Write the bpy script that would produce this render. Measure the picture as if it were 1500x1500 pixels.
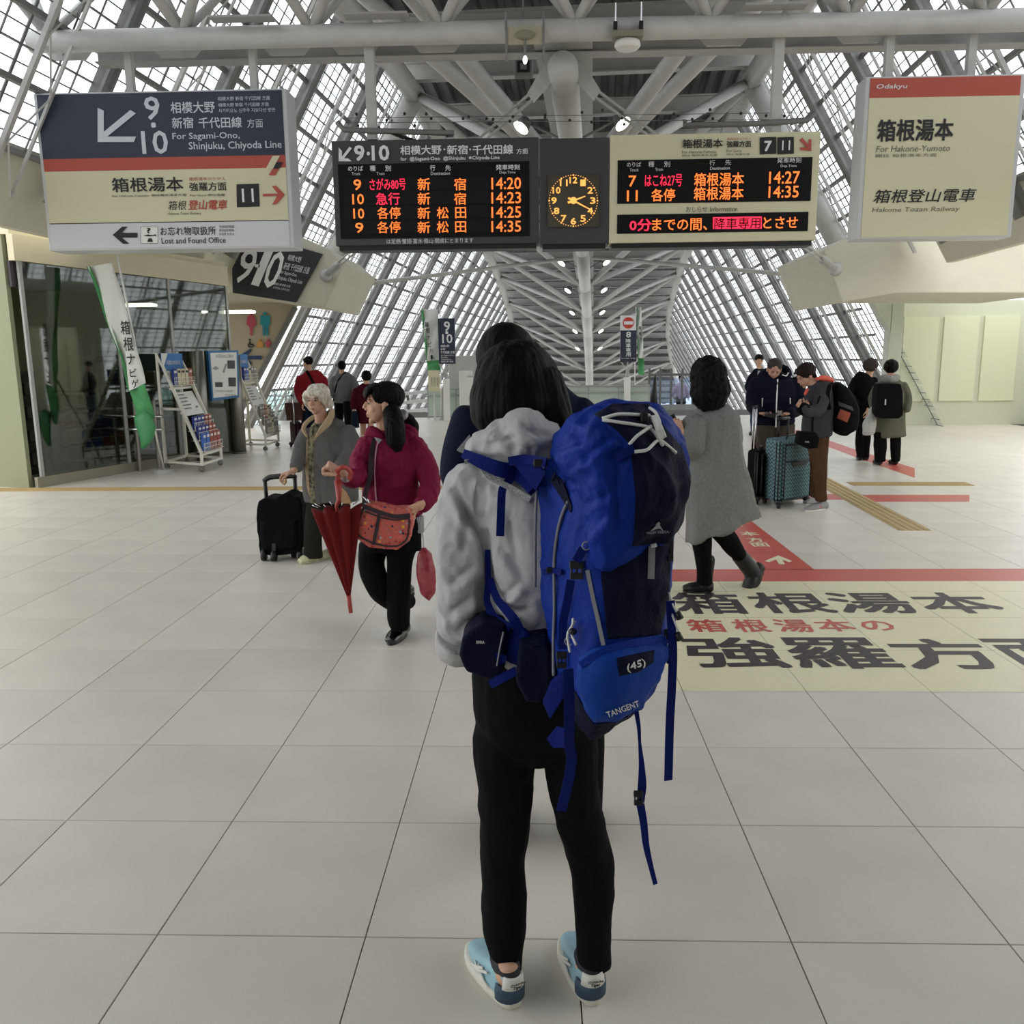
import bpy, math, random
import numpy as np
from mathutils import Vector, Matrix
random.seed(7); rng=np.random.default_rng(7)
for _o in list(bpy.data.objects): bpy.data.objects.remove(_o)
SC=bpy.context.scene; COL=SC.collection
# ---------------------------------------------------------------- camera
F=1235.73; PIT=math.radians(10.324); YAW=math.radians(-1.856); ROL=math.radians(-0.5764); EYE=1.6151
_f=Vector((math.sin(YAW)*math.cos(PIT),math.cos(YAW)*math.cos(PIT),-math.sin(PIT)))
_r0=Vector((math.cos(YAW),-math.sin(YAW),0)); _u0=_r0.cross(_f)
_r=_r0*math.cos(ROL)+_u0*math.sin(ROL); _u=-_r0*math.sin(ROL)+_u0*math.cos(ROL)
CAM=Vector((0,0,EYE))
cd=bpy.data.cameras.new('camera'); cam=bpy.data.objects.new('camera',cd); COL.objects.link(cam)
cd.sensor_width=36; cd.lens=F*36/1500; cd.clip_start=.05; cd.clip_end=500
cam.matrix_world=Matrix(((_r.x,_u.x,-_f.x,0),(_r.y,_u.y,-_f.y,0),(_r.z,_u.z,-_f.z,EYE),(0,0,0,1)))
SC.camera=cam
# ---------------------------------------------------------------- light and exposure
SC.view_settings.view_transform='Standard'; SC.view_settings.look='None'
SC.view_settings.gamma=1; SC.view_settings.use_curve_mapping=False; SC.view_settings.exposure=0.2
W=bpy.data.worlds.new('overcast_sky'); SC.world=W; W.use_nodes=True
_bg=W.node_tree.nodes['Background']; _bg.inputs[0].default_value=(.98,.985,1,1); _bg.inputs[1].default_value=2.15
SC.cycles.max_bounces=6; SC.cycles.transparent_max_bounces=24; SC.cycles.use_denoising=True
SC.cycles.caustics_reflective=False; SC.cycles.caustics_refractive=False
# ---------------------------------------------------------------- helpers: geometry from the place's measured points
def ray(u,v): return _r*((u-750)/F)+_u*((750-v)/F)+_f
def at(u,v,Y):
    d=ray(u,v); return CAM+d*(Y/d.y)
def flo(u,v,z=0.0):
    d=ray(u,v); return CAM+d*((z-EYE)/d.z)
def pxm(Y): return Y/F/math.cos(PIT)*1.0
def lin(c):
    if isinstance(c,str): c=[int(c[i:i+2],16)/255 for i in (0,2,4)]
    return tuple((x/12.92 if x<=.04045 else ((x+.055)/1.055)**2.4) for x in c)
def mat(name,c,rough=.6,metal=0,noise=0,scale=30,bump=0,bscale=None,emit=0,spec=.5,sheen=0,coat=0,c2=None,obj_var=0,stretch=None):
    m=bpy.data.materials.new(name); m.use_nodes=True; nt=m.node_tree; N=nt.nodes; L=nt.links
    b=N['Principled BSDF']; col=lin(c); b.inputs['Base Color'].default_value=(*col,1)
    b.inputs['Roughness'].default_value=rough; b.inputs['Metallic'].default_value=metal
    b.inputs['Specular IOR Level'].default_value=spec
    if sheen: b.inputs['Sheen Weight'].default_value=sheen
    if coat: b.inputs['Coat Weight'].default_value=coat
    if emit: b.inputs['Emission Color'].default_value=(*col,1); b.inputs['Emission Strength'].default_value=emit
    if noise or bump or c2 or obj_var:
        tc=N.new('ShaderNodeTexCoord'); mp=N.new('ShaderNodeMapping'); L.new(tc.outputs['Object'],mp.inputs[0])
        if stretch: mp.inputs['Scale'].default_value=stretch
        nz=N.new('ShaderNodeTexNoise'); nz.inputs['Scale'].default_value=scale; nz.inputs['Detail'].default_value=5
        L.new(mp.outputs[0],nz.inputs['Vector'])
        out=None
        if noise or c2:
            r=N.new('ShaderNodeValToRGB'); L.new(nz.outputs['Fac'],r.inputs[0])
            r.color_ramp.elements[0].position=.35; r.color_ramp.elements[1].position=.65
            a=col; k=lin(c2) if c2 else tuple(x*(1-noise) for x in col)
            h=col if c2 else tuple(min(1,x*(1+noise)) for x in col)
            r.color_ramp.elements[0].color=(*k,1); r.color_ramp.elements[1].color=(*h,1); out=r.outputs[0]
        if obj_var:
            oi=N.new('ShaderNodeObjectInfo'); hs=N.new('ShaderNodeHueSaturation'); mr=N.new('ShaderNodeMapRange')
            L.new(oi.outputs['Random'],mr.inputs[0]); mr.inputs[3].default_value=1-obj_var; mr.inputs[4].default_value=1+obj_var
            L.new(mr.outputs[0],hs.inputs['Value'])
            if out: L.new(out,hs.inputs['Color'])
            else: hs.inputs['Color'].default_value=(*col,1)
            out=hs.outputs[0]
        if out: L.new(out,b.inputs['Base Color'])
        if bump:
            n2=N.new('ShaderNodeTexNoise'); n2.inputs['Scale'].default_value=bscale or scale; n2.inputs['Detail'].default_value=4
            L.new(mp.outputs[0],n2.inputs['Vector'])
            bp=N.new('ShaderNodeBump'); bp.inputs['Strength'].default_value=bump; bp.inputs['Distance'].default_value=.01
            L.new(n2.outputs['Fac'],bp.inputs['Height']); L.new(bp.outputs[0],b.inputs['Normal'])
    return m
def glass(name,tint=(1,1,1),gloss=.08):
    m=bpy.data.materials.new(name); m.use_nodes=True; nt=m.node_tree; N=nt.nodes; L=nt.links
    N.remove(N['Principled BSDF']); o=N['Material Output']
    t=N.new('ShaderNodeBsdfTransparent'); t.inputs[0].default_value=(*tint,1)
    g=N.new('ShaderNodeBsdfGlossy'); g.inputs['Roughness'].default_value=.03
    mx=N.new('ShaderNodeMixShader'); mx.inputs[0].default_value=gloss; L.new(t.outputs[0],mx.inputs[1]); L.new(g.outputs[0],mx.inputs[2])
    L.new(mx.outputs[0],o.inputs[0]); return m
class MB:
    def __init__(s): s.v=[]; s.f=[]
    def add(s,v,f):
        n=len(s.v); s.v+= [tuple(p) for p in v]; s.f+=[tuple(i+n for i in q) for q in f]; return s
    def hexa(s,p): # 8 corners: bottom 4 ccw, top 4
        return s.add(p,[(0,3,2,1),(4,5,6,7),(0,1,5,4),(1,2,6,5),(2,3,7,6),(3,0,4,7)])
    def box(s,c,sz,ax=None):
        c=Vector(c); X,Y,Z=ax or (Vector((1,0,0)),Vector((0,1,0)),Vector((0,0,1)))
        X=X*sz[0]/2; Y=Y*sz[1]/2; Z=Z*sz[2]/2
        return s.hexa([c-X-Y-Z,c+X-Y-Z,c+X+Y-Z,c-X+Y-Z,c-X-Y+Z,c+X-Y+Z,c+X+Y+Z,c-X+Y+Z])
    def bar(s,a,b,w,h=None,up=(0,0,1)):
        a=Vector(a); b=Vector(b); Y=(b-a); l=Y.length
        if l<1e-6: return s
        Y/=l; up=Vector(up)
        X=Y.cross(up)
        if X.length<1e-3: X=Y.cross(Vector((1,0,0)))
        X.normalize(); Z=X.cross(Y); return s.box((a+b)/2,(w,l,h or w),(X,Y,Z))
    def tube(s,pts,r,n=10,caps=True,up=None,flat=1.0):
        pts=[Vector(p) for p in pts]; m=len(pts); rs=r if isinstance(r,(list,tuple)) else [r]*m
        base=len(s.v); U=None
        for i,p in enumerate(pts):
            t=(pts[min(i+1,m-1)]-pts[max(i-1,0)]).normalized()
            if U is None:
                U=Vector(up) if up else (Vector((0,0,1)) if abs(t.z)<.9 else Vector((1,0,0)))
            U=(U-t*U.dot(t)).normalized(); V=t.cross(U)
            ra=rs[i]; ra,rb=(ra if isinstance(ra,(tuple,list)) else (ra,ra*flat))
            for k in range(n):
                a=2*math.pi*k/n; s.v.append(tuple(p+V*(math.cos(a)*ra)+U*(math.sin(a)*rb)))
        for i in range(m-1):
            for k in range(n):
                a=base+i*n+k; b=base+i*n+(k+1)%n; s.f.append((a,b,b+n,a+n))
        if caps:
            s.f.append(tuple(base+k for k in range(n))[::-1]); s.f.append(tuple(base+(m-1)*n+k for k in range(n)))
        return s
    def rings(s,rs,n=16,cap=True):
        """rs: list of lists of points (each n long)"""
        base=len(s.v)
        for r in rs: s.v+=[tuple(p) for p in r]
        for i in range(len(rs)-1):
            for k in range(n):
                a=base+i*n+k; b=base+i*n+(k+1)%n; s.f.append((a,b,b+n,a+n))
        if cap:
            s.f.append(tuple(base+k for k in range(n))[::-1]); s.f.append(tuple(base+(len(rs)-1)*n+k for k in range(n)))
        return s
    def ball(s,c,r,nu=14,nv=9,ax=None):
        c=Vector(c); r=r if isinstance(r,(tuple,list)) else (r,r,r)
        X,Y,Z=ax or (Vector((1,0,0)),Vector((0,1,0)),Vector((0,0,1)))
        rs=[]
        for j in range(nv):
            t=-math.pi/2+math.pi*(j+.5)/nv
            rs.append([c+X*(r[0]*math.cos(t)*math.cos(2*math.pi*k/nu))+Y*(r[1]*math.cos(t)*math.sin(2*math.pi*k/nu))+Z*(r[2]*math.sin(t)) for k in range(nu)])
        return s.rings(rs,nu)
    def prism(s,poly,d):
        """poly: 3d points, extruded by vector d"""
        n=len(poly); d=Vector(d); P=[Vector(p) for p in poly]
        s.add([*P,*[p+d for p in P]],[tuple(range(n)),tuple(range(2*n-1,n-1,-1))]+[(i,i+n,(i+1)%n+n,(i+1)%n) for i in range(n)]); return s
    def mesh(s,name,m,smooth=False):
        me=bpy.data.meshes.new(name); me.from_pydata(s.v,[],s.f)
        if m: me.materials.append(m)
        if smooth: me.polygons.foreach_set('use_smooth',[True]*len(me.polygons))
        me.update(); return me
    def obj(s,name,m,parent=None,smooth=False,bevel=0,sub=0):
        return link(name,s.mesh(name,m,smooth),parent,bevel,sub)
def link(name,me,parent=None,bevel=0,sub=0):
    o=bpy.data.objects.new(name,me); COL.objects.link(o)
    if parent:
        o.parent=parent; o.matrix_parent_inverse=parent.matrix_world.inverted() if parent.type=='EMPTY' else Matrix()
    if bevel:
        b=o.modifiers.new('b','BEVEL'); b.width=bevel; b.segments=2; b.limit_method='ANGLE'
    if sub:
        b=o.modifiers.new('s','SUBSURF'); b.levels=sub; b.render_levels=sub
    return o
def thing(name,label=None,cat=None,loc=(0,0,0),group=None,kind=None):
    o=bpy.data.objects.new(name,None); COL.objects.link(o); o.location=loc; o.matrix_world=Matrix.Translation(Vector(loc)); o.empty_display_size=.2
    return tag(o,label,cat,group,kind)
def tag(o,label=None,cat=None,group=None,kind=None):
    if label: o['label']=label
    if cat: o['category']=cat
    if group: o['group']=group
    if kind: o['kind']=kind
    return o
_tc={}; _asp={}
def text_mesh(body,shear=0,res=2,space=1):
    k=(body,shear,space)
    if k in _tc: return _tc[k]
    c=bpy.data.curves.new('t','FONT'); c.body=body; c.size=1; c.resolution_u=res; c.shear=shear; c.space_character=space
    o=bpy.data.objects.new('t',c); COL.objects.link(o); bpy.context.view_layer.update()
    m=bpy.data.meshes.new_from_object(o.evaluated_get(bpy.context.evaluated_depsgraph_get()))
    n=len(m.vertices); a=np.zeros(n*3); m.vertices.foreach_get('co',a); a=a.reshape(-1,3)
    fs=[tuple(p.vertices) for p in m.polygons]; bpy.data.objects.remove(o); bpy.data.curves.remove(c); bpy.data.meshes.remove(m)
    if n: lo=a.min(0); hi=a.max(0); a=(a-lo)/np.maximum(hi-lo,1e-6)
    _tc[k]=(a[:,:2],fs); return _tc[k]
def text(mb,body,fr,x0,y0,x1,y1,bold=0,shear=0,keep=False,space=1):
    """letters filling the rectangle x0..x1 (right) y0..y1 (up) of frame fr=(origin,X,Y,N)"""
    v,f=text_mesh(body,shear,space=space); O,X,Y,N=fr; N=N or X.cross(Y)
    if body not in _asp: _asp[body]=max(1,len(body.strip()))
    b=bold*abs(y1-y0)
    for k,(dx,dy) in enumerate(((0,0),(1,1),(-1,1),(1,-1),(-1,-1)) if bold else ((0,0),)):
        mb.add([O+X*(x0+dx*b+(x1-x0)*p[0])+Y*(y0+dy*b+(y1-y0)*p[1])+N*(.00015*k) for p in v],f)
def pane_frame(Y,off=0):
    return (Vector((0,Y-off,0)),Vector((1,0,0)),Vector((0,0,1)),Vector((0,-1,0)))
def ptext(mb,body,u0,v0,u1,v1,Y,bold=0,shear=0,space=1):
    """lettering on a panel standing at depth Y; u,v as measured"""
    vm=(v0+v1)/2; um=(u0+u1)/2
    a=at(u0,vm,Y); b=at(u1,vm,Y); t=at(um,v0,Y); w=at(um,v1,Y)
    text(mb,body,(Vector((0,Y,0)),Vector((1,0,0)),Vector((0,0,1)),None),a.x,w.z,b.x,t.z,bold,shear,space=space)
def prect(mb,u0,v0,u1,v1,Y,th=.004):
    vm=(v0+v1)/2; um=(u0+u1)/2
    a=at(u0,vm,Y).x; b=at(u1,vm,Y).x; t=at(um,v0,Y).z; w=at(um,v1,Y).z
    mb.box(((a+b)/2,Y-th/2,(t+w)/2),(b-a,th,t-w)); return (a,b,w,t)
def ppoly(mb,pts,Y,th=.003): mb.prism([at(u,v,Y-th) for u,v in pts],(0,th,0))
# ---------------------------------------------------------------- materials
M={}
M['steel']=mat('painted_steel','bebdb9',.45,noise=.05,scale=6)
M['steel_dark']=mat('grey_steel','757573',.5,noise=.06,scale=8)
M['steel_mid']=mat('mid_grey_steel','a9a9a6',.5,noise=.05,scale=8)
M['deck']=mat('roof_deck','4e4e4d',.7,noise=.08,scale=4)
M['bar']=mat('glazing_bar_metal','6a6a69',.5)
M['pane']=glass('roof_glass',(.93,.95,.97),.05)
M['clear']=glass('clear_glass',(.8,.86,.82),.1)
def speckle(m,scale,amt):
    nt=m.node_tree; N=nt.nodes; L=nt.links; b=N['Principled BSDF']; src=b.inputs['Base Color'].links[0].from_socket
    tc=N.new('ShaderNodeTexCoord'); nz=N.new('ShaderNodeTexNoise'); nz.inputs['Scale'].default_value=scale; nz.inputs['Detail'].default_value=2; L.new(tc.outputs['Object'],nz.inputs['Vector'])
    mr=N.new('ShaderNodeMapRange'); mr.inputs[1].default_value=.3; mr.inputs[2].default_value=.7; mr.inputs[3].default_value=1-amt; mr.inputs[4].default_value=1+amt; L.new(nz.outputs['Fac'],mr.inputs[0])
    mx=N.new('ShaderNodeMix'); mx.data_type='RGBA'; mx.blend_type='MULTIPLY'; mx.inputs[0].default_value=1; L.new(src,mx.inputs[6]); L.new(mr.outputs[0],mx.inputs[7]); L.new(mx.outputs[2],b.inputs['Base Color'])
M['tile']=mat('floor_tile','d6d0c4',.34,noise=.045,scale=2.2,bump=.05,bscale=160,obj_var=.03,spec=.4)
speckle(M['tile'],420,.10)
M['grout']=mat('grout','57544e',.9)
M['conc']=mat('pale_concrete','ccc9b6',.8,noise=.03,scale=3)
M['black']=mat('black_plastic','111214',.45)
M['white']=mat('white_paint','e9e8e2',.5)
M['whitep']=mat('white_print','e6e6e6',.6)
M['blackp']=mat('black_print','1c1a1c',.6)
M['red']=mat('red_print','b3503f',.6)
M['cream']=mat('cream_panel','d3cfae',.5)
M['navy']=mat('navy_panel','262d40',.5)
M['boardg']=mat('board_grey','3b3c3e',.5)
M['chrome']=mat('chrome','c8c8c8',.2,metal=1)
M['ledo']=mat('orange_led','ff7a33',.5,emit=1.0)
M['ledr']=mat('red_led','ff2a4c',.5,emit=1.0)
M['lamp']=mat('lamp_glow','fff8ea',.5,emit=6)
# ================================================================ floor
TS=.6; TX0=.16972*TS; TY0=3.55094*TS
floor=tag(MB().box((0,40,-.03),(60,100,.04)).obj('floor',M['grout']),kind='structure')
# the concourse slab ends behind the parapet; lower ground outside
bpy.data.objects.remove(floor)
floor=tag(MB().box((1.0,6.6,-.11),(22,39.6,.2)).obj('floor',M['grout']),kind='structure')
g=.0018
def tile_mb(w,h):
    mb=MB(); b=.0015
    x=w/2-g; y=h/2-g
    mb.add([(-x,-y,-.008),(x,-y,-.008),(x,y,-.008),(-x,y,-.008),(-x,-y,-b),(x,-y,-b),(x,y,-b),(-x,y,-b),(-x+b,-y+b,0),(x-b,-y+b,0),(x-b,y-b,0),(-x+b,y-b,0)],
      [(0,1,5,4),(1,2,6,5),(2,3,7,6),(3,0,4,7),(4,5,9,8),(5,6,10,9),(6,7,11,10),(7,4,8,11),(8,9,10,11)])
    return mb
tm=tile_mb(TS,TS).mesh('tile',M['tile'])
cells=[]
for j in range(-4,36):
    for i in range(-14,18):
        c=Vector(((i+.5)*TS+TX0,(j+.5)*TS+TY0,0))
        d=c-CAM; z=d.dot(_f)
        if z<.3: continue
        u=750+F*d.dot(_r)/z; v=750-F*d.dot(_u)/z
        if c.x>11.5 or c.x<-9.5: continue
        vis=-250<u<1750 and v<1900
        cells.append(((0 if vis else 1000)+c.length,c))
cells.sort(key=lambda t:t[0])
for k,(d,c) in enumerate(cells[:290]):
    o=link('tile',tm,floor); o.location=c
far=MB(); tv=tile_mb(TS,TS)
for d,c in cells[290:]: far.add([Vector(p)+c for p in tv.v],tv.f)
tag(far.obj('tile_field',M['tile'],floor),kind='stuff')
ground=tag(MB().box((0,60,-9),(400,400,.2)).obj('ground',mat('city_ground','b9b7b2',.9,noise=.1,scale=.2)),kind='structure')
# ---- floor prints: thin sheets lying on the tiles, cut where the joints run
def sheet(mb,poly,z=.0012,cut=True):
    """poly in floor XY; clipped to the tile lattice so that the joints stay open"""
    def clip(P,nx,ny,c):
        out=[]
        for k in range(len(P)):
            a=P[k]; b=P[(k+1)%len(P)]; da=a[0]*nx+a[1]*ny-c; db=b[0]*nx+b[1]*ny-c
            if da>=0: out.append(a)
            if da*db<0:
                t=da/(da-db); out.append((a[0]+(b[0]-a[0])*t,a[1]+(b[1]-a[1])*t))
        return out
    xs=[p[0] for p in poly]; ys=[p[1] for p in poly]
    for i in range(int((min(xs)-TX0)//TS),int((max(xs)-TX0)//TS)+1):
        P1=clip(clip(poly,1,0,TX0+i*TS+.0016),-1,0,-(TX0+(i+1)*TS-.0016))
        if len(P1)<3: continue
        for j in range(int((min(ys)-TY0)//TS),int((max(ys)-TY0)//TS)+1):
            P=clip(clip(P1,0,1,TY0+j*TS+.0016),0,-1,-(TY0+(j+1)*TS-.0016))
            if len(P)<3: continue
            n=len(P)
            mb.add([(x,y,z) for x,y in P]+[(x,y,0) for x,y in P],[tuple(range(n))]+[(k,(k+1)%n,(k+1)%n+n,k+n) for k in range(n)])
def fp(*uv): return [tuple(flo(u,v)[:2]) for u,v in uv]
M['mat_y']=mat('yellow_floor_print','e3ddb8',.4,noise=.02,scale=5)
M['mat_r']=mat('red_floor_print','c0574a',.4,noise=.03,scale=5)
M['tact']=mat('tactile_tan','b39a68',.6,noise=.05,scale=6)
ya=flo(1010,1012); yb=flo(1000,852); yc=flo(1312,852)
x0=flo(1000,1000).x-.05; y0=ya.y; y1=yb.y; x1=x0+5.2
r=.07
pts=[(x0+r,y0),(x1,y0),(x1,y1),(x0,y1),(x0,y0+r),(x0+r*.3,y0+r*.3)]
fl=thing('floor_sign','pale yellow floor sign with large dark and red Japanese characters','floor sign',(x0+1,y0+1,0))
mb=MB(); sheet(mb,pts); mb.obj('yellow_sheet',M['mat_y'],fl)
mb=MB(); y2=flo(1100,834).y
sheet(mb,[(x0,y1+.002),(x1,y1+.002),(x1,y2),(x0,y2)])
# diagonal red lane running away to the upper left, then to the right again
L=fp((1121,834.5),(1193,834.5),(1052,726),(1005,726))
sheet(mb,L); mb.obj('red_border',M['mat_r'],fl)
def ftext(mb,body,X0,Y0,X1,Y1,z=.0022,bold=.018):
    text(mb,body,(Vector((0,0,z)),Vector((1,0,0)),Vector((0,1,0)),None),X0,Y0,X1,Y1,bold)
dk=mat('dark_brown_print','3a3033',.5); 
mb=MB()
def frow(mb,chars,boxes,z=.0022,bold=.018):
    for ch,(u0,v0,u1,v1) in zip(chars,boxes):
        vm=(v0+v1)/2; a=flo(u0,vm); b=flo(u1,vm); t=flo((u0+u1)/2,v0); w=flo((u0+u1)/2,v1)
        ftext(mb,ch,a.x,w.y,b.x,t.y,z,bold)
frow(mb,'箱根湯本',[(990,869,1086,899),(1103,869,1212,898),(1220,869,1330,898),(1345,869,1455,898)],bold=.022)
frow(mb,'強羅方面',[(1008,935,1142,978),(1158,935,1300,979),(1316,937,1452,980),(1470,937,1600,980)],bold=.022)
tag(mb.obj('lettering',dk,fl),kind='stuff')
mb=MB(); frow(mb,'箱根湯本の',[(1008,908,1060,926),(1075,908,1124,926),(1137,908,1187,926),(1196,908,1248,925),(1262,910,1308,924)],bold=.018)
o=mb.obj('lettering',M['mat_r'],fl); o['label']='red lettering'; o['kind']='stuff'
mb=MB()
frow(mb,'本方面',[(1085,779,1110,785),(1095,788,1117,794),(1100,795,1126,801)],bold=.022)
ar=fp((1120,822),(1140,814),(1160,822),(1156,824),(1146,820),(1150,827),(1141,827),(1137,820),(1126,824))
mb.add([(x,y,.0024) for x,y in ar],[tuple(range(len(ar)))]); tag(mb.obj('lane_lettering',M['mat_y'],fl),kind='stuff')
# far red lanes
mb=MB(); sheet(mb,fp((1052,732),(1052,724),(1222,724),(1236,732))); tag(mb.obj('floor_lane',M['mat_r']),'short red floor lane behind the teal suitcase, left of the diagonal tactile strip','floor lane')
mb=MB(); sheet(mb,fp((1268,735),(1256,725),(1420,725),(1420,735))); tag(mb.obj('floor_lane',M['mat_r']),'red floor lane right of the diagonal tactile strip','floor lane')
mb=MB(); sheet(mb,fp((1150,630),(1170,630),(1254,659),(1340,686),(1340,700),(1254,670))); tag(mb.obj('floor_lane',M['mat_r']),'far red floor lane under the two travellers at the right','floor lane')
# tactile paving, raised bars
def tactile(name,pts,label,bars=True,w=.3):
    t=thing(name,label,'tactile paving',(*pts[0],0)); base=MB(); br=MB()
    for a,b in zip(pts[:-1],pts[1:]):
        a=Vector((*a,0)); b=Vector((*b,0)); d=(b-a).normalized(); n=Vector((-d.y,d.x,0))
        base.bar(a+Vector((0,0,.002)),b+Vector((0,0,.002)),w,.004)
        for k in range(4):
            o=n*(w*(k-1.5)/4.2); br.bar(a+o+Vector((0,0,.006)),b+o+Vector((0,0,.006)),.03,.005)
    base.obj('base_strip',M['tact'],t); tag(br.obj('raised_bars',M['tact'],t),kind='stuff')
ty=flo(300,716).y
tactile('tactile_path',[(-7.3,ty),(flo(700,716).x,ty)],'long tan tactile strip across the floor behind the black trolley')
tactile('tactile_path',[tuple(flo(1196,700)[:2]),tuple(flo(1340,777)[:2])],'tan tactile strip running diagonally towards the yellow floor sign')
tactile('tactile_path',[tuple(flo(1245,709)[:2]),tuple(flo(1420,709)[:2])],'tan tactile strip beside the far red floor lane')
# ================================================================ vault
PHI=math.radians(math.degrees(math.atan2(ray(870,523).x,ray(870,523).y)))
AX=Vector((math.sin(PHI),math.cos(PHI),0)); PX=Vector((math.cos(PHI),-math.sin(PHI),0)); S0=-.35
def V(s,D,h): return AX*D+PX*(s+S0)+Vector((0,0,EYE+h))
XE=7.1; SL=.58
ND=[-14,-5.5,3,11.5,20,28.5,37,45,53.5,62,70,78,88,100]; NH=[5.2,5.3,5.45,5.65,5.86,5.5,4.75,4.22,3.48,2.6,1.35,-.4,-3.2,-6.5]
def CH(D): return float(np.interp(D,ND,NH))
def CW(D): return XE-SL*CH(D)
ceil=thing('ceiling',kind='structure')
# edge chords
for sg in (-1,1):
    for a,b in zip(ND[:-1],ND[1:]):
        if b<3: continue
        MB().tube([V(sg*CW(a),a,CH(a)),V(sg*CW(b),b,CH(b))],.22,14).obj('chord_tube',M['steel'],ceil,True)
# deck and cross beams
D=6.0; k=0
while D<97:
    D2=D+2.8; mb=MB(); h=CH(D)+.75; h2=CH(D2)+.75; w=CW(D)+.3; w2=CW(D2)+.3
    n=24
    prof=[]
    for i in range(n+1):
        t=i/n
        for dt,dz in ((0,0),(.35,0),(.5,.1),(.85,.1)):
            if i==n and dt>0: break
            tt=min(1,t+dt/n); prof.append((tt*2-1,dz))
    vs=[V(s*w,D,h+z) for s,z in prof]+[V(s*w2,D2,h2+z) for s,z in prof]; m_=len(prof)
    mb.add(vs,[(i,i+1,i+1+m_,i+m_) for i in range(m_-1)]).obj('deck_panel',M['deck'],ceil)
    I=MB(); wc=w
    for z,ww,hh in ((.62,.24,.03),(.45,.03,.32),(.27,.24,.03)):
        I.bar(V(-wc,D,CH(D)+z),V(wc,D,CH(D)+z),ww,hh)
    I.obj('cross_beam',M['steel_mid'],ceil)
    D=D2; k+=1
# roof over and behind the viewer
mb=MB(); mb.prism([V(-CW(-14)-.3,-14,6.0),V(CW(-14)+.3,-14,6.0),V(CW(6)+.3,6,CH(6)+.75),V(-CW(6)-.3,6,CH(6)+.75)],(0,0,.1)); mb.obj('deck_slab',M['deck'],ceil)
tag(MB().prism([V(-8.2,-14,-1.6),V(8.2,-14,-1.6),V(5,-14,4.6),V(-5,-14,4.6)],AX*-.2).obj('wall_unseen_back',M['conc']),kind='structure')  # unseen end of the hall, added to cut the frontal fill light
for sg,n_ in ((-1,'wall_unseen_left'),(1,'wall_unseen_right')):  # unseen opaque sides, added to lessen fill from behind; left one kept shorter
    tag(MB().prism([V(sg*8.2,-14,-1.6),V(sg*8.2,-7.5 if sg<0 else 0,-1.6),V(sg*4.0,-7.5 if sg<0 else 0,5.6),V(sg*4.0,-14,5.6)],PX*(.15*sg)).obj(n_,M['conc']),kind='structure')
# spine tube
SD=[9.6,16,24.5,33,41,49,58,66,74,80]; SH=[3.02,3.05,2.95,2.62,2.06,1.3,.22,-1.1,-2.9,-5]
for i in range(len(SD)-1):
    r0=.14+.0022*SD[i]; r1=.14+.0022*SD[i+1]
    MB().tube([V(0,SD[i],SH[i]),V(0,SD[i+1],SH[i+1])],[r0,r1],18).obj('spine_tube',M['steel'],ceil,True)
mb=MB()
for i in range(len(SD)-1):
    mb.bar(V(0,SD[i],SH[i]+.26),V(0,SD[i+1],SH[i+1]+.26),.62,.03)
    mb.bar(V(0,SD[i],SH[i]+.4),V(0,SD[i+1],SH[i+1]+.4),.03,.3)
mb.obj('spine_flange',M['steel_mid'],ceil)
# struts from spine nodes to the edge chord nodes
for i,(d,h) in enumerate(zip(SD,SH)):
    if i==0: continue
    for sg in (-1,1):
        for nd in ND:
            if -5<=nd-d<=5.2 and nd>=11:
                MB().tube([V(sg*.12,d,h+.1),V(sg*CW(nd),nd,CH(nd))],.105 if nd>12 else .12,12).obj('strut',M['steel'],ceil,True)
for sg in (-1,1):
    MB().tube([V(sg*.12,16,3.1),V(sg*CW(8.5)*.9,8.5,CH(8.5)+.2)],.125,14).obj('strut',M['steel'],ceil,True)
    MB().tube([V(sg*CW(20),20,CH(20)),V(sg*.3,28.5,CH(28.5)+.3)],.12,12).obj('strut',M['steel'],ceil,True)
# downlights along the spine
for k,(dd) in enumerate((13.2,29,36,43,50,57.5)):
    h=float(np.interp(dd,SD,SH))
    for sg in (-1,1):
        n_='bright oval downlight %s the spine tube, '%('left of' if sg<0 else 'right of')+['nearest, just above the departure board','first below the departure board','second below the departure board','third below the departure board','fourth below the departure board','last and farthest of its row'][k]
        t=thing('downlight',n_,'light',V(sg*.62,dd,h+.2),group='downlights beside the spine tube')
        c=V(sg*.75,dd,h+.3); d_=(PX*sg*.55+Vector((0,0,-.8))+AX*-.35).normalized()
        q=.55+.006*dd
        MB().tube([c-d_*.25*q,c-d_*.02*q],[.13*q,.2*q],16).obj('housing',M['steel_dark'],t,True)
        MB().tube([c-d_*.02*q,c],[.19*q,.19*q],16).obj('lens',M['lamp'],t)
        MB().tube([c-d_*.2*q,V(sg*.1,dd,h+.1)],.02,6).obj('arm',M['steel_dark'],t)
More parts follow.
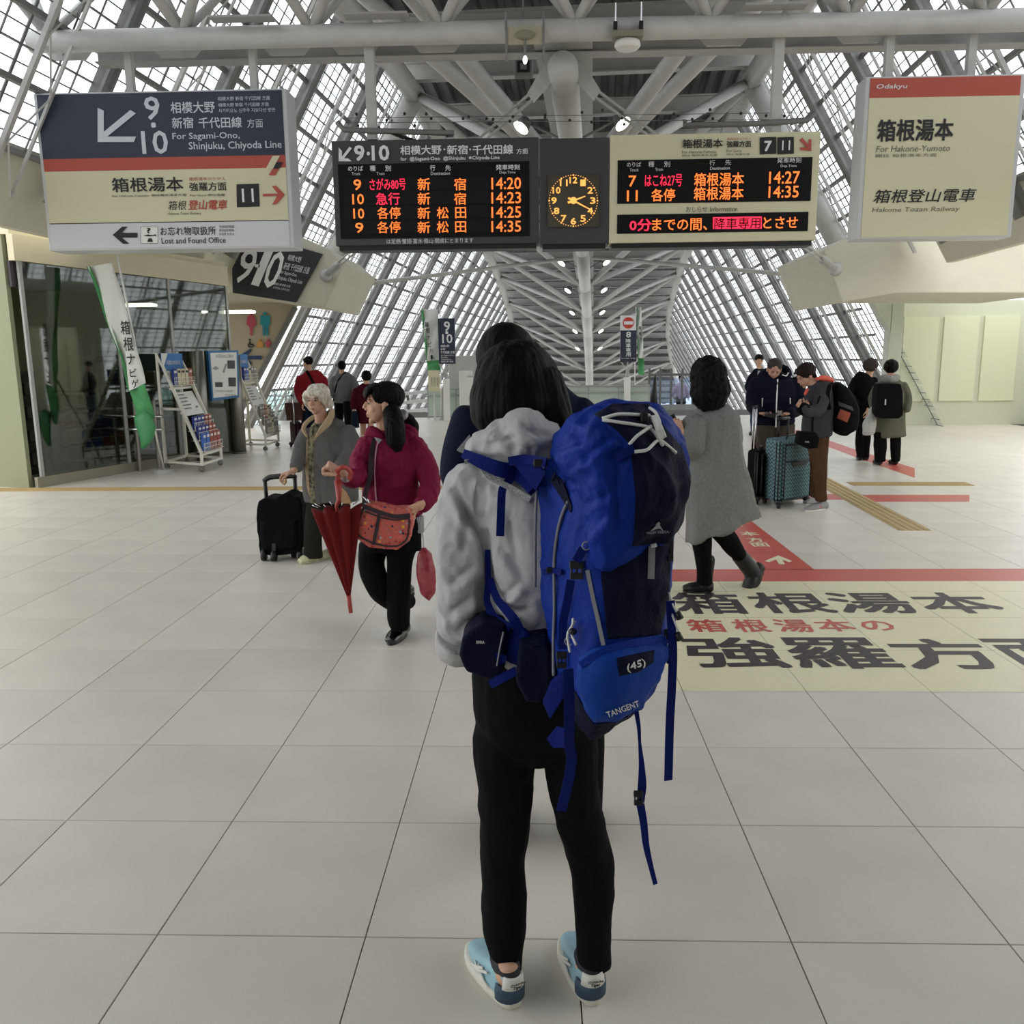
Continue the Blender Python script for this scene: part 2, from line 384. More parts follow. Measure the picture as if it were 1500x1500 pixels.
# inclined glazed walls
RS=2.5
def WP(sg,D,h,off=0):
    return V(sg*(XE-SL*h+off),D,h+off*SL)
ZB=-3.2
for sg,wn in ((-1,'wall_left'),(1,'wall_right')):
    wl=thing(wn,kind='structure'); LOW=lambda D,sg=sg: ZB if D>(19.2 if sg<0 else 20.2) else 1.8
    DN=-7.5 if sg<0 else 0; Ds=[D for D in (2.5*k for k in range(-3,32)) if D>=DN]
    for D in Ds:
        top=CH(D)
        big=D in(20,)
        if top-ZB<.3: continue
        w_=.2 if not big else .3
        rb=MB(); rb.bar(WP(sg,D,LOW(D),.08),WP(sg,D,top,.08),.04,.16,AX.cross(WP(sg,D,1)-WP(sg,D,0)))
        # tube flange on the inner edge
        rb.tube([WP(sg,D,LOW(D),0),WP(sg,D,top,0)],.072 if D<26 else .055,10)
        rb.obj('rib',M['steel_dark'],wl)
        if big: MB().tube([WP(sg,D-.1,2.0,0),WP(sg,D,top,0)],.24,16).obj('main_frame_tube',M['steel'],wl,True)
        Dm=D+RS/2; tp=CH(Dm)
        if tp-ZB>.3:
            lt=MB(); lt.bar(WP(sg,Dm,LOW(Dm),-.02),WP(sg,Dm,tp,-.02),.06,.05,AX.cross(WP(sg,D,1)-WP(sg,D,0)))
            # light lattice beside the slim rib
            if D<32:
                z=LOW(Dm); s_=0
                while z<tp-.6:
                    lt.bar(WP(sg,Dm+(.0 if s_%2 else .35),z,-.06),WP(sg,Dm+(.35 if s_%2 else 0),z+.5,-.06),.018,.018); z+=.5; s_+=1
                lt.bar(WP(sg,Dm+.35,LOW(Dm),-.06),WP(sg,Dm+.35,tp,-.06),.03,.03)
            lt.obj('slim_rib',M['steel'],wl)
    # purlins
    hs=[ZB+.6*k for k in range(0,16)]
    for h in hs:
        P=[D for D in np.arange(DN,79,1.25) if CH(D)>h and LOW(D)<=h+.01]
        if len(P)<2: continue
        mb=MB()
        # runs may be broken by the arch; they start at the near end
        a,b=P[0],P[-1]
        mb.bar(WP(sg,a,h,.12),WP(sg,b,h,.12),.06,.06); mb.obj('purlin',M['steel_dark'],wl)
    bars=MB(); farp=MB(); n_p=0
    for i,h in enumerate(hs[:-1]):
        h2=hs[i+1]
        for D in np.arange(DN,77.5,RS):
            D2=D+RS
            if CH(D)<=h+.05 or CH(D2)<=h+.05 or LOW(D+1.2)>h+.01: continue
            ht=min(h2,CH(D)+.3,CH(D2)+.3)
            q=[WP(sg,D+.03,h+.03,.17),WP(sg,D2-.03,h+.03,.17),WP(sg,D2-.03,ht-.0,.14),WP(sg,D+.03,ht-.0,.14)]
            nrm=(WP(sg,0,0,.012)-WP(sg,0,0,0))
            if 2<D<50 and h>-1.5 and n_p<285:
                MB().prism(q,nrm).obj('pane',M['pane'],wl); n_p+=1
            else: farp.prism(q,nrm)
            if D<2: continue
            nb=8 if D<45 else 4
            for k in range(1,nb):
                d=D+RS*k/nb
                bars.bar(WP(sg,d,h,.15),WP(sg,d,ht,.15),(.014 if D<16 else .022) if k!=nb//2 else .034,.016)
            for t in ((.25,.5,.75) if D<35 else (.5,)):
                hh=h+(ht-h)*t; bars.bar(WP(sg,D,hh,.15),WP(sg,D2,hh,.15),(.009 if D<16 else .02) if t!=.5 else .028,.014)
    tag(farp.obj('pane_field',M['pane'],wl),kind='stuff'); tag(bars.obj('glazing_bars',M['bar'],wl),kind='stuff')

for sg,n_,d1 in ((-1,'wall_upstand_left',15.9),(1,'wall_upstand_right',15.9)):
    d0=-7.5 if sg<0 else 0
    tag(MB().prism([WP(sg,d0,1.45,.2),WP(sg,d1,1.45,.2),WP(sg,d1,2.25,.2),WP(sg,d0,2.25,.2)],PX*(.12*sg)).obj(n_,M['conc']),kind='structure')
# ================================================================ near cross truss
tr=thing('cross_truss','pale grey tubular cross truss spanning the hall above the signs','truss',(0,9.5,4.9))
zt=at(750,46,9.5).z; rt=.108
MB().tube([(-5.35,9.5,zt),(5.9,9.5,zt)],rt,20).obj('lower_tube',M['steel'],tr,True)
MB().tube([(-4.4,10.3,zt+1.15),(5.0,10.3,zt+1.15)],.09,14).obj('upper_tube',M['steel'],tr,True)
MB().tube([(-4.4,9.0,zt+1.25),(5.0,9.0,zt+1.25)],.09,14).obj('upper_tube',M['steel'],tr,True)
zb=at(750,70,9.95).z
mb=MB(); mb.box((.35,9.95,zb),(10.4,.05,.17)); mb.box((.35,9.95,zb-.085),(10.4,.2,.012)); mb.box((.35,9.95,zb+.085),(10.4,.2,.012)); mb.obj('flat_beam',M['steel_mid'],tr)
ap=[72,268,457,647,842,1040,1242,1440]
for i,u in enumerate(ap):
    a=at(u,46-(u-750)*.0145,9.5); a.z=zt+.05
    for du,Yu in ((-.75,9.0),(.75,9.0),(-.7,10.3),(.7,10.3)):
        b=Vector((a.x+du,Yu,zt+1.2)); MB().tube([a,b],.055 if Yu<9.5 else .045,10).obj('diagonal',M['steel'],tr,True)
for u in (100,260,420,520,640,1060,1260):
    a=at(u,78,9.72); MB().prism([(a.x-.18,9.72,zt-.11),(a.x+.18,9.72,zt-.11),(a.x+.3,9.72,zt+.02),(a.x-.3,9.72,zt+.02)],(0,.02,0)).obj('gusset_plate',M['steel'],tr)
for u0,u1 in ((310,400),(505,598),(1088,1180)):
    a=at(u0,38,9.35); b=at(u1,36,9.35); MB().box(((a.x+b.x)/2,9.35,zt+.125),(b.x-a.x,.16,.02)).obj('ledge',M['steel_mid'],tr)
# square loudspeaker and lamps on the truss
sp=thing('ceiling_camera','yellowish bracket with round plate and small bulb clamped to the cross truss','bracket',at(769,55,9.35))
c=at(769,52,9.34)
MB().box(c,(.4,.01,.17)).obj('bracket_plate',mat('yellowed_plate','b7b096',.6),sp)
MB().tube([c+Vector((0,-.01,0)),c+Vector((0,-.05,0))],[(.105,.05),(.09,.04)],20,up=(0,0,1)).obj('round_plate',mat('yellowed_cap','8f8b78',.5),sp)
MB().tube([c+Vector((0,-.03,-.03)),c+Vector((0,-.03,-.2))],.012,8).obj('stem',M['steel_dark'],sp)
MB().ball(c+Vector((0,-.03,-.24)),(.022,.022,.04)).obj('bulb',M['lamp'],sp)
for sx in (-.19,.19):
    MB().tube([c+Vector((sx,-.01,.13)),c+Vector((sx,-.01,-.25))],.012,6).obj('clamp_rod',M['steel_dark'],sp)
    MB().tube([c+Vector((sx,.02,.22)),c+Vector((sx,-.16,.16)),c+Vector((sx,-.13,.0))],.012,6).obj('clamp_strap',M['steel_dark'],sp)
c=at(767,101,13.5)
sq=thing('loudspeaker','square dark loudspeaker under the roof deck above the departure board','speaker',c)
MB().box(c,(.28,.2,.24)).obj('case',M['steel_dark'],sq,bevel=.03); MB().box(c+Vector((0,-.105,0)),(.19,.02,.16)).obj('grille',M['black'],sq,bevel=.02)
MB().box(c+Vector((0,-.12,0)),(.1,.02,.09)).obj('cone_cap',M['steel_dark'],sq,bevel=.01)
MB().tube([c,c+Vector((0,0,2.2))],.02,6).obj('hanger',M['steel_dark'],sq)
c=at(919,72,9.4)
rl=thing('round_lamp','white round lamp hung below the cross truss right of the spine','lamp',c)
MB().tube([c,c+Vector((0,0,.03)),c+Vector((0,0,.07))],[.11,.135,.125],24,up=(0,1,0)).obj('lamp_shade',M['white'],rl,True)
MB().box(c+Vector((0,0,.12)),(.3,.2,.06)).obj('mount_plate',mat('olive_plate','8a8874',.6),rl)
for sx in (-.13,.13):
    MB().tube([c+Vector((sx,-.05,.12)),c+Vector((sx,-.05,.42))],.008,6).obj('hanger_rod',M['chrome'],rl)
    MB().box(c+Vector((sx,-.05,.2)),(.04,.05,.08)).obj('clamp',M['black'],rl)
# spine end gusset and the tie rods
gs=thing('spine_gusset','pale star-shaped gusset at the spine tube end holding the tie rods','gusset',V(0,9.8,3))
cg=V(0,9.9,3.02)
mb=MB()
for sg in (-1,1):
    mb.prism([cg+PX*sg*.1+Vector((0,0,-.02)),cg+PX*sg*.33+Vector((0,0,-.26)),cg+PX*sg*.4+Vector((0,0,-.16)),cg+PX*sg*.22+Vector((0,0,.12)),cg+PX*sg*.1+Vector((0,0,.16))],AX*.03)
mb.obj('star_plate',M['steel'],gs)
for sg,uv,side in ((-1,(478,403),'left'),(1,(1224,394),'right')):
    t=thing('tie_rod','pair of thin pale rods from the spine gusset to the %s concrete brace'%side,'tie rod',cg)
    e=at(uv[0],uv[1],15.9)
    s_=cg+PX*sg*.36+Vector((0,0,-.2))
    d=(e-s_).normalized(); n=d.cross(AX).normalized()*.035
    for k in (-1,1): MB().tube([s_+n*k,e-d*.7+n*k],.016,8).obj('rod',M['steel'],t,True)
    MB().tube([e-d*.75,e-d*.65,e-d*.3,e],[.03,.07,.07,.05],12).obj('turnbuckle',M['steel_mid'],t,True)
    MB().tube([e-d*.1,e+d*.02],[.06,.13],14).obj('anchor_cone',M['steel'],t,True)
    t=thing('tie_cable','long pale cable from the spine tube to the %s glazed wall'%side,'cable',V(0,25,2.9))
    MB().tube([V(sg*.3,25.5,2.85),WP(sg,19.8,1.68,-.1)],.05,8).obj('cable',M['steel'],t,True)
    MB().tube([WP(sg,19.8,1.68,-.5),WP(sg,19.8,1.68,-.05)],.09,8).obj('end_socket',M['steel_mid'],t,True)
# ================================================================ departure board
YB=9.5
db=thing('departure_board','wide hanging departure board with orange lights, a clock and a cream half','departure board',at(840,280,YB))
def cab(name,u0,v0,u1,v1,m,th=.3,bev=.008):
    a=at(u0,(v0+v1)/2,YB); b=at(u1,(v0+v1)/2,YB); t=at((u0+u1)/2,v0,YB); w=at((u0+u1)/2,v1,YB)
    MB().box(((a.x+b.x)/2,YB+th/2,(t.z+w.z)/2),(b.x-a.x,th,t.z-w.z)).obj(name,m,db,bevel=bev)
    MB().box(((a.x+b.x)/2,YB+.15,w.z-.025),(b.x-a.x-.06,.24,.05)).obj('underside_trim',M['black'],db)
cab('left_cabinet',488.5,203.5,789.5,358,M['boardg']); cab('clock_cabinet',790.3,202,892,357,M['boardg']); cab('cream_cabinet',892.8,195,1198.5,354,M['cream'])
M['screen']=mat('screen_black','121314',.6,spec=.15)
mb=MB(); prect(mb,497,238.5,775.5,348,YB-.002); mb.obj('screen',M['screen'],db)
mb=MB()
for y in (259.5,279.8,301,321.7): prect(mb,504,y,769,y+19.5,YB-.008,.002)
tag(mb.obj('screen_row',mat('screen_row_dark','191a1b',.6,spec=.15),db),kind='stuff')
Z=(480,170,4.6875)
def zt_(mb,s,x0,y0,x1,y1,Y=YB-.014,bold=0,shear=0,z=None,space=1):
    a,b,k=z or Z; ptext(mb,s,a+x0/k,b+y0/k,a+x1/k,b+y1/k,Y,bold,shear,space)
def zp(mb,pts,Y=YB-.012,z=None):
    a,b,k=z or Z; ppoly(mb,[(a+x/k,b+y/k) for x,y in pts],Y)
wp=MB()
zp(wp,[(75,310),(165,310),(140,290),(112,290),(165,222),(150,210),(98,278),(98,240),(75,215)])
for t_ in (('9',185,203,250,305),('·',268,245,290,270),('10',305,203,420,303)): zt_(wp,*t_,bold=.035)
for t_ in (('相模大野',500,202,780,264),('·',795,222,808,236),('新宿',820,200,962,262),('·',972,222,984,236),('千代田線',996,198,1272,262)): zt_(wp,*t_,bold=.02)
zt_(wp,'方面',1297,222,1375,260,bold=.01); zt_(wp,'for  @Sagami-Ono  @Shinjuku  ※Chiyoda-Line',500,276,1180,308,bold=.02)
tag(wp.obj('header_lettering',M['whitep'],db),kind='stuff')
wp=MB()
for t_ in (('のりば',140,343,242,377),('種',290,340,328,378),('別',395,340,435,378),('行',703,337,738,375),('先',808,337,845,375),('発車時刻',1155,333,1318,370)): zt_(wp,*t_,bold=.015)
for t_ in (('Track',165,386,225,406),('Train',335,385,390,405),('Destination',708,382,840,404),('Dep.Time',1180,377,1290,400),('は足柄·螢田·富水·栢山·開成にとまります',405,840,1000,874)): zt_(wp,*t_)
tag(wp.obj('column_lettering',M['whitep'],db),kind='stuff')
og=MB(); rd=MB()
R4=[(422,510),(522,608),(622,706),(720,803)]
for k,(n_,a,b) in enumerate((('9',178,230),('10',170,248),('10',177,250),('9',190,245))): zt_(og,n_,a,R4[k][0]+13,b,R4[k][1]-2,bold=.01)
zt_(rd,'さがみ80号',288,428,535,508,bold=.003); zt_(rd,'急行',332,527,495,610,bold=.006)
for k in (2,3): zt_(og,'各停',340,R4[k][0]+3,500,R4[k][1],bold=.004)
for k in range(4):
    y0,y1=R4[k]; zt_(og,'新',618,y0+4,703,y1,bold=.008)
    if k<2: zt_(og,'宿',868,y0+4,950,y1,bold=.008)
    else: zt_(og,'松',750,y0+2,830,y1-2,bold=.008); zt_(og,'田',876,y0+4,950,y1-4,bold=.008)
    zt_(og,['14:20','14:23','14:25','14:35'][k],1125,y0,1327,y1-8,bold=.01)
Z=(780,170,3.4884)
for t_ in (('7',492,305,530,360),('11',483,380,537,435),('14:27',1210,283,1365,345),('14:35',1207,357,1360,417)): zt_(og,*t_,bold=.01)
for t_ in (('箱根湯本',827,290,1080,357),('箱根湯本',825,362,1078,428),('各停',608,372,728,435),('までの間、',612,524,892,585),('とさせ',1180,515,1355,573)): zt_(og,*t_,bold=.01)
zt_(rd,'はこね27号',575,298,765,360,bold=.003); zt_(rd,'0分',497,527,608,587,bold=.014)
zp(rd,[(922,577),(922,517),(1172,513),(1172,575)],YB-.010)
tag(og.obj('orange_characters',M['ledo'],db),kind='stuff'); tag(rd.obj('red_characters',M['ledr'],db),kind='stuff')
mb=MB(); zt_(mb,'降車専用',930,520,1165,575,YB-.017,bold=.01); tag(mb.obj('dark_characters',M['screen'],db),kind='stuff')
mb=MB(); prect(mb,904.5,232.5,1188.5,296.5,YB-.002); mb.obj('screen',M['screen'],db)
mb=MB(); prect(mb,904,312.5,1183.5,340.5,YB-.002); mb.obj('screen',M['screen'],db)
wp=MB()
for t_ in (('のりば',482,235,555,260),('種',592,232,622,260),('別',672,232,703,260),('行',905,225,933,252),('先',985,223,1015,250),('発車時刻',1250,212,1373,240),('Track',497,268,543,283),('Train',627,265,667,280),('Destination',908,258,1008,274),('Dep.Time',1268,248,1350,264)): zt_(wp,*t_)
tag(wp.obj('column_lettering',M['whitep'],db),kind='stuff')
bp_=MB(); 
for t_ in (('箱根湯本',767,118,972,163),('強羅方面',993,127,1117,159)): zt_(bp_,*t_,bold=.02)
for t_ in (('For Hakone-Yumoto',765,175,940,190),('開往 箱根湯本方面',765,195,945,206),('For Gora',992,170,1068,185),('開往 強羅方面',992,190,1110,200),('おしらせ',785,462,893,490),('Information',908,464,1048,487)): zt_(bp_,*t_)
tag(bp_.obj('dark_lettering',M['blackp'],db),kind='stuff')
for x in (1162,1252):
    mb=MB(); zp(mb,[(x,196),(x,109),(x+84,106),(x+84,192)],YB-.006); mb.obj('number_plate',M['blackp'],db)
mb=MB(); zt_(mb,'7',1186,128,1220,178,bold=.04); zt_(mb,'11',1276,125,1316,174,bold=.008); tag(mb.obj('plate_numbers',M['whitep'],db),kind='stuff')
mb=MB(); zp(mb,[(1365,122),(1378,110),(1412,148),(1412,118),(1425,118),(1425,178),(1368,172),(1368,160),(1402,160)]); zt_(mb,'箱根湯本のりかえ',995,110,1118,122); tag(mb.obj('red_arrow',M['red'],db),kind='stuff')
# clock
ck=MB(); ck.prism([at(780+x/3.4884,170+y/3.4884,YB-.02) for x,y in ((78,568),(340,566),(340,298),(78,304))],(0,.02,0)); dial=ck.obj('clock_dial',mat('clock_dial_dark','3a3622',.25,noise=.15,scale=6),db)
def cpt(a,r): # angle clockwise from 12, radius in crop units
    return (209+r*math.sin(a)*1.0, 432-r*math.cos(a)*1.06)
go=mat('clock_gold','ffb45a',.5,emit=.8)
mb=MB()
for h in range(1,13):
    x,y=cpt(math.radians(30*h),99); w_=13 if h<10 else 19; zt_(mb,str(h),x-w_,y-16,x+w_,y+16,YB-.026,bold=.03)
for k in range(60):
    x,y=cpt(math.radians(6*k),123); q=2.2 if k%5 else 4; zp(mb,[(x-q,y-q),(x-q,y+q),(x+q,y+q),(x+q,y-q)],YB-.024)
tag(mb.obj('clock_numerals',go,dial),kind='stuff')
for a,l,w_,n_ in ((math.radians(30*14.32),66,6,'hour_hand'),(math.radians(6*19.6),112,5,'minute_hand')):
    d=(math.sin(a),-math.cos(a)); p=(-d[1],d[0]); c=(209,432)
    mb=MB(); zp(mb,[(c[0]-d[0]*30+p[0]*w_,c[1]-d[1]*30+p[1]*w_),(c[0]-d[0]*30-p[0]*w_,c[1]-d[1]*30-p[1]*w_),(c[0]+d[0]*l-p[0]*w_*.4,c[1]+d[1]*l-p[1]*w_*.4),(c[0]+d[0]*l+p[0]*w_*.4,c[1]+d[1]*l+p[1]*w_*.4)],YB-.03); mb.obj(n_,go,dial)
c=at(780+209/3.4884,170+432/3.4884,YB-.03); mb=MB(); mb.tube([c,c+Vector((0,-.015,0))],.035,20); mb.obj('hub',go,dial)
# hangers of the board and its top rail
for u,v0,v1,r_ in ((546,80,206,.048),(1135,70,197,.048),(850,78,206,.0)):
    if r_:
        a=at(u,v1,YB+.12); MB().box((a.x,YB+.12,(a.z+zb)/2),(.1,.1,zb-a.z)).obj('hanger_post',M['steel'],db)
rail=[at(u,v,YB+.05) for u,v in ((494,179),(504,190),(560,192),(665,195))]
MB().tube(rail,.03,8).obj('top_rail',M['steel_dark'],db,True)
rail=[at(u,v,YB+.05) for u,v in ((1003,176),(1001,184),(1110,181),(1183,176),(1194,165))]
MB().tube(rail,.03,8).obj('top_rail',M['steel_dark'],db,True)
mb=MB()
for k in range(3): mb.tube([at(566+k*4,193,YB+.05),at(590+k*3,203-k,YB+.02),at(612,206,YB+.05)],.008,6)
mb.obj('cable_loop',M['black'],db)
# bird wires with small black beads
bw=thing('bird_wire','thin wires with small black beads strung above the departure board','wire',at(850,176,9.8))
wm=MB(); bd=MB()
for v0,v1 in ((173,165),(180,175)):
    a=at(505,v0,9.8); b=at(1190,v1,9.8); wm.tube([a,b],.004,5)
    for k in range(17):
        t=(k+rng.random()*.7)/17; p=a.lerp(b,t)+Vector((0,0,rng.uniform(-.05,.05))); bd.ball(p,.017,8,5)
wm.obj('wires',M['steel_dark'],bw); tag(bd.obj('beads',M['black'],bw),kind='stuff')
# ================================================================ left way sign
YS=9.5; Z=(187,100,5.0)
ls=thing('way_sign','large left way sign, navy over cream and white, with 9, 10 and 11','sign',at(250,250,YS))
xl=at(60,250,YS).x; xr=at(425.5,246,YS).x; zt2=at(300,131.5,YS).z; zb2=at(300,364.5,YS).z
MB().box(((xl+xr)/2,YS+.17,(zt2+zb2)/2),(xr-xl,.34,zt2-zb2)).obj('light_box',mat('sign_case','c5c7c8',.4),ls,bevel=.012)
def band(name,v0,v1,m,x0=xl+.04,x1=xr-.05):
    t=at(300,v0,YS).z; w=at(300,v1,YS).z; MB().box(((x0+x1)/2,YS-.003,(t+w)/2),(x1-x0,.008,t-w)).obj(name,m,ls)
band('navy_panel',134.5,229.3,M['navy']); band('red_band',229.3,247.8,M['red']); band('cream_band',247.8,324,M['cream']); band('black_line',324,325.4,M['blackp']); band('white_panel',325.4,361.5,mat('light_grey_panel','cdd0d3',.5))
Ys=YS-.012
wp=MB()
for t_ in (('9',125,210,232,375),('10',105,460,292,625)): zt_(wp,*t_,Y=Ys,bold=.018)
zt_(wp,'・',176,402,202,430,Y=Ys,bold=.2)
for t_ in (('相模大野',315,245,637,328),('新宿',325,360,480,440),('千代田線',520,358,835,437)): zt_(wp,*t_,Y=Ys,bold=.012)
for t_ in (('方面',875,370,990,435),('相模大野 新宿 千代田線 方面',660,205,1042,235),('相模大野 新宿 千代田線 方面',663,252,1033,280),('사가미오노 신주쿠 지요다선 방면',665,292,1078,322)): zt_(wp,*t_,Y=Ys)
for t_ in (('For Sagami-Ono,',328,470,820,530),('Shinjuku, Chiyoda Line',448,535,1128,605)): zt_(wp,*t_,Y=Ys,bold=.008)
zp(wp,[(-150,500),(60,500),(45,540),(-220,540),(-220,290),(-175,310),(-175,465),(20,305),(60,330)],Ys)
tag(wp.obj('white_lettering',mat('sign_white','ccd2da',.5),ls),kind='stuff')
mb=MB(); zp(mb,[(1010,738),(1065,735),(1115,640),(1062,642)],Ys); mb.obj('emblem_bar',M['cream'],ls)
mb=MB(); zp(mb,[(1065,736),(1108,735),(1135,686),(1088,688)],Ys-.004); mb.obj('emblem_bar',M['blackp'],ls)['label']='black emblem bar'
mb=MB(); zp(mb,[(1033,783),(1080,783),(1108,735),(1062,737)],Ys); mb.obj('emblem_bar',M['red'],ls)['label']='red emblem bar'
bk=MB()
zt_(bk,'箱根湯本',-115,800,405,903,Y=Ys,bold=.015); zt_(bk,'強羅方面',452,835,722,897,Y=Ys,bold=.012); zt_(bk,'箱根',295,970,430,1038,Y=Ys,shear=.2)
zt_(bk,'お忘れ物取扱所',238,1160,645,1222,Y=Ys,bold=.006); zt_(bk,'Lost and Found Office',248,1240,718,1282,Y=Ys,bold=.006)
for k in range(3): zt_(bk,['失物招領處','失物招领处','유실물 보관소'][k],670,1150+k*27,780,1170+k*27,Y=Ys)
zt_(bk,'For Hakone-Yumoto  開往箱根湯本方面',-115,922,430,940,Y=Ys); zt_(bk,'For Gora 開往強羅',458,920,712,938,Y=Ys); zt_(bk,'Hakone Tozan Railway',295,1055,540,1077,Y=Ys)
zp(bk,[(-110,1220),(-40,1160),(0,1160),(-45,1205),(70,1205),(70,1240),(-45,1240),(10,1285),(-35,1285)],Ys)
zp(bk,[(95,1285),(222,1283),(222,1160),(95,1160)],Ys+.006)
tag(bk.obj('dark_lettering',M['blackp'],ls),kind='stuff')
mb=MB(); zp(mb,[(98,1282),(219,1280),(219,1163),(98,1163)],Ys+.003); mb.obj('icon_plate',M['white'],ls)
mb=MB(); zt_(mb,'?',142,1170,168,1207,Y=Ys-.002,bold=.04); zp(mb,[(112,1224),(150,1217),(178,1222),(205,1215),(208,1232),(200,1226),(178,1230),(150,1232)],Ys-.002); zp(mb,[(143,1272),(182,1272),(178,1250),(170,1245),(152,1246)],Ys-.002); mb.obj('icon_umbrella',M['blackp'],ls)
mb=MB(); zp(mb,[(800,1018),(967,1012),(960,845),(797,850)],Ys+.003); mb.obj('number_plate',M['blackp'],ls)
mb=MB(); zt_(mb,'11',838,882,922,980,Y=Ys,bold=.008); tag(mb.obj('plate_number',M['whitep'],ls),kind='stuff')
rdm=MB(); zp(rdm,[(990,938),(1095,935),(1058,998),(1092,994),(1150,925),(1085,860),(1055,862),(1100,918),(990,920)],Ys)
zt_(rdm,'登山電車',443,965,730,1035,Y=Ys,shear=.2,bold=.02); zt_(rdm,'箱根湯本のりかえ',450,797,715,822,Y=Ys)
tag(rdm.obj('red_lettering',M['red'],ls),kind='stuff')
for u in (373,192):
    a=at(u,128,YS+.15); MB().box((a.x,YS+.15,(zt2+zb)/2),(.075,.075,zb-zt2)).obj('hanger_post',M['steel'],ls)
# ================================================================ right way sign
Z=(1180,90,5.0); Ys=YS-.012
rs=thing('way_sign','large cream right way sign with a red top band, cut by the wall side','sign',at(1350,230,YS))
xl2=at(1261,231,YS).x; xr2=at(1492,231,YS).x; zt3=at(1290,112,YS).z; zb3=at(1290,350,YS).z
MB().box(((xl2+xr2)/2,YS+.14,(zt3+zb3)/2),(xr2-xl2,.28,zt3-zb3)).obj('light_box',bpy.data.materials['sign_case'],rs,bevel=.012)
def band2(name,v0,v1,m):
    t=at(1290,v0,YS).z; w=at(1290,v1,YS).z; MB().box(((xl2+.05+xr2-.05)/2,YS-.003,(t+w)/2),(xr2-xl2-.1,.008,t-w)).obj(name,m,rs)
band2('red_band',115,143.8,M['red']); band2('cream_panel',143.8,347.5,M['cream'])
mb=MB(); zt_(mb,'Odakyu',520,165,745,208,Y=Ys,shear=.15,bold=.012); mb.obj('white_lettering',M['whitep'],rs)
mb=MB(); zt_(mb,'箱根湯本',530,425,1080,580,Y=Ys,bold=.025); zt_(mb,'箱根登山電車',500,935,1250,1032,Y=Ys,shear=.2,bold=.01); tag(mb.obj('dark_lettering',M['blackp'],rs),kind='stuff')
mb=MB(); zt_(mb,'For Hakone-Yumoto',518,615,1060,660,Y=Ys,shear=.15); zt_(mb,'開往 箱根湯本方面',515,675,960,700,Y=Ys); zt_(mb,'Hakone Tozan Railway',487,1066,1130,1110,Y=Ys,shear=.15); mb.obj('grey_lettering',mat('grey_print','6d695c',.6),rs)
for u in (1300,1420):
    a=at(u,110,YS+.14); MB().box((a.x,YS+.14,(zt3+zb)/2),(.08,.08,zb-zt3)).obj('hanger_post',M['steel'],rs)
# ================================================================ concrete braces, restroom wall
cy=16.0
def brace(name,pts,label,depth=3.0,m=None):
    b=MB(); b.prism([at(u,v,cy) for u,v in pts],(0,depth,0)); return tag(b.obj(name,m or M['conc'],bevel=.02),label,'brace')
bl=brace('concrete_brace',[(505,387),(478,363),(437,345),(60,345),(60,437),(345,430),(433,443),(476,451)],'cream concrete brace block on the left carrying the slanted 9 and 10 sign')
br=brace('concrete_brace',[(1206,367),(1234,443),(1312,429),(1560,429),(1560,330),(1312,330),(1249,345)],'pale green-grey concrete brace block at the right below the way sign')
ss=thing('slanted_sign','black slanted platform sign with white 9 and 10 on the concrete brace','sign',at(400,400,cy))
mb=MB(); mb.prism([at(u,v,cy-.05) for u,v in ((341,429),(433,443),(472,372),(403,352),(362,352),(340,393))],(0,.045,0)); mb.obj('panel',mat('sign_black','202328',.5),ss)
def skew(mb,s,o,xe,ye,Y,bold=0):
    O=at(*o,Y); X=at(*xe,Y)-O; Yv=at(*ye,Y)-O; text(mb,s,(O,X,Yv,Vector((0,-1,0))),0,0,1,1,bold)
wm_=MB(); S5=lambda x,y:(187+x/5,350+y/5)
for s_,o,xe,ye in (('9',(770,310),(880,335),(860,60)),('·',(925,205),(965,215),(935,180)),('1',(905,330),(960,345),(1010,75)),('0',(975,345),(1075,365),(1070,85))):
    skew(wm_,s_,S5(*o),S5(*xe),S5(*ye),cy-.056,.012)
for s_,o,xe,ye in (('相模大野',(1168,155),(1265,175),(1180,112)),('新宿 千代田線 方面',(1135,220),(1320,258),(1155,170)),('for Sagami-Ono,',(1115,258),(1235,285),(1125,228)),('Shinjuku, Chiyoda Line',(1090,302),(1270,340),(1105,265)),('相模大野 新宿 方面',(1070,335),(1185,357),(1080,318)),('사가미오노 신주쿠 방면',(1060,362),(1180,385),(1068,345))):
    skew(wm_,s_,S5(*o),S5(*xe),S5(*ye),cy-.056)
tag(wm_.obj('white_lettering',M['whitep'],ss),kind='stuff')
YR=18.6
rw=tag(MB().prism([at(u,v,YR) for u,v in ((431,444),(328,643),(200,648),(200,440))],(0,.35,0)).obj('wall_restroom',mat('beige_wall','b5ab92',.8)),kind='structure')
tag(MB().bar(at(433,450,YR-.1),at(330,645,YR-.1),.1,.09,(0,1,0)).obj('trim_restroom',M['steel_dark']),kind='structure')
pk=mat('picto_red','c04a62',.6); tl=mat('picto_teal','3f97a6',.6); orr=mat('picto_orange','d09a48',.6); nv=mat('picto_navy','1f3a63',.6)
def picto(label,m,pieces):
    t=thing('pictogram',label,'pictogram',at(375,475,YR-.02)); mb=MB()
    for p in pieces: ppoly(mb,[S5(*q) for q in p],YR-.02,.012)
    mb.obj('figure',m,t)
def disc(cx,cy_,r,n=14): return [(cx+r*math.cos(-2*math.pi*k/n),cy_+r*math.sin(-2*math.pi*k/n)) for k in range(n)]
picto('red woman pictogram on the beige restroom wall',pk,[disc(903,546,12),[(880,562),(872,600),(870,625),(888,640),(896,660),(899,708),(911,708),(914,660),(922,640),(942,625),(934,590),(926,562)]])
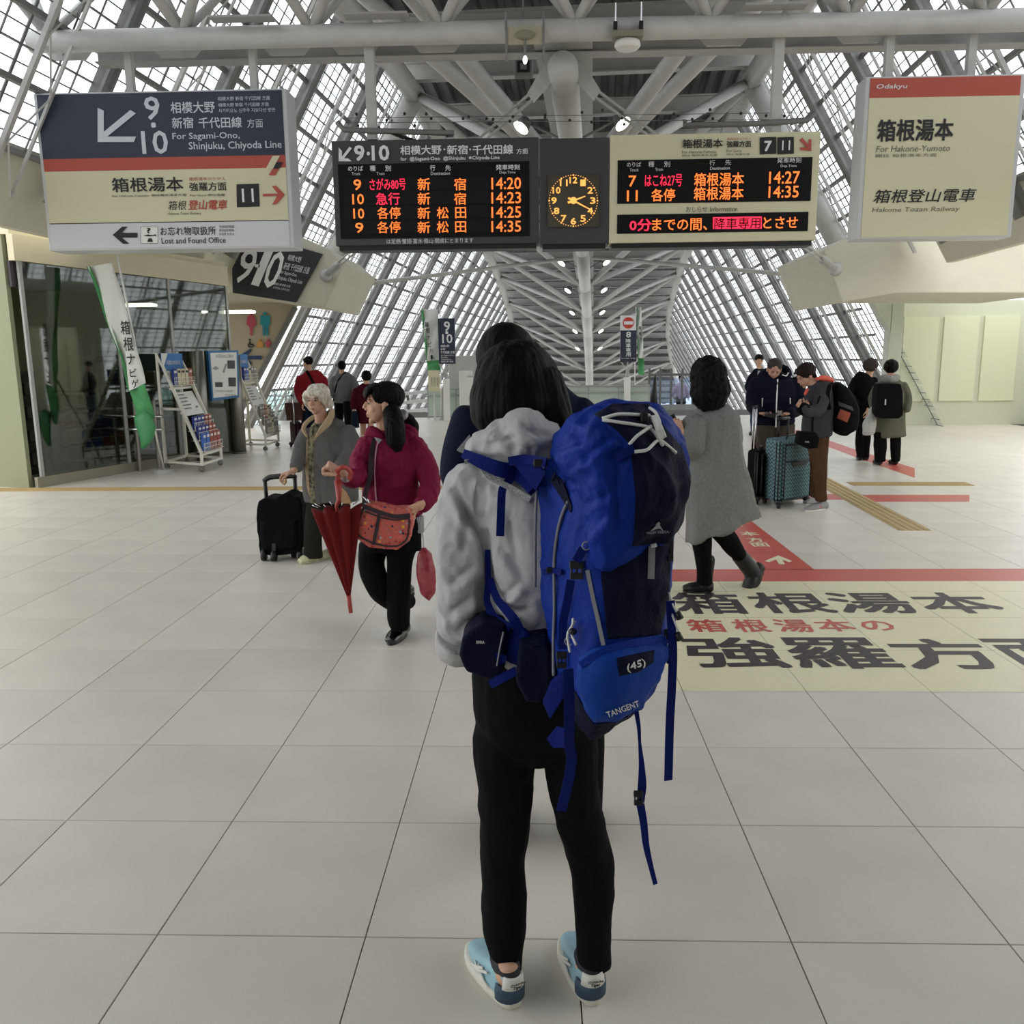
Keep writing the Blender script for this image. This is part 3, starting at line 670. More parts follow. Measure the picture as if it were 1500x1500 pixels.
picto('teal man pictogram on the beige restroom wall',tl,[disc(1004,546,13),[(972,562),(970,625),(988,632),(990,708),(1003,708),(1005,640),(1009,640),(1012,708),(1026,708),(1030,632),(1043,622),(1040,562)]])
picto('dark wheelchair pictogram below the woman pictogram',M['blackp'],[disc(893,738,7),[(890,748),(898,748),(900,768),(920,768),(926,785),(920,790),(912,776),(892,776)],[(881,765),(889,765),(886,780),(900,790),(916,785),(910,796),(892,797),(879,785)]])
picto('orange pictogram between the wheelchair and baby pictograms',orr,[disc(966,740,10),[(950,752),(947,795),(992,795),(990,752)]])
picto('small red baby pictogram on the beige restroom wall',pk,[disc(1028,740,9),[(1014,750),(1006,768),(1018,772),(1018,790),(1028,796),(1040,790),(1040,772),(1051,766),(1042,750)]])
picto('dark blue arrow on the beige wall behind the farther rack',nv,[[(800,865),(905,800),(905,822),(870,855),(980,855),(980,882),(870,882),(905,900),(905,930)]])
# ================================================================ right column and end wall
pc=at(1298,640,19.3)
t=thing('round_column','pale green-white column standing under the right concrete brace','column',(pc.x,19.3,0))
cm=mat('column_paint','c3c8b8',.5)
MB().box((pc.x,19.3,1.45),(.3,.3,2.9)).obj('shaft',cm,t,bevel=.02)
mb=MB(); mb.prism([(pc.x-.12,19.15,2.1),(pc.x-.12,19.15,2.75),(pc.x-.55,19.15,2.75)],(0,.3,0)); mb.obj('bracket',cm,t)
tag(MB().box((pc.x+2.0,20.0,1.4),(3.1,.2,2.8)).obj('wall_right_end',mat('pale_wall','c9cbb4',.7)),kind='structure')
tag(MB().box((12.0,10,1.4),(.2,20,2.8)).obj('wall_right_side',bpy.data.materials['pale_wall']),kind='structure')
for k in range(3): 
    MB().box((pc.x+.85+k*.9,19.88,1.5),(.78,.04,1.9)).obj('wall_panel',mat('wall_panel_cream','d6d8bb',.5) if k==0 else bpy.data.materials['wall_panel_cream'],bpy.data.objects['wall_right_end'])
# ================================================================ shop at the left
A=flo(187,692); B=flo(348,664)
fd=(B-A); fl_=fd.length; fd.normalize(); fn=Vector((-fd.y,fd.x,0))  # into the shop
if fn.x>0: fn=-fn
A2=A-fd*1.6
HZ=at(341,419,B.y).z; HT=at(339,391,B.y).z
sh=thing('glass_shop','glass shop under a cream fascia, dark inside, beside the leaflet racks','shop',A)
fas=mat('cream_fascia','d9d0b2',.7)
def wallseg(mb,p,q,z0,z1,th=.06,off=0):
    n=(q-p).normalized(); m_=Vector((-n.y,n.x,0)); p=p+m_*off; q=q+m_*off
    mb.bar(Vector((p.x,p.y,(z0+z1)/2)),Vector((q.x,q.y,(z0+z1)/2)),th,z1-z0)
mb=MB(); wallseg(mb,A2,B,HZ,HT,.1); mb.obj('fascia',fas,sh)
mb=MB(); mb.prism([Vector((*p.xy,HT)) for p in (A2,B,B+fn*3.4,A2+fn*3.4)],(0,0,.08)); mb.obj('shop_roof',fas,sh)
dkf=mat('shop_dark','3a3936',.5); olive=mat('shop_olive','8e9173',.7); gl2=glass('shop_glass',(.62,.68,.6),.1)
for t in (-1.5,.05,fl_*.45,fl_-.02):
    p=A+fd*t; MB().bar(Vector((p.x,p.y,0)),Vector((p.x,p.y,HZ)),.035,.05,fd).obj('glass_mullion',M['steel_mid'],sh)
for k,(t0,t1) in enumerate(((-1.5,.05),(.05,fl_*.45),(fl_*.45,fl_))):
    mb=MB(); wallseg(mb,A+fd*(t0+.02),A+fd*(t1-.02),.06,HZ-.01,.01); mb.obj('pane',gl2,sh)
mb=MB(); wallseg(mb,A2+fn*2.6,B+fn*2.6,0,HT,.08); mb.obj('back_wall',olive,sh)
mb=MB(); wallseg(mb,B+fn*.1,B+fn*2.6,0,HT,.06); mb.obj('side_wall',olive,sh)
mb=MB(); wallseg(mb,A2+fn*.1,A2+fn*2.6,0,HT,.06); mb.obj('side_wall',olive,sh)
mb=MB(); wallseg(mb,A2,A2+fd*3.2,.0,.14,.05,); mb.obj('plinth',mat('plinth_beige','8f8a79',.6),sh)
mb=MB(); wallseg(mb,A2,B,HZ-.32,HZ,.04,.06); mb.obj('dark_pelmet',mat('pelmet_dark','3b343a',.5),sh)
for k,(u,v,l) in enumerate(((190,447,.8),(335,457,.9))):
    c=at(u,v,13.4+k*1.6); MB().box((c.x,c.y,c.z),(l,.22,.05)).obj('ceiling_light',mat('shop_light','fffdf0',.5,emit=3) if k==0 else bpy.data.materials['shop_light'],sh,bevel=.02)
pc_=A+fd*(fl_*.62)+fn*.25
MB().tube([(pc_.x,pc_.y,0),(pc_.x,pc_.y,HZ)],.11,20).obj('purple_pillar',mat('purple_banner','63404f',.6),sh,True)
mb=MB()
for ch,z in (('e',2.25),('g',2.02)):
    O=pc_-fn*.125+Vector((0,0,z))-fd*.06; text(mb,ch,(O,fd,Vector((0,0,1)),-fn),0,0,.12,.17)
mb.obj('pillar_letter',mat('letter_mauve','a98a97',.6),sh)
# shelving inside
for k,(t,h) in enumerate(((-.9,1.5),(.35,1.2),(1.2,1.7),(2.0,1.2))):
    s_=thing('shop_shelf','dark shop shelf behind the glass, '+['at the wall side','behind the near banner','behind the nearer leaflet rack','beside the steel post'][k],'shelf',A+fd*t+fn*1.2)
    c=A+fd*t+fn*1.2; mb=MB()
    for dx in (-.4,.4): 
        q=c+fd*dx; mb.bar((q.x,q.y,0),(q.x,q.y,h),.04,.3,fd)
    mb.obj('upright',dkf,s_); mb=MB()
    for j in range(5):
        z=.12+j*(h-.15)/4; mb.bar(Vector((*(c-fd*.4).xy,z)),Vector((*(c+fd*.4).xy,z)),.34,.025)
    mb.obj('shelf_boards',dkf,s_)
    mb=MB()
    for j in range(4):
        z=.14+j*(h-.15)/4
        for i in range(5):
            q=c+fd*(-.33+i*.16)-fn*.05; mb.box((q.x,q.y,z+.1),(.1,.1,.17),(fd,fn,Vector((0,0,1))))
    tag(mb.obj('shelf_goods',mat('goods_%d'%k,['57544a','6a5a50','4a4e46','5f5c58'][k],.6),s_),kind='stuff')
# steel posts, rails and the framed poster between them
stl=mat('brushed_steel','8b8780',.35,metal=.8)
def post(u,v,r_,h,label):
    p=flo(u,v); t=thing('steel_post',label,'post',p); MB().tube([p,p+Vector((0,0,h))],r_,24).obj('shaft',stl,t,True); MB().tube([p,p+Vector((0,0,.03))],r_*1.06,24).obj('foot_ring',M['steel_dark'],t,True); return p
p1=post(300,674,.115,1.78,'brushed steel post behind the nearer leaflet rack'); 
p2=post(351,664,.12,1.72,'dark steel post between the framed poster and the farther rack')
YP=p2.y-.25
def onf(u,v,off=-.2):
    d=ray(u,v); n=fn; q=A+fn*off; return CAM+d*((q-CAM).dot(n)/d.dot(n))
ps=thing('framed_poster','framed white poster with blue frame hung between the steel posts','poster',at(328,550,YP))
mb=MB(); P4=[(305,514),(349,513),(350.5,582),(311,587)]
mb.prism([onf(u,v) for u,v in P4[::-1]],fn*.05); mb.obj('blue_frame',mat('poster_blue','2f6d9e',.5),ps)
mb=MB(); mb.prism([onf(u,v,-.206) for u,v in ((308,517),(346.5,516),(348,579),(313,583))][::-1],fn*.006); mb.obj('sheet',M['white'],ps)
mb=MB()
for q in (((333,528),(344,528),(344,540),(333.5,540)),((334.5,553),(345.5,553),(345.5,566),(335,566)),((315,560),(326,560),(326,567),(315.5,567))): mb.prism([onf(u,v,-.21) for u,v in q],fn*.002)
mb.obj('photo_print',mat('poster_photo','4a4246',.6,noise=.4,scale=40),ps)
mb=MB()
def ftxt(mb,s_,u0,v0,u1,v1):
    O=onf(u0,v1,-.212); text(mb,s_,(O,onf(u1,v1,-.212)-O,onf(u0,v0,-.212)-O,-fn),0,0,1,1)
ftxt(mb,'手荷物のご案内',316,519,342,524); ftxt(mb,'ご利用のお客様へ',315,571,344,574.5); ftxt(mb,'総合案内',330,577,345,580)
for q in (((330,533),(333,533),(329,546),(326,546)),((311,540),(316,536),(321,540),(316,542))): mb.prism([onf(u,v,-.21) for u,v in q],fn*.002)
mb.obj('poster_print',mat('poster_grey','9a9a98',.6),ps)
t=thing('rail','pair of short steel rails between shop glass and nearer rack','rail',at(230,650,12.4))
for v in (610,629):
    MB().tube([at(150,v,12.35),at(238,v,12.35)],.022,12).obj('rail_bar',M['chrome'],t,True)
for u in (200,228): 
    p=flo(u,692); MB().tube([(p.x,12.4,0),(p.x,12.4,1.05)],.03,12).obj('rail_post',stl,t)
# leaflet racks
wf=mat('rack_white','e4e0d2',.5); blue=mat('rack_header_blue','2f74b8',.5)
lb=[mat('leaflet_blue','2a3f8f',.5,noise=.3,scale=60),mat('leaflet_red','a5503f',.5,noise=.35,scale=60),mat('leaflet_cream','d8cfae',.5,noise=.15,scale=50),mat('leaflet_grey','8a8582',.5,noise=.4,scale=60),mat('leaflet_mid_blue','3f6cc0',.5,noise=.3,scale=60)]
def rack(FL,FR,BL,H,label,which,scheme):
    X=(FR-FL); w=X.length; X.normalize(); Yd=(BL-FL); d=Yd.length; Yd.normalize(); Z_=Vector((0,0,1))
    P=lambda x,y,z: FL+X*x+Yd*y+Z_*z
    t=thing('leaflet_rack',label,'rack',FL)
    s_=.035; fr=MB()
    for x in (0,w):
        fr.bar(P(x,0,.12),P(x,d,.12),s_,s_); fr.bar(P(x,d,.1),P(x,d,H),s_*1.1,s_*1.1,X)
        fr.obj('side_frame',wf,t) if 0 else None
    for x in (0,w):
        mb=MB(); mb.bar(P(x,0,.12),P(x,d,.12),s_,s_); mb.bar(P(x,d,.1),P(x,d,H),s_*1.1,s_*1.1,X)
        mb.bar(P(x,0,.1),P(x,0,.32),s_,s_,X); mb.bar(P(x,0,.3),P(x,d*.82,H*.86),s_,s_*1.6,X); mb.bar(P(x,d*.82,H*.86),P(x,d,H*.98),s_,s_,X)
        mb.bar(P(x,d*.45,.92),P(x,d,.92),s_,s_); mb.obj('side_frame',wf,t)
    for (y,z) in ((0,.12),(d,.12),(0,.26),(d*.7,1.22),(d*.45,.86)):
        MB().bar(P(0,y,z),P(w,y,z),s_,s_).obj('cross_bar',wf,t)
    hd=MB().box(P(w/2,d*.9,H-.13),(w*.98,.015,.26),(X,Yd,Z_)).obj('header_panel',blue,t)
    mb=MB(); mb.prism([P(.01,d*.9-.012,H),P(.01,d*.9-.012,H-.26),P(w*.02,d*.9-.012,H-.26),P(w*.3,d*.9-.012,H)][::-1],Yd*.004); mb.obj('header_corner',M['white'],hd)
    mb=MB(); text(mb,'小田急からのお知らせ',(P(w*.2,d*.9-.014,H-.17),X,Z_,-Yd),0,0,w*.66,.07,.01); tag(mb.obj('header_lettering',M['whitep'],hd),kind='stuff')
    # notice sheet on the slope
    n_sl=(P(0,d*.68,1.16)-P(0,d*.4,.84)); 
    nb=MB(); nb.prism([P(.05,d*.36,.82),P(w-.05,d*.36,.82),P(w-.05,d*.66,1.16),P(.05,d*.66,1.16)],Yd*.01); nb.obj('notice_sheet',M['white'],t)
    mb=MB()
    for a,b,c_,e in ((.1,.5,.3,.93),(.15,.35,.2,.86),(.55,.3,.8,.5)):
        pass
    for j in range(5):
        y=d*(.62-.045*j); z=1.115-.05*j; mb.prism([P(w*.12,y-.012,z),P(w*(.45+.07*(j%2)),y-.012,z),P(w*(.45+.07*(j%2)),y-.004,z+.016),P(w*.12,y-.004,z+.016)],Yd*-.003)
    mb.box(P(w*.72,d*.45-.02,.93),(.05,.01,.03),(X,Yd,Z_)); tag(mb.obj('notice_print',M['steel_dark'],t),kind='stuff')
    rows=[(0,.3,'lowest',scheme[0],5,.26),(1,.46,'second',scheme[1],5,.2),(2,.6,'third',scheme[2],5,.2),(3,1.26,'top',scheme[3],5,.24)]
    for k,z,rn,sc,n,h in rows:
        y=d*(z-.3)/(H*.86-.3)*.82-.0
        tray=MB(); 
        for zz in (0,.06,.12): tray.bar(P(.02,y-.06,z+zz),P(w-.02,y-.06,z+zz),.008,.008)
        for j in range(13): 
            xx=.03+(w-.06)*j/12; tray.bar(P(xx,y-.06,z),P(xx,y-.06,z+.12),.006,.006,X)
        tray.bar(P(.02,y,z),P(w-.02,y,z),.13,.008); tag(tray.obj('wire_tray',wf,t),kind='stuff')
        for j in range(n):
            cw=(w-.08)/n; c=P(.04+cw*(j+.5),y-.01,z+.01+h/2)
            cn=['dark blue','orange-red','cream','grey','mid-blue'][sc[j]]
            o=MB().box((0,0,0),(cw*.86,.05,h),(X,Yd,Z_)).obj('leaflet_stack',lb[sc[j]],bevel=.004); o.location=c
            pos=['at the left end','second from the left','in the middle','second from the right','at the right end'][j]
            tag(o,'%s leaflet stack %s of the %s tray, %s rack'%(cn,pos,rn,which),'leaflets',group='leaflet stacks in the %s rack'%which)
            MB().box((0,-.0,h*.32),(cw*.6,.054,h*.14),(X,Yd,Z_)).obj('cover_title',M['white'] if sc[j]!=2 else M['blackp'],o)
    cs=mat('castor_grey','77756f',.5) if 'castor_grey' not in bpy.data.materials else bpy.data.materials['castor_grey']
    for x in (.02,w-.02):
        for y in (.02,d-.02):
            p=P(x,y,.045); MB().tube([p-X*.012,p+X*.012],.042,14).obj('castor',cs,t,True); MB().bar(P(x,y,.05),P(x,y,.11),.02,.02,X).obj('castor_stem',cs,t)
FL1=flo(297,692); FR1=flo(333,679); BL1=flo(247,688)
FR1=FL1+(FR1-FL1).normalized()*.82
rack(FL1,FR1,BL1+(BL1-FL1).normalized()*.05,1.74,'white slanted leaflet rack with blue header, nearer of the two','nearer',((4,4,1,1,1),(0,0,0,1,1),(0,0,0,1,1),(0,2,2,2,1)))
FL2=flo(390,661); FR2=flo(415,652); BL2=flo(346,660)
FR2=FL2+(FR2-FL2).normalized()*.8
rack(FL2,FR2,FL2+(BL2-FL2).normalized()*.62,1.74,'white slanted leaflet rack with blue header, farther of the two','farther',((3,3,2,3,3),(3,1,2,3,3),(3,3,1,2,3),(0,4,2,3,3)))
# ---- banners on poles
clothw=mat('banner_white','e2e4de',.8); clothg=mat('banner_green','4f9a5e',.8,noise=.15,scale=8)
def strip(mb,L,R,th,wave=.03,n=16):
    """cloth between two lists of points (left edge, right edge)"""
    m_=len(L); V_=[];k=6
    for i in range(m_):
        for j in range(k+1):
            t=j/k; p=L[i].lerp(R[i],t); V_.append(p+Vector((0,wave*math.sin(t*5+i*.7),0)))
    fs=[]
    for i in range(m_-1):
        for j in range(k): a=i*(k+1)+j; fs.append((a,a+1,a+k+2,a+k+1))
    b=len(V_); V2=[p+Vector((0,th,0)) for p in V_]; fs2=[tuple(q+b for q in f[::-1]) for f in fs]
    rim=[]
    for i in range(m_-1):
        rim+=[(i*(k+1),(i+1)*(k+1),(i+1)*(k+1)+b,i*(k+1)+b),(i*(k+1)+k,i*(k+1)+k+b,(i+1)*(k+1)+k+b,(i+1)*(k+1)+k)]
    mb.add(V_+V2,fs+fs2+rim); return mb
def resamp(P,n):
    P=[Vector(p) for p in P]; out=[]
    for i in range(n):
        t=i/(n-1)*(len(P)-1); k=min(int(t),len(P)-2); out.append(P[k].lerp(P[k+1],t-k))
    return out
YBN=22.7
GF=lambda u,Y: Vector((at(u,610,Y).x,Y,0))
def banner(label,Y,ltop,lmid,lbot,rtop,rmid,rbot,split,pole,chars,foot):
    t=thing('nobori_banner',label,'banner',foot)
    L_=resamp([at(*p,Y) for p in (ltop,lmid,lbot)],21); R_=resamp([at(*p,Y) for p in (rtop,rmid,rbot)],21)
    ns=int(20*split)
    strip(MB(),L_[:ns+1],R_[:ns+1],.004).obj('cloth',clothw,t,True)
    strip(MB(),L_[ns:],R_[ns:],.004).obj('green_hem',clothg,t,True)
    Lg=[a.lerp(b,-.02)+Vector((0,-.012,0)) for a,b in zip(L_,R_)]; Lg2=[a.lerp(b,.14)+Vector((0,-.012,0)) for a,b in zip(L_,R_)]
    strip(MB(),Lg[:ns+1],Lg2[:ns+1],.003).obj('green_edge',clothg,t,True)
    MB().tube([at(*p,Y+.03) for p in pole[:-1]]+[foot+Vector((0,0,.03))],.014,10).obj('pole',M['white'],t,True)
    mb=MB(); 
    for ch,(u0,v0,u1,v1) in chars: ptext(mb,ch,u0,v0,u1,v1,Y-.05,.012)
    tag(mb.obj('brush_lettering',M['blackp'],t),kind='stuff')
    MB().tube([foot,foot+Vector((0,0,.05))],[.16,.13],20).obj('base_weight',M['steel_mid'],t)
    return t
f=flo(645,614)
banner('white and green banner beside the 9 and 10 pole sign',YBN,(617,453),(622,500),(627,548),(642,453),(643,500),(645,545),.8,[(644.5,450),(646,548),(646,612)],[('箱',(622.5,472,628,479)),('根',(624,480,629.5,488)),('ナ',(625,491,630,498)),('ビ',(627,501,632,508)),('ハ',(629,511,634,517)),('ー',(631,520,634,526)),('ド',(632,523,637,528))],GF(646,YBN))
banner('narrow white and green banner beside the no-entry pole sign',YBN,(933,452),(934,500),(935,548),(939,450),(942,500),(944,550),.78,[(931.5,450),(930,548),(929,600)],[('箱',(936,478,939,483)),('根',(936,486,939.5,491)),('ハ',(937,494,940,499))],GF(929,YBN))
t=banner('white and green banner leaning in front of the shop glass at the left edge',11.6,(128,390),(176,520),(203,625),(165,385),(200,510),(226,612),.78,[(171,370),(205,540),(241,691)],[('箱',(177,470,190,490)),('根',(181,494,195,514)),('ナ',(186,518,198,534)),('ビ',(190,540,200,552)),('ゲ',(193,556,203,568))],flo(241,692))
t=thing('umbrella_bag_net','sagging green net bag hanging from the leaning banner','net bag',at(212,620,11.5)); c=at(212,622,11.5)
MB().tube([c+Vector((-.06,0,.15)),c+Vector((-.02,0,.08)),c+Vector((.02,0,-.05)),c+Vector((.0,0,-.2)),c+Vector((-.06,0,-.33))],[(.09,.05),(.13,.06),(.14,.06),(.09,.04),(.02,.02)],14,up=(0,1,0)).obj('net',mat('net_green','3f8a55',.5),t,True)
# ---- pole signs
def polesign(label,Y,u0,v0,u1,v1,m,foot,parts,fork=True):
    t=thing('pole_sign',label,'sign',(foot.x,Y,0)); mb=MB(); a,b,w,tp=prect(mb,u0,v0,u1,v1,Y,.12); mb.obj('panel',m,t,bevel=.01)
    x=foot.x; MB().box((x,Y,.55),(.16,.16,1.1)).obj('post_base',M['white'],t,bevel=.01)
    MB().tube([(x,Y,1.1),(x,Y,w-.25)],.05,12).obj('post_neck',M['steel_mid'],t)
    for dx in (-.18,0,.18): MB().tube([(x,Y,w-.27),(x+dx,Y-.05,w+.02)],.018,8).obj('fork_arm',M['steel'],t)
    parts(t); return t
Yp=22.5
def f1(t):
    mb=MB(); ptext(mb,'9',650.5,471,659,485,Yp-.125,.02); ptext(mb,'·',653,486,656,488.5,Yp-.125,.3); ptext(mb,'10',648,489.5,662.5,502.5,Yp-.125,.02)
    ptext(mb,'相模大野',645.5,505,658,508.5,Yp-.125,.01); ptext(mb,'新宿',645.5,510,652,513,Yp-.125,.01); ptext(mb,'千代田線 方面',645.5,514,666,518,Yp-.125,.01)
    for k,s_ in enumerate(('for Sagami-Ono,','Shinjuku,','Chiyoda Line','相模大野 新宿')): ptext(mb,s_,646,519.5+3*k,646+(19,10,15,18)[k],522+3*k,Yp-.125)
    tag(mb.obj('lettering',M['whitep'],t),kind='stuff')
polesign('dark pole sign with white 9 and 10 in front of the left glazing',Yp,643,466.5,667,533,M['navy'],flo(658,614),f1)
def f2(t):
    mb=MB(); prect(mb,908.5,462,932,484,Yp-.122,.01); mb.obj('white_plate',M['whitep'],t)
    mb=MB(); c=at(920.5,473,Yp-.14); mb.tube([c,c+Vector((0,.008,0))],.145,28,up=(0,0,1)); mb.obj('no_entry_disc',mat('no_entry_red','c8402f',.5),t)
    mb=MB(); prect(mb,914,470.6,927.5,475.4,Yp-.145,.006); mb.obj('no_entry_bar',M['whitep'],t)
    mb=MB(); ptext(mb,'8',917.5,486,924,494,Yp-.125,.03)
    for k,ch in enumerate('降車専用'): ptext(mb,ch,916.8,496.5+6.6*k,924,502.4+6.6*k,Yp-.125,.012)
    ptext(mb,'Arrivals Only',910,524,930.5,526.2,Yp-.125); tag(mb.obj('lettering',M['whitep'],t),kind='stuff')
polesign('dark pole sign with no-entry disc and white 8 in front of the spine',Yp,908.5,462,932,530,M['navy'],flo(918,614),f2)
# ---- parapets at the end of the concourse
pg=mat('pale_green_panel','b9c6b9',.35,spec=.6); pgl=glass('parapet_glass',(.78,.93,.9),.08)
def parapet(label,u0,u1,vb,vt,m,posts,Y=None,glassy=False):
    a=flo(u0,vb); b=flo(u1,vb); zt_p=at(u0,vt,a.y).z
    t=thing('parapet',label,'parapet',a)
    n=max(1,posts)
    for k in range(n):
        p=a.lerp(b,k/n); q=a.lerp(b,(k+1)/n); d=(q-p).normalized()*.02
        mb=MB(); wallseg(mb,p+d,q-d,.06,zt_p-.02,.05 if not glassy else .015); mb.obj('panel',m,t)
    mb=MB()
    for k in range(n+1):
        p=a.lerp(b,k/n); MB().bar((p.x,p.y,0),(p.x,p.y,zt_p),.04,.05,(1,0,0)).obj('post',M['steel_mid'],t)
    for zz in (zt_p,zt_p-.17): MB().tube([Vector((*(a-Vector((0,.06,0))).xy,zz)),Vector((*(b-Vector((0,.06,0))).xy,zz))],.022,10).obj('rail',M['steel_mid'],t,True)
parapet('pale green parapet panels behind the left banner and pole sign',628,690,613,570,pg,3)
parapet('pale green parapet panels behind the blue backpack',690,950,613.5,566,pg,6)
parapet('teal glass parapet at the far left beside the red-jacketed traveller',372,437,613,571,pgl,4,glassy=True)
parapet('teal glass parapet at the far right behind the travellers',1180,1290,612,572,pgl,4,glassy=True)
for u,l in ((685,'white boxy ticket post behind the long-haired traveller'),):
    p=flo(u,613); t=thing('ticket_post',l,'post',p); MB().box((p.x,p.y-.3,.65),(.36,.16,1.3)).obj('body',M['white'],t,bevel=.02); MB().tube([(p.x+.05,p.y-.4,1.15),(p.x+.2,p.y-.4,1.15)],.02,8).obj('hook',M['steel'],t)
# banner box below the left banner
c=at(636,560,22.4); t=thing('notice_board','cream notice board under the left banner','notice board',(c.x,22.4,0)); MB().box((c.x,22.4,1.05),(.3,.08,.55)).obj('board',M['cream'],t); MB().tube([(c.x,22.4,0),(c.x,22.4,.8)],.03,8).obj('stem',M['steel'],t)
mb=MB(); 
for k in range(3): ptext(mb,'案内所',631+k*4.5,552,633.5+k*4.5,566,22.35)
mb.obj('notice_print',M['steel_dark'],t)
# pale rounded housing
c=flo(728,612); t=thing('round_housing','pale rounded machine housing behind the parapet right of the black-haired traveller','housing',(c.x,24.2,0))
mb=MB(); pr=[(c.x-1.4,24.2,0),(c.x+.62,24.2,0)]+[(c.x+.62-.0-1.2*(1-math.cos(a)) ,24.2,.75+.95*math.sin(a)) for a in np.linspace(0,math.pi/2,9)]+[(c.x-1.4,24.2,1.7)]
mb.prism(pr,(0,.8,0)); mb.obj('shell',mat('housing_grey','b9b9b3',.5),t,bevel=.02)
# end windows and stair landing at the right of centre
t=thing('stair_screen','steel framed end window by the far stair, left of the woman in pink','window',flo(975,605))
a=at(950,606,27.5); b=at(1030,606,27.5)
for k in range(6):
    x=a.x+(b.x-a.x)*k/5; MB().box((x,27.5,.35),(.07,.07,1.8)).obj('frame_post',M['steel_dark'],t)
for k in range(5):
    x=a.x+(b.x-a.x)*(k+.5)/5; MB().box((x,27.5,.5),((b.x-a.x)/5-.07,.02,.9)).obj('pane',glass('end_glass',(.75,.85,1),.05) if k==0 else bpy.data.materials['end_glass'],t)
MB().box(((a.x+b.x)/2,27.5,1.05),(b.x-a.x,.08,.08)).obj('top_rail',M['steel_dark'],t); MB().box(((a.x+b.x)/2,27.5,-.05),(b.x-a.x,.1,.3)).obj('sill',M['steel_mid'],t)
st=tag(MB().box(((a.x+b.x)/2+.4,28,-.45),(4.5,9,.1)).obj("floor_landing",M['grout']),kind='structure')
# sloping pale beams outside at the left end of the parapet
t=thing('stair_canopy','pale sloping stair canopy beyond the parapet left of the banner','canopy',at(606,600,26))
for v0,v1 in ((580,573),(592,586),(603,600)):
    mb=MB(); mb.bar(at(520,v0+4,27),at(632,v1,27),.3,.1); mb.obj('beam',M['white'],t)
mb=MB(); mb.bar(at(520,610,27),at(560,575,27),.08,.08); mb.bar(at(600,610,27),at(597,578,27),.08,.08); mb.obj('strut',M['steel_dark'],t)
t=thing('folded_flag','folded black umbrella stand by the end window','stand',at(957,605,24.6)); c=flo(957,606)
MB().tube([(c.x,c.y,0),(c.x,c.y,.5),(c.x+.04,c.y,1.1)],[.13,.11,.02],14).obj('cover',M['black'],t,True); MB().tube([(c.x,c.y,0),(c.x,c.y,.03)],.15,14).obj('base',M['steel_dark'],t)
# ================================================================ figure and soft-body tools
import bmesh
from mathutils.bvhtree import BVHTree
def zc(p): return (Vector(p)-CAM).dot(_f)
def px2m(p): return zc(p)/F
def proj(p):
    d=Vector(p)-CAM; z=d.dot(_f); return (750+F*d.dot(_r)/z,750-F*d.dot(_u)/z)
def vnoise(P,seed=0):
    """smooth value noise, P (n,3) -> -1..1"""
    P=np.asarray(P,float)+seed*17.13; i=np.floor(P).astype(np.int64); f=P-i; f=f*f*(3-2*f)
    def h(a,b,c):
        x=(a*73856093)^(b*19349663)^(c*83492791); x=(x^(x>>13))*1274126177; x=x^(x>>16); return (x&0xffff)/32767.5-1
    r=0
    for dx in (0,1):
        for dy in (0,1):
            for dz in (0,1):
                w=(f[:,0] if dx else 1-f[:,0])*(f[:,1] if dy else 1-f[:,1])*(f[:,2] if dz else 1-f[:,2])
                r=r+w*h(i[:,0]+dx,i[:,1]+dy,i[:,2]+dz)
    return r
def fold(amp,sc=(9,9,3),seed=0,sharp=.6):
    """cloth folds: ridged noise, longest along the axis with the smallest scale"""
    def fn(co,no):
        s=np.array(sc); w=vnoise(co*s*.6,seed+5)[:,None]*.6
        n1=vnoise(co*s+w,seed); n2=vnoise(co*s*2.1+w,seed+1)
        rg=(1-2*np.abs(n1))*sharp+n1*(1-sharp)+.4*n2
        return co+no*(amp*rg)[:,None]
    return fn
def creases(segs,amp,w,Y):
    """pressed-in creases with a raised lip, along measured lines on a garment"""
    S=[(np.array(a),np.array(b),s_) for a,b,s_ in segs]
    def fn(co,no):
        z=(co-np.array(CAM))@np.array(_f); U=np.stack([750+F*((co-np.array(CAM))@np.array(_r))/z,750-F*((co-np.array(CAM))@np.array(_u))/z],1)
        front=((co-np.array(CAM))*no).sum(1)<0; d=np.zeros(len(co))
        for a,b,s_ in S:
            ab=b-a; t=np.clip(((U-a)@ab)/(ab@ab),0,1); q=a+t[:,None]*ab; sd=((U-q)@np.array([-ab[1],ab[0]]))/np.linalg.norm(ab); ds=np.linalg.norm(U-q,axis=1)*(Y/F)
            fade=np.clip(np.minimum(t,1-t)*5,0.15,1); d+=s_*fade*(-np.exp(-(ds/w)**2)+.75*np.exp(-((ds-2*w)/(1.3*w))**2)*(sd>0))
        return co+no*(amp*d*front)[:,None]
    return fn
def pull(pts,amp,rad):
    def fn(co,no):
        for p in pts:
            d=np.linalg.norm(co-np.array(p),axis=1); co=co+no*(amp*np.exp(-(d/rad)**2))[:,None]
        return co
    return fn
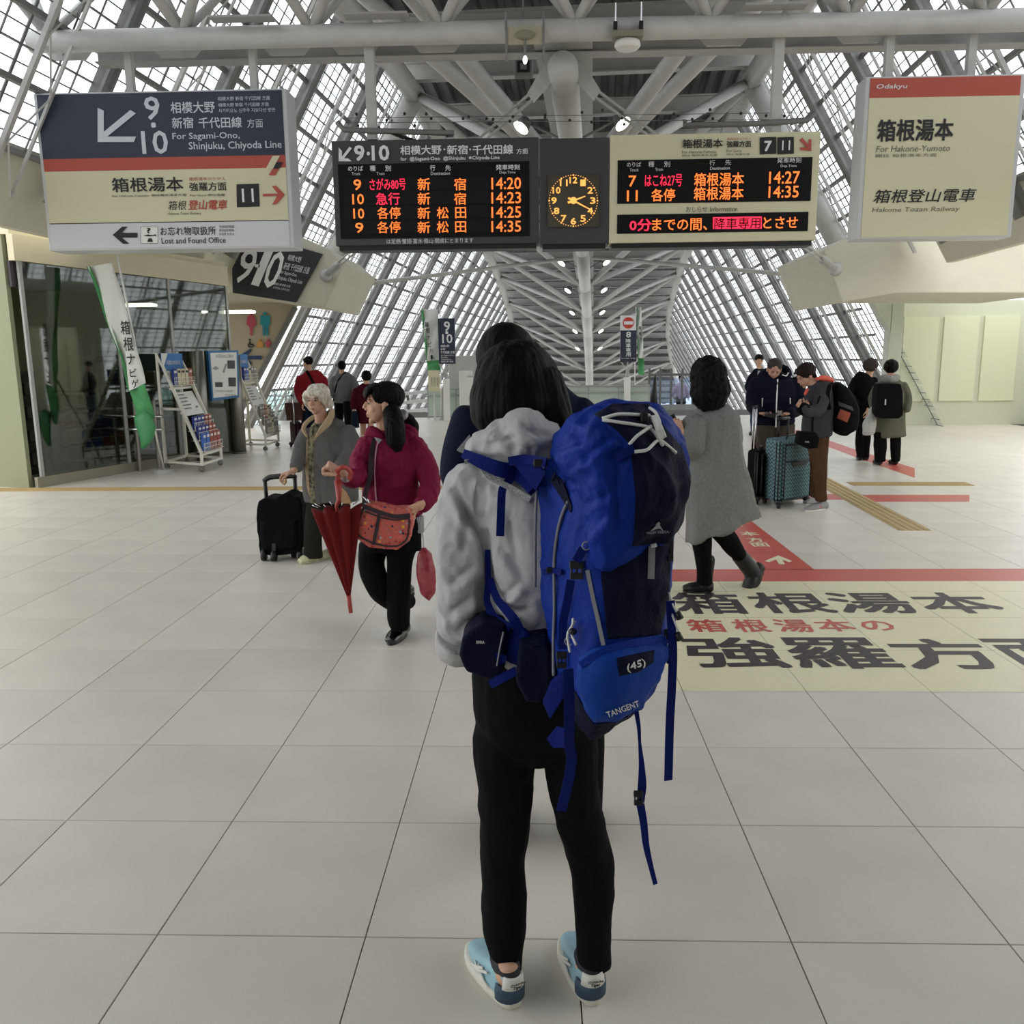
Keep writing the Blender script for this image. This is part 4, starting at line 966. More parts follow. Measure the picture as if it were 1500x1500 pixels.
def bake(name,mb,m,parent,voxel=.006,smooth=6,fns=(),sub=False,factor=.6):
    me=mb.mesh('tmp',None); o=bpy.data.objects.new('tmp',me); COL.objects.link(o)
    if voxel:
        r=o.modifiers.new('r','REMESH'); r.mode='VOXEL'; r.voxel_size=voxel; r.use_smooth_shade=True
    if smooth:
        s=o.modifiers.new('s','SMOOTH'); s.iterations=smooth; s.factor=factor
    dg=bpy.context.evaluated_depsgraph_get(); dg.update()
    out=bpy.data.meshes.new_from_object(o.evaluated_get(dg)); bpy.data.objects.remove(o); bpy.data.meshes.remove(me)
    n=len(out.vertices)
    if fns and n:
        co=np.zeros(n*3); out.vertices.foreach_get('co',co); co=co.reshape(-1,3)
        no=np.zeros(n*3); out.vertices.foreach_get('normal',no); no=no.reshape(-1,3)
        for f_ in fns: co=f_(co,no)
        out.vertices.foreach_set('co',co.ravel()); out.update()
    out.materials.clear(); out.materials.append(m); out.name=name
    out.polygons.foreach_set('use_smooth',[True]*len(out.polygons))
    return link(name,out,parent)
def bvh(*objs):
    vs=[];fs=[]
    for o in objs:
        n=len(vs); vs+=[v.co.copy() for v in o.data.vertices]; fs+=[tuple(i+n for i in p.vertices) for p in o.data.polygons]
    return BVHTree.FromPolygons(vs,fs)
def on(bt,u,v,off=.003,default=None):
    d=ray(u,v).normalized(); h=bt.ray_cast(CAM,d)
    if h[0] is None: return at(u,v,default) if default else None
    n=h[1] if h[1].dot(d)<0 else -h[1]
    return h[0]+n*off
def inside(poly,x,y):
    c=False; n=len(poly); j=n-1
    for i in range(n):
        xi,yi=poly[i]; xj,yj=poly[j]
        if (yi>y)!=(yj>y) and x<(xj-xi)*(y-yi)/(yj-yi)+xi: c=not c
        j=i
    return c
def panel(name,base,poly,m,parent,off=.003,th=.003,puff=0,back=False):
    """a fabric panel of its own, lying on part of a surface and following its shape"""
    bm=bmesh.new(); bm.from_mesh(base.data)
    lo=(min(p[0] for p in poly)-12,min(p[1] for p in poly)-12); hi=(max(p[0] for p in poly)+12,max(p[1] for p in poly)+12)
    kill=[]
    for f_ in bm.faces:
        c=f_.calc_center_median(); u,v=proj(c)
        if not(lo[0]<u<hi[0] and lo[1]<v<hi[1]) or (not back and f_.normal.dot(c-CAM)>0): kill.append(f_)
    bmesh.ops.delete(bm,geom=kill,context='FACES')
    for i in range(len(poly)):
        a=ray(*poly[i]); b=ray(*poly[(i+1)%len(poly)]); n=a.cross(b)
        if n.length<1e-9: continue
        bmesh.ops.bisect_plane(bm,geom=bm.verts[:]+bm.edges[:]+bm.faces[:],plane_co=CAM,plane_no=n.normalized())
    kill=[f_ for f_ in bm.faces if not inside(poly,*proj(f_.calc_center_median()))]
    bmesh.ops.delete(bm,geom=kill,context='FACES')
    if not len(bm.faces): bm.free(); print('EMPTY PANEL',name); return None
    bm.normal_update()
    if puff:
        bd={v for v in bm.verts if v.is_boundary}; dist={v:0 for v in bd}; fr=list(bd)
        import heapq
        hq=[(0,id(v),v) for v in bd]; heapq.heapify(hq)
        while hq:
            d,_,v=heapq.heappop(hq)
            if d>dist.get(v,9): continue
            for e in v.link_edges:
                w=e.other_vert(v); nd=d+e.calc_length()
                if nd<dist.get(w,9): dist[w]=nd; heapq.heappush(hq,(nd,id(w),w))
        for v in bm.verts:
            t=min(1,dist.get(v,0)/(puff*2.2)); v.co+=v.normal*(puff*math.sin(t*math.pi/2))
    for v in bm.verts: v.co+=v.normal*off
    r=bmesh.ops.solidify(bm,geom=bm.faces[:],thickness=th)
    me=bpy.data.meshes.new(name); bm.to_mesh(me); bm.free(); me.materials.append(m)
    me.polygons.foreach_set('use_smooth',[True]*len(me.polygons))
    return link(name,me,parent)
def ribbon(name,pts,w,m,parent,th=.002,nrm=None,n=None):
    """webbing strap: flat band through pts; w in metres or list; nrm = face normal(s)"""
    P=resamp(pts,n or max(8,len(pts)*4)) if n!=0 else [Vector(p) for p in pts]
    # smooth the polyline
    for _ in range(2): P=[P[0]]+[(P[i-1]+P[i]*2+P[i+1])/4 for i in range(1,len(P)-1)]+[P[-1]]
    mb=MB(); rs=[]; k=len(P)
    for i,p in enumerate(P):
        t=(P[min(i+1,k-1)]-P[max(i-1,0)]).normalized()
        N=nrm(i/(k-1)) if callable(nrm) else (Vector(nrm) if nrm else (CAM-p).normalized())
        S=t.cross(N).normalized(); N=S.cross(t); ww=(w if not isinstance(w,(list,tuple)) else float(np.interp(i/(k-1)*(len(w)-1),range(len(w)),w)))/2
        rs.append([p-S*ww-N*th/2,p+S*ww-N*th/2,p+S*ww+N*th/2,p-S*ww+N*th/2])
    mb.rings(rs,4); return mb.obj(name,m,parent)
def cord(name,pts,r,m,parent,n=8,up=None):
    P=resamp(pts,max(6,len(pts)*5))
    for _ in range(3): P=[P[0]]+[(P[i-1]+P[i]*2+P[i+1])/4 for i in range(1,len(P)-1)]+[P[-1]]
    return MB().tube(P,r,n,up=up).obj(name,m,parent,True)
def surf_text(name,s,quad,bt,m,parent,off=.002,bold=0,shear=0,default=None):
    """lettering laid on a surface; quad = lower left, lower right, upper left as measured"""
    v,f=text_mesh(s,shear); a,b,c=[np.array(q,float) for q in quad]; mb=MB()
    for k,(dx,dy) in enumerate(((0,0),(1,1),(-1,-1)) if bold else ((0,0),)):
        P=[]
        for p in v:
            q=a+(b-a)*p[0]+(c-a)*p[1]+np.array([dx,dy])*bold
            P.append(on(bt,q[0],q[1],off+k*.0001,default) or at(q[0],q[1],default or 1.6))
        mb.add(P,f)
    return tag(mb.obj(name,m,parent),kind='stuff')
# ---- body parts
def cat(rows): return rows
def limb(mb,pts,rs,n=14,up=None,r0=True,r1=True):
    """limb with rounded ends; radii in metres (number or (side,front))"""
    c0,c1=r0,r1; P=[Vector(p) for p in pts]; k=len(P); m_=(k-1)*4+1; Q=[];R=[]
    for i in range(m_):
        t=i/4; a=min(int(t),k-2); u=t-a
        p0=P[max(a-1,0)];p1=P[a];p2=P[a+1];p3=P[min(a+2,k-1)]
        Q.append(.5*((2*p1)+(p2-p0)*u+(2*p0-5*p1+4*p2-p3)*u*u+(3*p1-p0-3*p2+p3)*u**3))
        f2=lambda r: r if isinstance(r,(tuple,list)) else (r,r)
        ra=f2(rs[a]);rb=f2(rs[a+1]); s=u*u*(3-2*u); R.append((ra[0]+(rb[0]-ra[0])*s,ra[1]+(rb[1]-ra[1])*s))
    d0=(Q[0]-Q[1]).normalized(); d1=(Q[-1]-Q[-2]).normalized()
    r0=min(R[0]); r1=min(R[-1])
    if c0: Q=[Q[0]+d0*r0*.55,Q[0]+d0*r0*.4]+Q; R=[(R[0][0]*.4,R[0][1]*.4),(R[0][0]*.8,R[0][1]*.8)]+R
    if c1: Q=Q+[Q[-1]+d1*r1*.4,Q[-1]+d1*r1*.55]; R=R+[(R[-1][0]*.8,R[-1][1]*.8),(R[-1][0]*.4,R[-1][1]*.4)]
    return mb.tube(Q,R,n,up=up)
def hand(mb,wr,dirv,palm,s=1.0,curl=.5,spread=.15,thumb=1,grip=None):
    """palm and five fingers; dirv = towards the fingertips, palm = out of the palm side"""
    d=Vector(dirv).normalized(); pn=Vector(palm); pn=(pn-d*pn.dot(d)).normalized(); sd=d.cross(pn).normalized()*thumb
    wr=Vector(wr); L=.085*s
    limb(mb,[wr-d*.02*s,wr+d*L*.5,wr+d*L],[(.027*s,.018*s),(.04*s,.0155*s),(.041*s,.0125*s)],12,up=pn)
    for k,(o,l,r_) in enumerate(((.030,.066,.0088),(.010,.075,.0092),(-.010,.069,.0088),(-.029,.054,.0078))):
        b=wr+d*L*.95+sd*o*s; a=curl*(1+.12*k); sp=(o/.03)*spread
        p=[b-d*.01*s]; dd=d
        for j,fl2 in enumerate((.45,.32,.25)):
            ang=a*(.5+.65*j); dv=(d*math.cos(ang)+pn*math.sin(ang)+sd*sp*.25).normalized(); p.append(p[-1]+dv*l*s*fl2*1.15)
        limb(mb,p,[r_*s,r_*s*.98,r_*s*.9,r_*s*.75],8)
    tb=wr+d*.02*s+sd*.026*s; t1=(d*.6+sd*.75+pn*.35).normalized(); t2=(d*.85+sd*.2+pn*.5).normalized()
    limb(mb,[tb,tb+t1*.036*s,tb+t1*.036*s+t2*.03*s,tb+t1*.036*s+t2*.055*s],[.014*s,.0115*s,.0105*s,.008*s],8)
def head_parts(mb,c,fw,up=(0,0,1),s=1.0,jaw=1.0,ears=True):
    Y_=Vector(fw).normalized(); U=Vector(up); U=(U-Y_*U.dot(Y_)).normalized(); X=Y_.cross(U).normalized(); ax=(X,Y_,U)
    L=lambda x,y,z: Vector(c)+(X*x+Y_*y+U*z)*s
    mb.ball(L(0,-.012,.032),(.076*s,.094*s,.086*s),20,13,ax)
    mb.ball(L(0,.022,-.018),(.066*s,.070*s,.075*s),18,11,ax)
    mb.ball(L(0,.032,-.052*jaw),(.052*s,.052*s,.052*s),16,9,ax)
    mb.ball(L(0,.066,-.090*jaw),(.022*s,.019*s,.019*s),10,7,ax)
    for k in (-1,1):
        mb.ball(L(.036*k,.058,-.022),(.026*s,.022*s,.024*s),10,7,ax)
        mb.ball(L(.03*k,.074,.024),(.024*s,.012*s,.009*s),10,7,ax)
        if ears: mb.ball(L(.077*k,-.008,-.008),(.011*s,.02*s,.031*s),10,8,ax); mb.ball(L(.079*k,.002,-.03),(.009*s,.012*s,.014*s),8,6,ax)
    mb.tube([L(0,.088,.018),L(0,.099,-.004),L(0,.104,-.02)],[.008*s,.0115*s,.014*s],10)
    for k in (-1,1): mb.ball(L(.0115*k,.094,-.024),(.009*s,.01*s,.008*s),8,6,ax)
    mb.ball(L(0,.072,-.046),(.034*s,.02*s,.03*s),12,8,ax)
    mb.ball(L(0,.086,-.052*jaw-.0),(.021*s,.012*s,.0065*s),12,6,ax); mb.ball(L(0,.084,-.064*jaw),(.018*s,.012*s,.007*s),12,6,ax)
    return L,ax
def sockets(L,s):
    pts=[L(.031,.088,.008),L(-.031,.088,.008)]
    return pull(pts,-.009*s,.014*s)
def face(L,ax,parent,s,skin,eyes=True,closed=False,m_lip=None,brow=None,grey=False):
    m_lip=m_lip or M['lip']; X,Y_,U=ax
    for k in (-1,1):
        if eyes:
            e=MB().ball(L(.031*k,.0745,.008),(.0115*s,.0105*s,.0062*s if not closed else .004*s),14,9,ax).obj('eye',M['eye'] if not closed else skin,parent,True)
            if not closed:
                MB().ball(L(.031*k,.0828,.0075),(.0058*s,.0034*s,.0056*s),10,7,ax).obj('iris',M['iris'],e,True)
            lid=MB(); limb(lid,[L(.018*k,.083,.010),L(.031*k,.0875,.0138),L(.045*k,.079,.009)],[.0022*s]*3,6); lid.obj('eyelash',M['lash'],parent,True)
        b=MB(); limb(b,[L(.015*k,.089,.028),L(.031*k,.089,.034),L(.049*k,.078,.029)],[(.003*s,.002*s),(.0036*s,.0022*s),(.002*s,.0015*s)],8); b.obj('eyebrow',brow or M['hair'],parent,True)
    l=MB(); l.ball(L(0,.0915,-.053),(.0185*s,.007*s,.0035*s),12,6,ax); l.ball(L(0,.0895,-.0605),(.0155*s,.0072*s,.004*s),12,6,ax); l.obj('lips',m_lip,parent,True)
M['skin']=mat('skin_light','c99f84',.55,noise=.06,scale=14,spec=.35); M['skin_old']=mat('skin_aged','b8907a',.6,noise=.12,scale=30,bump=.3,bscale=90,spec=.3)
M['lip']=mat('lip_rose','94594d',.6,spec=.2); M['eye']=mat('eye_white','cfc7bd',.3); M['iris']=mat('iris_dark','20150f',.25); M['lash']=mat('lash_dark','1c1512',.7)
M['hair']=mat('hair_black','100d0b',.55,spec=.12,c2='080706',noise=.3,scale=60,bump=.35,bscale=120,stretch=(1,1,.06)); M['hair_w']=mat('hair_white','e4ddd0',.6,c2='aba395',scale=40,bump=.5,bscale=90,stretch=(1,1,.2)); M['hair_g']=mat('hair_greying','3a3633',.6,noise=.4,scale=60,bump=.4,bscale=120)
# ================================================================ main traveller, seen from behind
G=thing('person','person in light grey jacket and black trousers, seen from behind, wearing the big blue backpack','person',flo(800,1478))
YG=1.97
g=lambda u,v,dy=0: at(u,v,YG+dy)
jk=mat('jacket_light_grey','b6b6b6',.7,noise=.03,scale=6,bump=.25,bscale=60); pt=mat('trousers_black','0d0e0f',.9,bump=.2,bscale=200,spec=.15)
hl=flo(755,1478); hr=flo(870,1474)
tl_=flo(712,1416); tr_=flo(836,1386)
def ank(h,t): return h.lerp(t,.22)+Vector((0,0,.09))
al=ank(hl,tl_); ar_=ank(hr,tr_)
fwd=Vector((-.28,.96,0))
# body (mostly covered)
b=MB(); hc=g(753,572,.04)
hfw=Vector((-.62,.78,-.06))
L,ax=head_parts(b,hc,hfw,(0,0,1),.9)
limb(b,[g(762,700,.02),g(764,650,.03),hc+Vector((0,.0,-.05))],[.062,.055,.058],14)
limb(b,[g(785,1060,.02),g(775,960,.02),g(765,800,.02),g(762,700,.02)],[(.13,.1),(.12,.09),(.14,.1),(.12,.08)],20,up=(0,1,0))
hipL=g(742,1050,.02); hipR=g(832,1050,.02)
knL=g(740,1240,.04); knR=g(856,1240,.06)
limb(b,[g(690,715,.02),g(672,820,.0),g(668,922,.02),g(690,925,.2)],[.045,.042,.036,.03]); limb(b,[g(845,715,.02),g(875,820,.05),g(870,922,.1),g(840,930,.22)],[.045,.042,.036,.03])
hand(b,g(700,925,.24),(.5,.8,-.1),(0,0,-1),.95,.6); hand(b,g(835,930,.26),(-.5,.8,-.1),(0,0,-1),.95,.6,thumb=-1)
# trousers
t=MB()
pm=lambda n,Y=YG: n*px2m(at(780,1200,Y))
def leg(rows,dys):
    P=[];R=[]
    for (ul,ur,v),dy in zip(rows,dys):
        p=g((ul+ur)/2,v,dy); P.append(p); r_=(ur-ul)/2*px2m(p); R.append((r_,min(.105,r_*1.0+.004)))
    limb(t,P,R,20,up=(0,1,0),r1=False); return P,R
PL,RL=leg([(700,778,1040),(692,785,1095),(698,781,1150),(704,777,1215),(704,770,1260),(704,772,1318),(709,770,1362),(722,763,1414),(728,763,1449)],[0,.0,.0,.02,.03,.02,-.0,-.03,al.y-YG])
PR,RR=leg([(790,872,1040),(795,876,1095),(804,877,1150),(818,887,1215),(833,898,1258),(840,900,1300),(843,895,1345),(846,894,1395),(848,895,1417)],[0,.0,.0,.03,.05,.04,.02,(ar_.y-YG)*.7,ar_.y-YG])
for P_,R_,h_,t_ in ((PL,RL,hl,tl_),(PR,RR,hr,tr_)):
    f0=h_.lerp(t_,.22)
    limb(b,P_+[Vector((f0.x,f0.y,.075)),h_.lerp(t_,.45)+Vector((0,0,.045)),h_.lerp(t_,.8)+Vector((0,0,.035))],[(r_[0]*.74,r_[1]*.74) for r_ in R_]+[.034,.03,.02],14,up=(0,1,0))
bake('body',b,M['skin'],G,.006,4,[sockets(L,.9)])
limb(t,[g(781,1075,.01),g(781,1035,.0),g(778,985,.0),g(774,935,.02)],[(.138,.105),(.15,.125),(.145,.12),(.125,.1)],24,up=(0,1,0))
bake('trousers',t,pt,G,.005,5,[fold(.0035,(16,16,10),3),fold(.002,(30,30,14),8)])
# jacket
j=MB()
def row(ul,ur,v,dy,dep): p=g((ul+ur)/2,v,dy); return p,((ur-ul)/2*px2m(p),dep)
rows=[row(704,850,955,.0,.122),row(702,858,925,.0,.127),row(708,852,870,.0,.125),row(700,856,800,.0,.13),row(688,862,745,.0,.13),row(690,860,705,.01,.115),row(712,838,680,.015,.09),row(735,800,662,.02,.07)]
limb(j,[r[0] for r in rows],[r[1] for r in rows],28,up=(0,1,0),r0=False)
limb(j,[g(700,712,.01),g(683,760,-.01),g(679,825,-.03),g(677,880,-.02),g(678,925,.03),g(700,935,.16)],[.07,.066,.062,.06,.056,.045],18)
limb(j,[g(845,712,.01),g(868,780,.03),g(880,850,.06),g(870,915,.1),g(845,930,.2)],[.07,.065,.06,.055,.045],18)
J=bake('jacket',j,jk,G,.005,5,[fold(.010,(11,11,8),11,.85),fold(.005,(24,24,20),14,.85),creases([((707,760),(719,860),1.2),((680,742),(712,795),1),((722,885),(765,852),1),((728,906),(781,890),1),((712,700),(703,765),.9),((662,705),(695,770),.8),((735,880),(778,925),.8),((648,800),(705,800),.5),((655,860),(700,825),.8),((650,905),(700,870),.9),((690,730),(676,820),.5),((730,790),(770,850),.6),((745,760),(760,830),.5),((720,930),(775,905),.8),((700,690),(735,720),.7),((665,930),(710,900),1)],.009,.009,1.85)])
# hood bunched at the neck
h=MB()
hp=[(694,655,-.03),(708,652,-.06),(735,642,-.09),(762,638,-.11),(792,645,-.09),(813,655,-.05)]
limb(h,[g(u,v,dy) for u,v,dy in hp],[(.016),(.026),(.044),(.050),(.042),(.022)],16)
limb(h,[g(697,662,-.04),g(722,664,-.08),g(755,664,-.10),(g(795,664,-.08))],[.014,.022,.026,.024],14)
H=bake('hood',h,jk,G,.005,3,[fold(.013,(11,11,11),21,.85),fold(.006,(26,26,26),24,.85),creases([((700,655),(760,640),1),((725,625),(760,660),.9),((760,612),(800,650),1),((740,650),(790,662),.8),((715,640),(735,615),.8),((770,630),(812,640),.8)],.007,.008,1.85)])
mb=MB(); mb.prism([g(668,660,-.02),g(687,669,-.06),g(697,655,-.05),g(688,636,-.02)],(0,.012,0)); mb.obj('collar_flap',mat('collar_grey','6e6f70',.7),G,bevel=.003)
mb=MB(); limb(mb,[g(640,938,.0),g(660,950,-.04),g(684,948,-.03)],[(.012),(.012),(.012)],10); 
cf=bake('cuff',MB().tube([g(676,930,.0),g(671,950,.03)],[(.062,.062),(.058,.058)],24,up=(0,0,1)),jk,G,.004,3,[fold(.003,(30,30,30),5)])
# hair: cap and long falling strands
hm=MB()
hm.ball(g(757,562,.03),(.101,.112,.103),26,16)
limb(hm,[g(757,556,.03),g(757,580,.0),g(757,605,-.025),g(762,645,-.05)],[(.092,.095),(.107,.09),(.106,.075),(.066,.045)],26,up=(0,1,0))
limb(hm,[g(795,560,-.0),g(812,605,-.03),g(822,640,-.05),g(820,665,-.05)],[(.05,.06),(.042,.045),(.03,.03),(.016,.016)],14,up=(0,1,0))
def strands(co,no):
    a=np.arctan2(co[:,1]-(YG+.03),co[:,0]-hc.x); return co+no*(.0004*np.sin(a*60+vnoise(co*9,3)*6)+.0028*vnoise(co*np.array([70,70,6]),9)+.002*vnoise(co*np.array([22,22,5]),4))[:,None]
HR=bake('hair',hm,M['hair'],G,.004,5,[strands])
MB().tube([hc+Vector((-.088,.06,-.03)),hc+Vector((-.085,.02,-.035))],.006,6)
# shoes
sb=mat('shoe_pale_blue','8fb4bd',.6,noise=.05,scale=20); sn=mat('shoe_blue_grey','2c4558',.6); sw=mat('shoe_white','d9d8cf',.5); so=mat('shoe_sole','cfcdbf',.6); sk=mat('shoe_lining','1d1f22',.7)
def shoe(heel,toe,which):
    d=(toe-heel); Ls=.255; d.normalize(); s_=Vector((d.y,-d.x,0)); Z_=Vector((0,0,1)); P=lambda x,y,z: heel+d*x+s_*y+Z_*z
    def outline(k,z,grow=0,n=28):
        pts=[]
        for i in range(n):
            a=2*math.pi*i/n; ca,sa=math.cos(a),math.sin(a); x=Ls/2+(Ls/2+grow)*math.copysign(abs(ca)**.75,ca); q=min(1,max(0,x/Ls)); w=.036+.012*math.sin(q*math.pi*.72)**2+grow
            pts.append(P(x,w*math.copysign(abs(sa)**.7,sa),z))
        return pts
    o=MB(); o.rings([outline(0,.0,.0),outline(0,.004,.003),outline(0,.022,.002),outline(0,.026,-.003)],28); sole=o.obj('sole',so,G,True)
    u=MB(); rs=[]
    for z,a,b_,w in ((.02,-.002,Ls-.003,.043),(.035,-.002,Ls-.008,.044),(.048,.0,Ls-.03,.041),(.06,.004,Ls-.075,.037),(.07,.004,Ls-.12,.034),(.082,.0,.105,.031),(.09,.0,.085,.028)):
        ring=[]
        for i in range(28):
            t_=2*math.pi*i/28; cx=(a+b_)/2; ct_,st_=math.cos(t_),math.sin(t_); ring.append(P(cx+(b_-a)/2*math.copysign(abs(ct_)**.8,ct_),w*math.copysign(abs(st_)**.75,st_)*(1 if z>.05 else .97),z))
        rs.append(ring)
    u.rings(rs,28); up_=u.obj('upper',sb,G,True,sub=1)
    hb=MB(); ring=[]
    rr_=[]
    for z,w,x0 in ((.020,.0405,-.005),(.045,.0415,-.005),(.064,.038,-.003)):
        rr_.append([P(.035-(.041)*math.sin(math.pi*i/10)+0*w, w*math.cos(math.pi*i/10),z) for i in range(11)])
    V_=[p for r_ in rr_ for p in r_]; hb.add(V_,[(i+11*k,i+1+11*k,i+12+11*k,i+11+11*k) for k in (0,1) for i in range(10)]); ho=hb.obj('heel_counter',sn,G,True)
    sm=ho.modifiers.new('s','SOLIDIFY'); sm.thickness=.004; sm.offset=1
    hp_=MB(); rr_=[]
    for z,w in ((.058,.036),(.075,.034),(.092,.031)): rr_.append([P(.028-.036*math.sin(math.pi*(i+1.5)/10),w*math.cos(math.pi*(i+1.5)/10),z) for i in range(8)])
    V_=[p for r_ in rr_ for p in r_]; hp_.add(V_,[(i+8*k,i+1+8*k,i+9+8*k,i+8+8*k) for k in (0,1) for i in range(7)]); ho=hp_.obj('heel_patch',sw,G,True)
    sm=ho.modifiers.new('s','SOLIDIFY'); sm.thickness=.004; sm.offset=1
    fr_=(P(-.0155,0,.07),-s_*-1 if 0 else s_*1,Z_,-d)
    mb=MB(); text(mb,'Onitsuka',(P(-.0145,-.02,.078),s_,Z_,-d),0,0,.04,.007,.04); text(mb,'Tiger',(P(-.0145,-.012,.066),s_,Z_,-d),0,0,.024,.01,.04,.2); tag(mb.obj('heel_lettering',M['blackp'],G),kind='stuff')
    for sg in (-1,1):
        for a_,b_ in (((.07,.028),(.13,.055)),((.09,.028),(.15,.05)),((.15,.03),(.075,.066)),((.165,.03),(.1,.062))):
            q=[P(a_[0],sg*.0455,a_[1]),P((a_[0]+b_[0])/2,sg*.0475,(a_[1]+b_[1])/2),P(b_[0],sg*.042,b_[1])]
            ribbon('side_stripe',q,.007,sw,G,.002,nrm=s_*sg)
    for k in range(4):
        x=.12+.022*k; cord('lace',[P(x,-.024,.066-.009*k),P(x+.008,0,.074-.009*k),P(x,.024,.066-.009*k)],.0025,sw,G,6)
    MB().tube([P(.055,0,.072),P(.055,0,.0935)],[(.050,.030),(.055,.035)],20,up=s_).obj('collar_lining',sk,G,True)
shoe(hl,tl_,'left'); shoe(hr,tr_,'right')
# ================================================================ backpack
BP=thing('backpack','large royal blue and navy hiking backpack with white cords and dangling straps','backpack',g(870,1060,-.2))
bl_=mat('nylon_blue','0e2d84',.55,noise=.1,scale=10,bump=.25,bscale=110,spec=.3); bn=mat('nylon_navy','0c1029',.65,spec=.25,noise=.06,scale=10,bump=.3,bscale=160); bb=mat('nylon_bright_blue','133c90',.55,spec=.3,bump=.2,bscale=140)
web=mat('webbing_blue','0c1c66',.7,spec=.2,bump=.5,bscale=400); wc=mat('white_cord','e2e3df',.6,bump=.4,bscale=500); gc=mat('grey_cord','73757c',.6); rf=mat('reflective_grey','8d9094',.4)
def ringrow(v,ul,um,ur,yl,yf,yr,ub=None,n=36):
    """horizontal section of the pack: left-back, left-front, right-front, right-back corners, rounded"""
    z=at((um+ur)/2,v,yf).z
    def xy(u,Y): d=ray(u,v); return Vector((d.x/d.y*Y,Y))
    C=[xy(ul,yl),xy(um,yf),xy((um+ur)/2,yf-.025),xy(ur,yr),xy(ur-12,yl+.0),xy((ul+ur)/2,yl+.02)]
    m_=len(C); pts=[]
    for i in range(n):
        t=i/n*m_; a=int(t); u=t-a; p0=C[a-1];p1=C[a%m_];p2=C[(a+1)%m_];p3=C[(a+2)%m_]
        # uniform b-spline keeps the corners soft, blended towards the corners
        bs=((1-u)**3*p0+(3*u**3-6*u*u+4)*p1+(-3*u**3+3*u*u+3*u+1)*p2+u**3*p3)/6
        cr=.5*((2*p1)+(p2-p0)*u+(2*p0-5*p1+4*p2-p3)*u*u+(3*p1-p0-3*p2+p3)*u**3)
        q=cr*.8+bs*.2; pts.append(Vector((q.x,q.y,z)))
    return pts
pk_=MB()
R=[(690,800,860,975,1.86,1.66,1.70),(730,787,850,985,1.86,1.64,1.68),(800,786,848,984,1.86,1.63,1.67),(860,787,852,980,1.86,1.62,1.67),(915,789,850,974,1.86,1.62,1.68),(960,800,846,975,1.86,1.60,1.67),(1000,806,843,968,1.86,1.60,1.68),(1035,812,846,956,1.86,1.62,1.70),(1060,822,850,930,1.85,1.66,1.74),(1076,832,856,885,1.83,1.70,1.76)]
pk_.rings([ringrow(*r) for r in R],36)
PK=bake('main_sack',pk_,bl_,BP,.005,3,[fold(.006,(11,11,8),31,.8),fold(.003,(24,24,20),32,.8)])
# lid
ld=MB()
R=[(597,890,900,950,1.80,1.68,1.74),(606,868,878,968,1.82,1.63,1.70),(625,838,850,978,1.83,1.60,1.66),(655,812,848,994,1.84,1.58,1.62),(685,806,850,1001,1.84,1.57,1.61),(715,826,858,1003,1.84,1.57,1.61),(750,838,866,997,1.82,1.575,1.62),(785,842,866,987,1.80,1.585,1.64),(812,846,868,955,1.76,1.60,1.66),(828,852,868,905,1.72,1.61,1.64)]
ld.rings([ringrow(*r) for r in R],36)
LD=bake('lid',ld,bl_,BP,.004,3,[fold(.010,(13,13,10),41,.85),fold(.004,(28,28,24),44,.85),creases([((812,660),(860,640),1),((830,690),(905,632),1),((840,625),(862,690),.9),((880,618),(920,655),.6),((845,745),(900,720),.8),((838,780),(870,760),.8),((905,690),(905,780),.5),((852,790),(890,752),.7),((815,700),(850,712),.7)],.006,.007,1.6)])
bt=bvh(PK,LD)
panel('lid_navy_panel',LD,[(871,607),(898,592),(950,592),(975,628),(998,655),(1012,700),(1004,760),(985,795),(926,800),(928,790),(931,727),(923,652),(905,632)],bn,BP,.0015,.003)
panel('navy_front_panel',PK,[(879,828),(930,800),(984,790),(979,880),(966,930),(925,934),(890,936)],bn,BP,.0015,.003)
LP=panel('lower_pocket',PK,[(849,962),(868,950),(923,937),(969,929),(977,944),(966,985),(937,1033),(902,1052),(870,1056),(856,1035),(845,1000)],bb,BP,.002,.004,puff=.022)
panel('navy_base',PK,[(842,1010),(856,1036),(870,1060),(905,1056),(940,1036),(930,1060),(890,1080),(850,1084),(838,1060)],bn,BP,.002,.003)
bt=bvh(PK,LD,LP)
ribbon('pocket_flap_edge',[on(bt,u,v,.004,1.6) for u,v in ((852,975),(875,960),(900,950),(935,942),(965,937),(975,943))],.014,bl_,BP,.004)
lab=panel('label_patch',LP,[(903,964),(958,952),(957,970),(936,984),(907,990)],bn,BP,.001,.002)
surf_text('label_lettering','(45)',((918,985),(944,976),(916,973)),bvh(LP),wc,BP,.005,.3,default=1.58)
surf_text('pocket_lettering','TANGENT',((890,1050),(936,1033),(887,1042)),bvh(LP),wc,BP,.0025,.2,default=1.58)
# mountain mark and name on the lid
mb=MB()
for tri in (((950,776),(958,768),(964,764),(967,771),(970,776),(964,772),(958,773)),((957,767),(963,762),(966,764),(962,765))):
    P=[on(bt,u,v,.005,1.6) for u,v in tri]; mb.add(P,[tuple(range(len(P)))])
mb.obj('mountain_mark',rf,BP); surf_text('lid_lettering','HIGH SIERRA',((945,781),(978,779),(945,777)),bt,rf,BP,.005,default=1.6)
S=lambda u,v,o=.004: on(bt,u,v,o,1.62)
cord('grey_cord',[S(801,689),S(790,703),at(785,740,1.74),at(784,800,1.74),at(784,860,1.74)],.0032,gc,BP)
cord('grey_cord',[S(835,734),S(827,750),S(821,770),S(816,800),S(814,830),S(815,893),S(813,935),S(811,989)],.0035,gc,BP)
ribbon('reflective_tape',[S(862,835),S(870,875),S(877,910),S(883,945)],.008,rf,BP,.002)
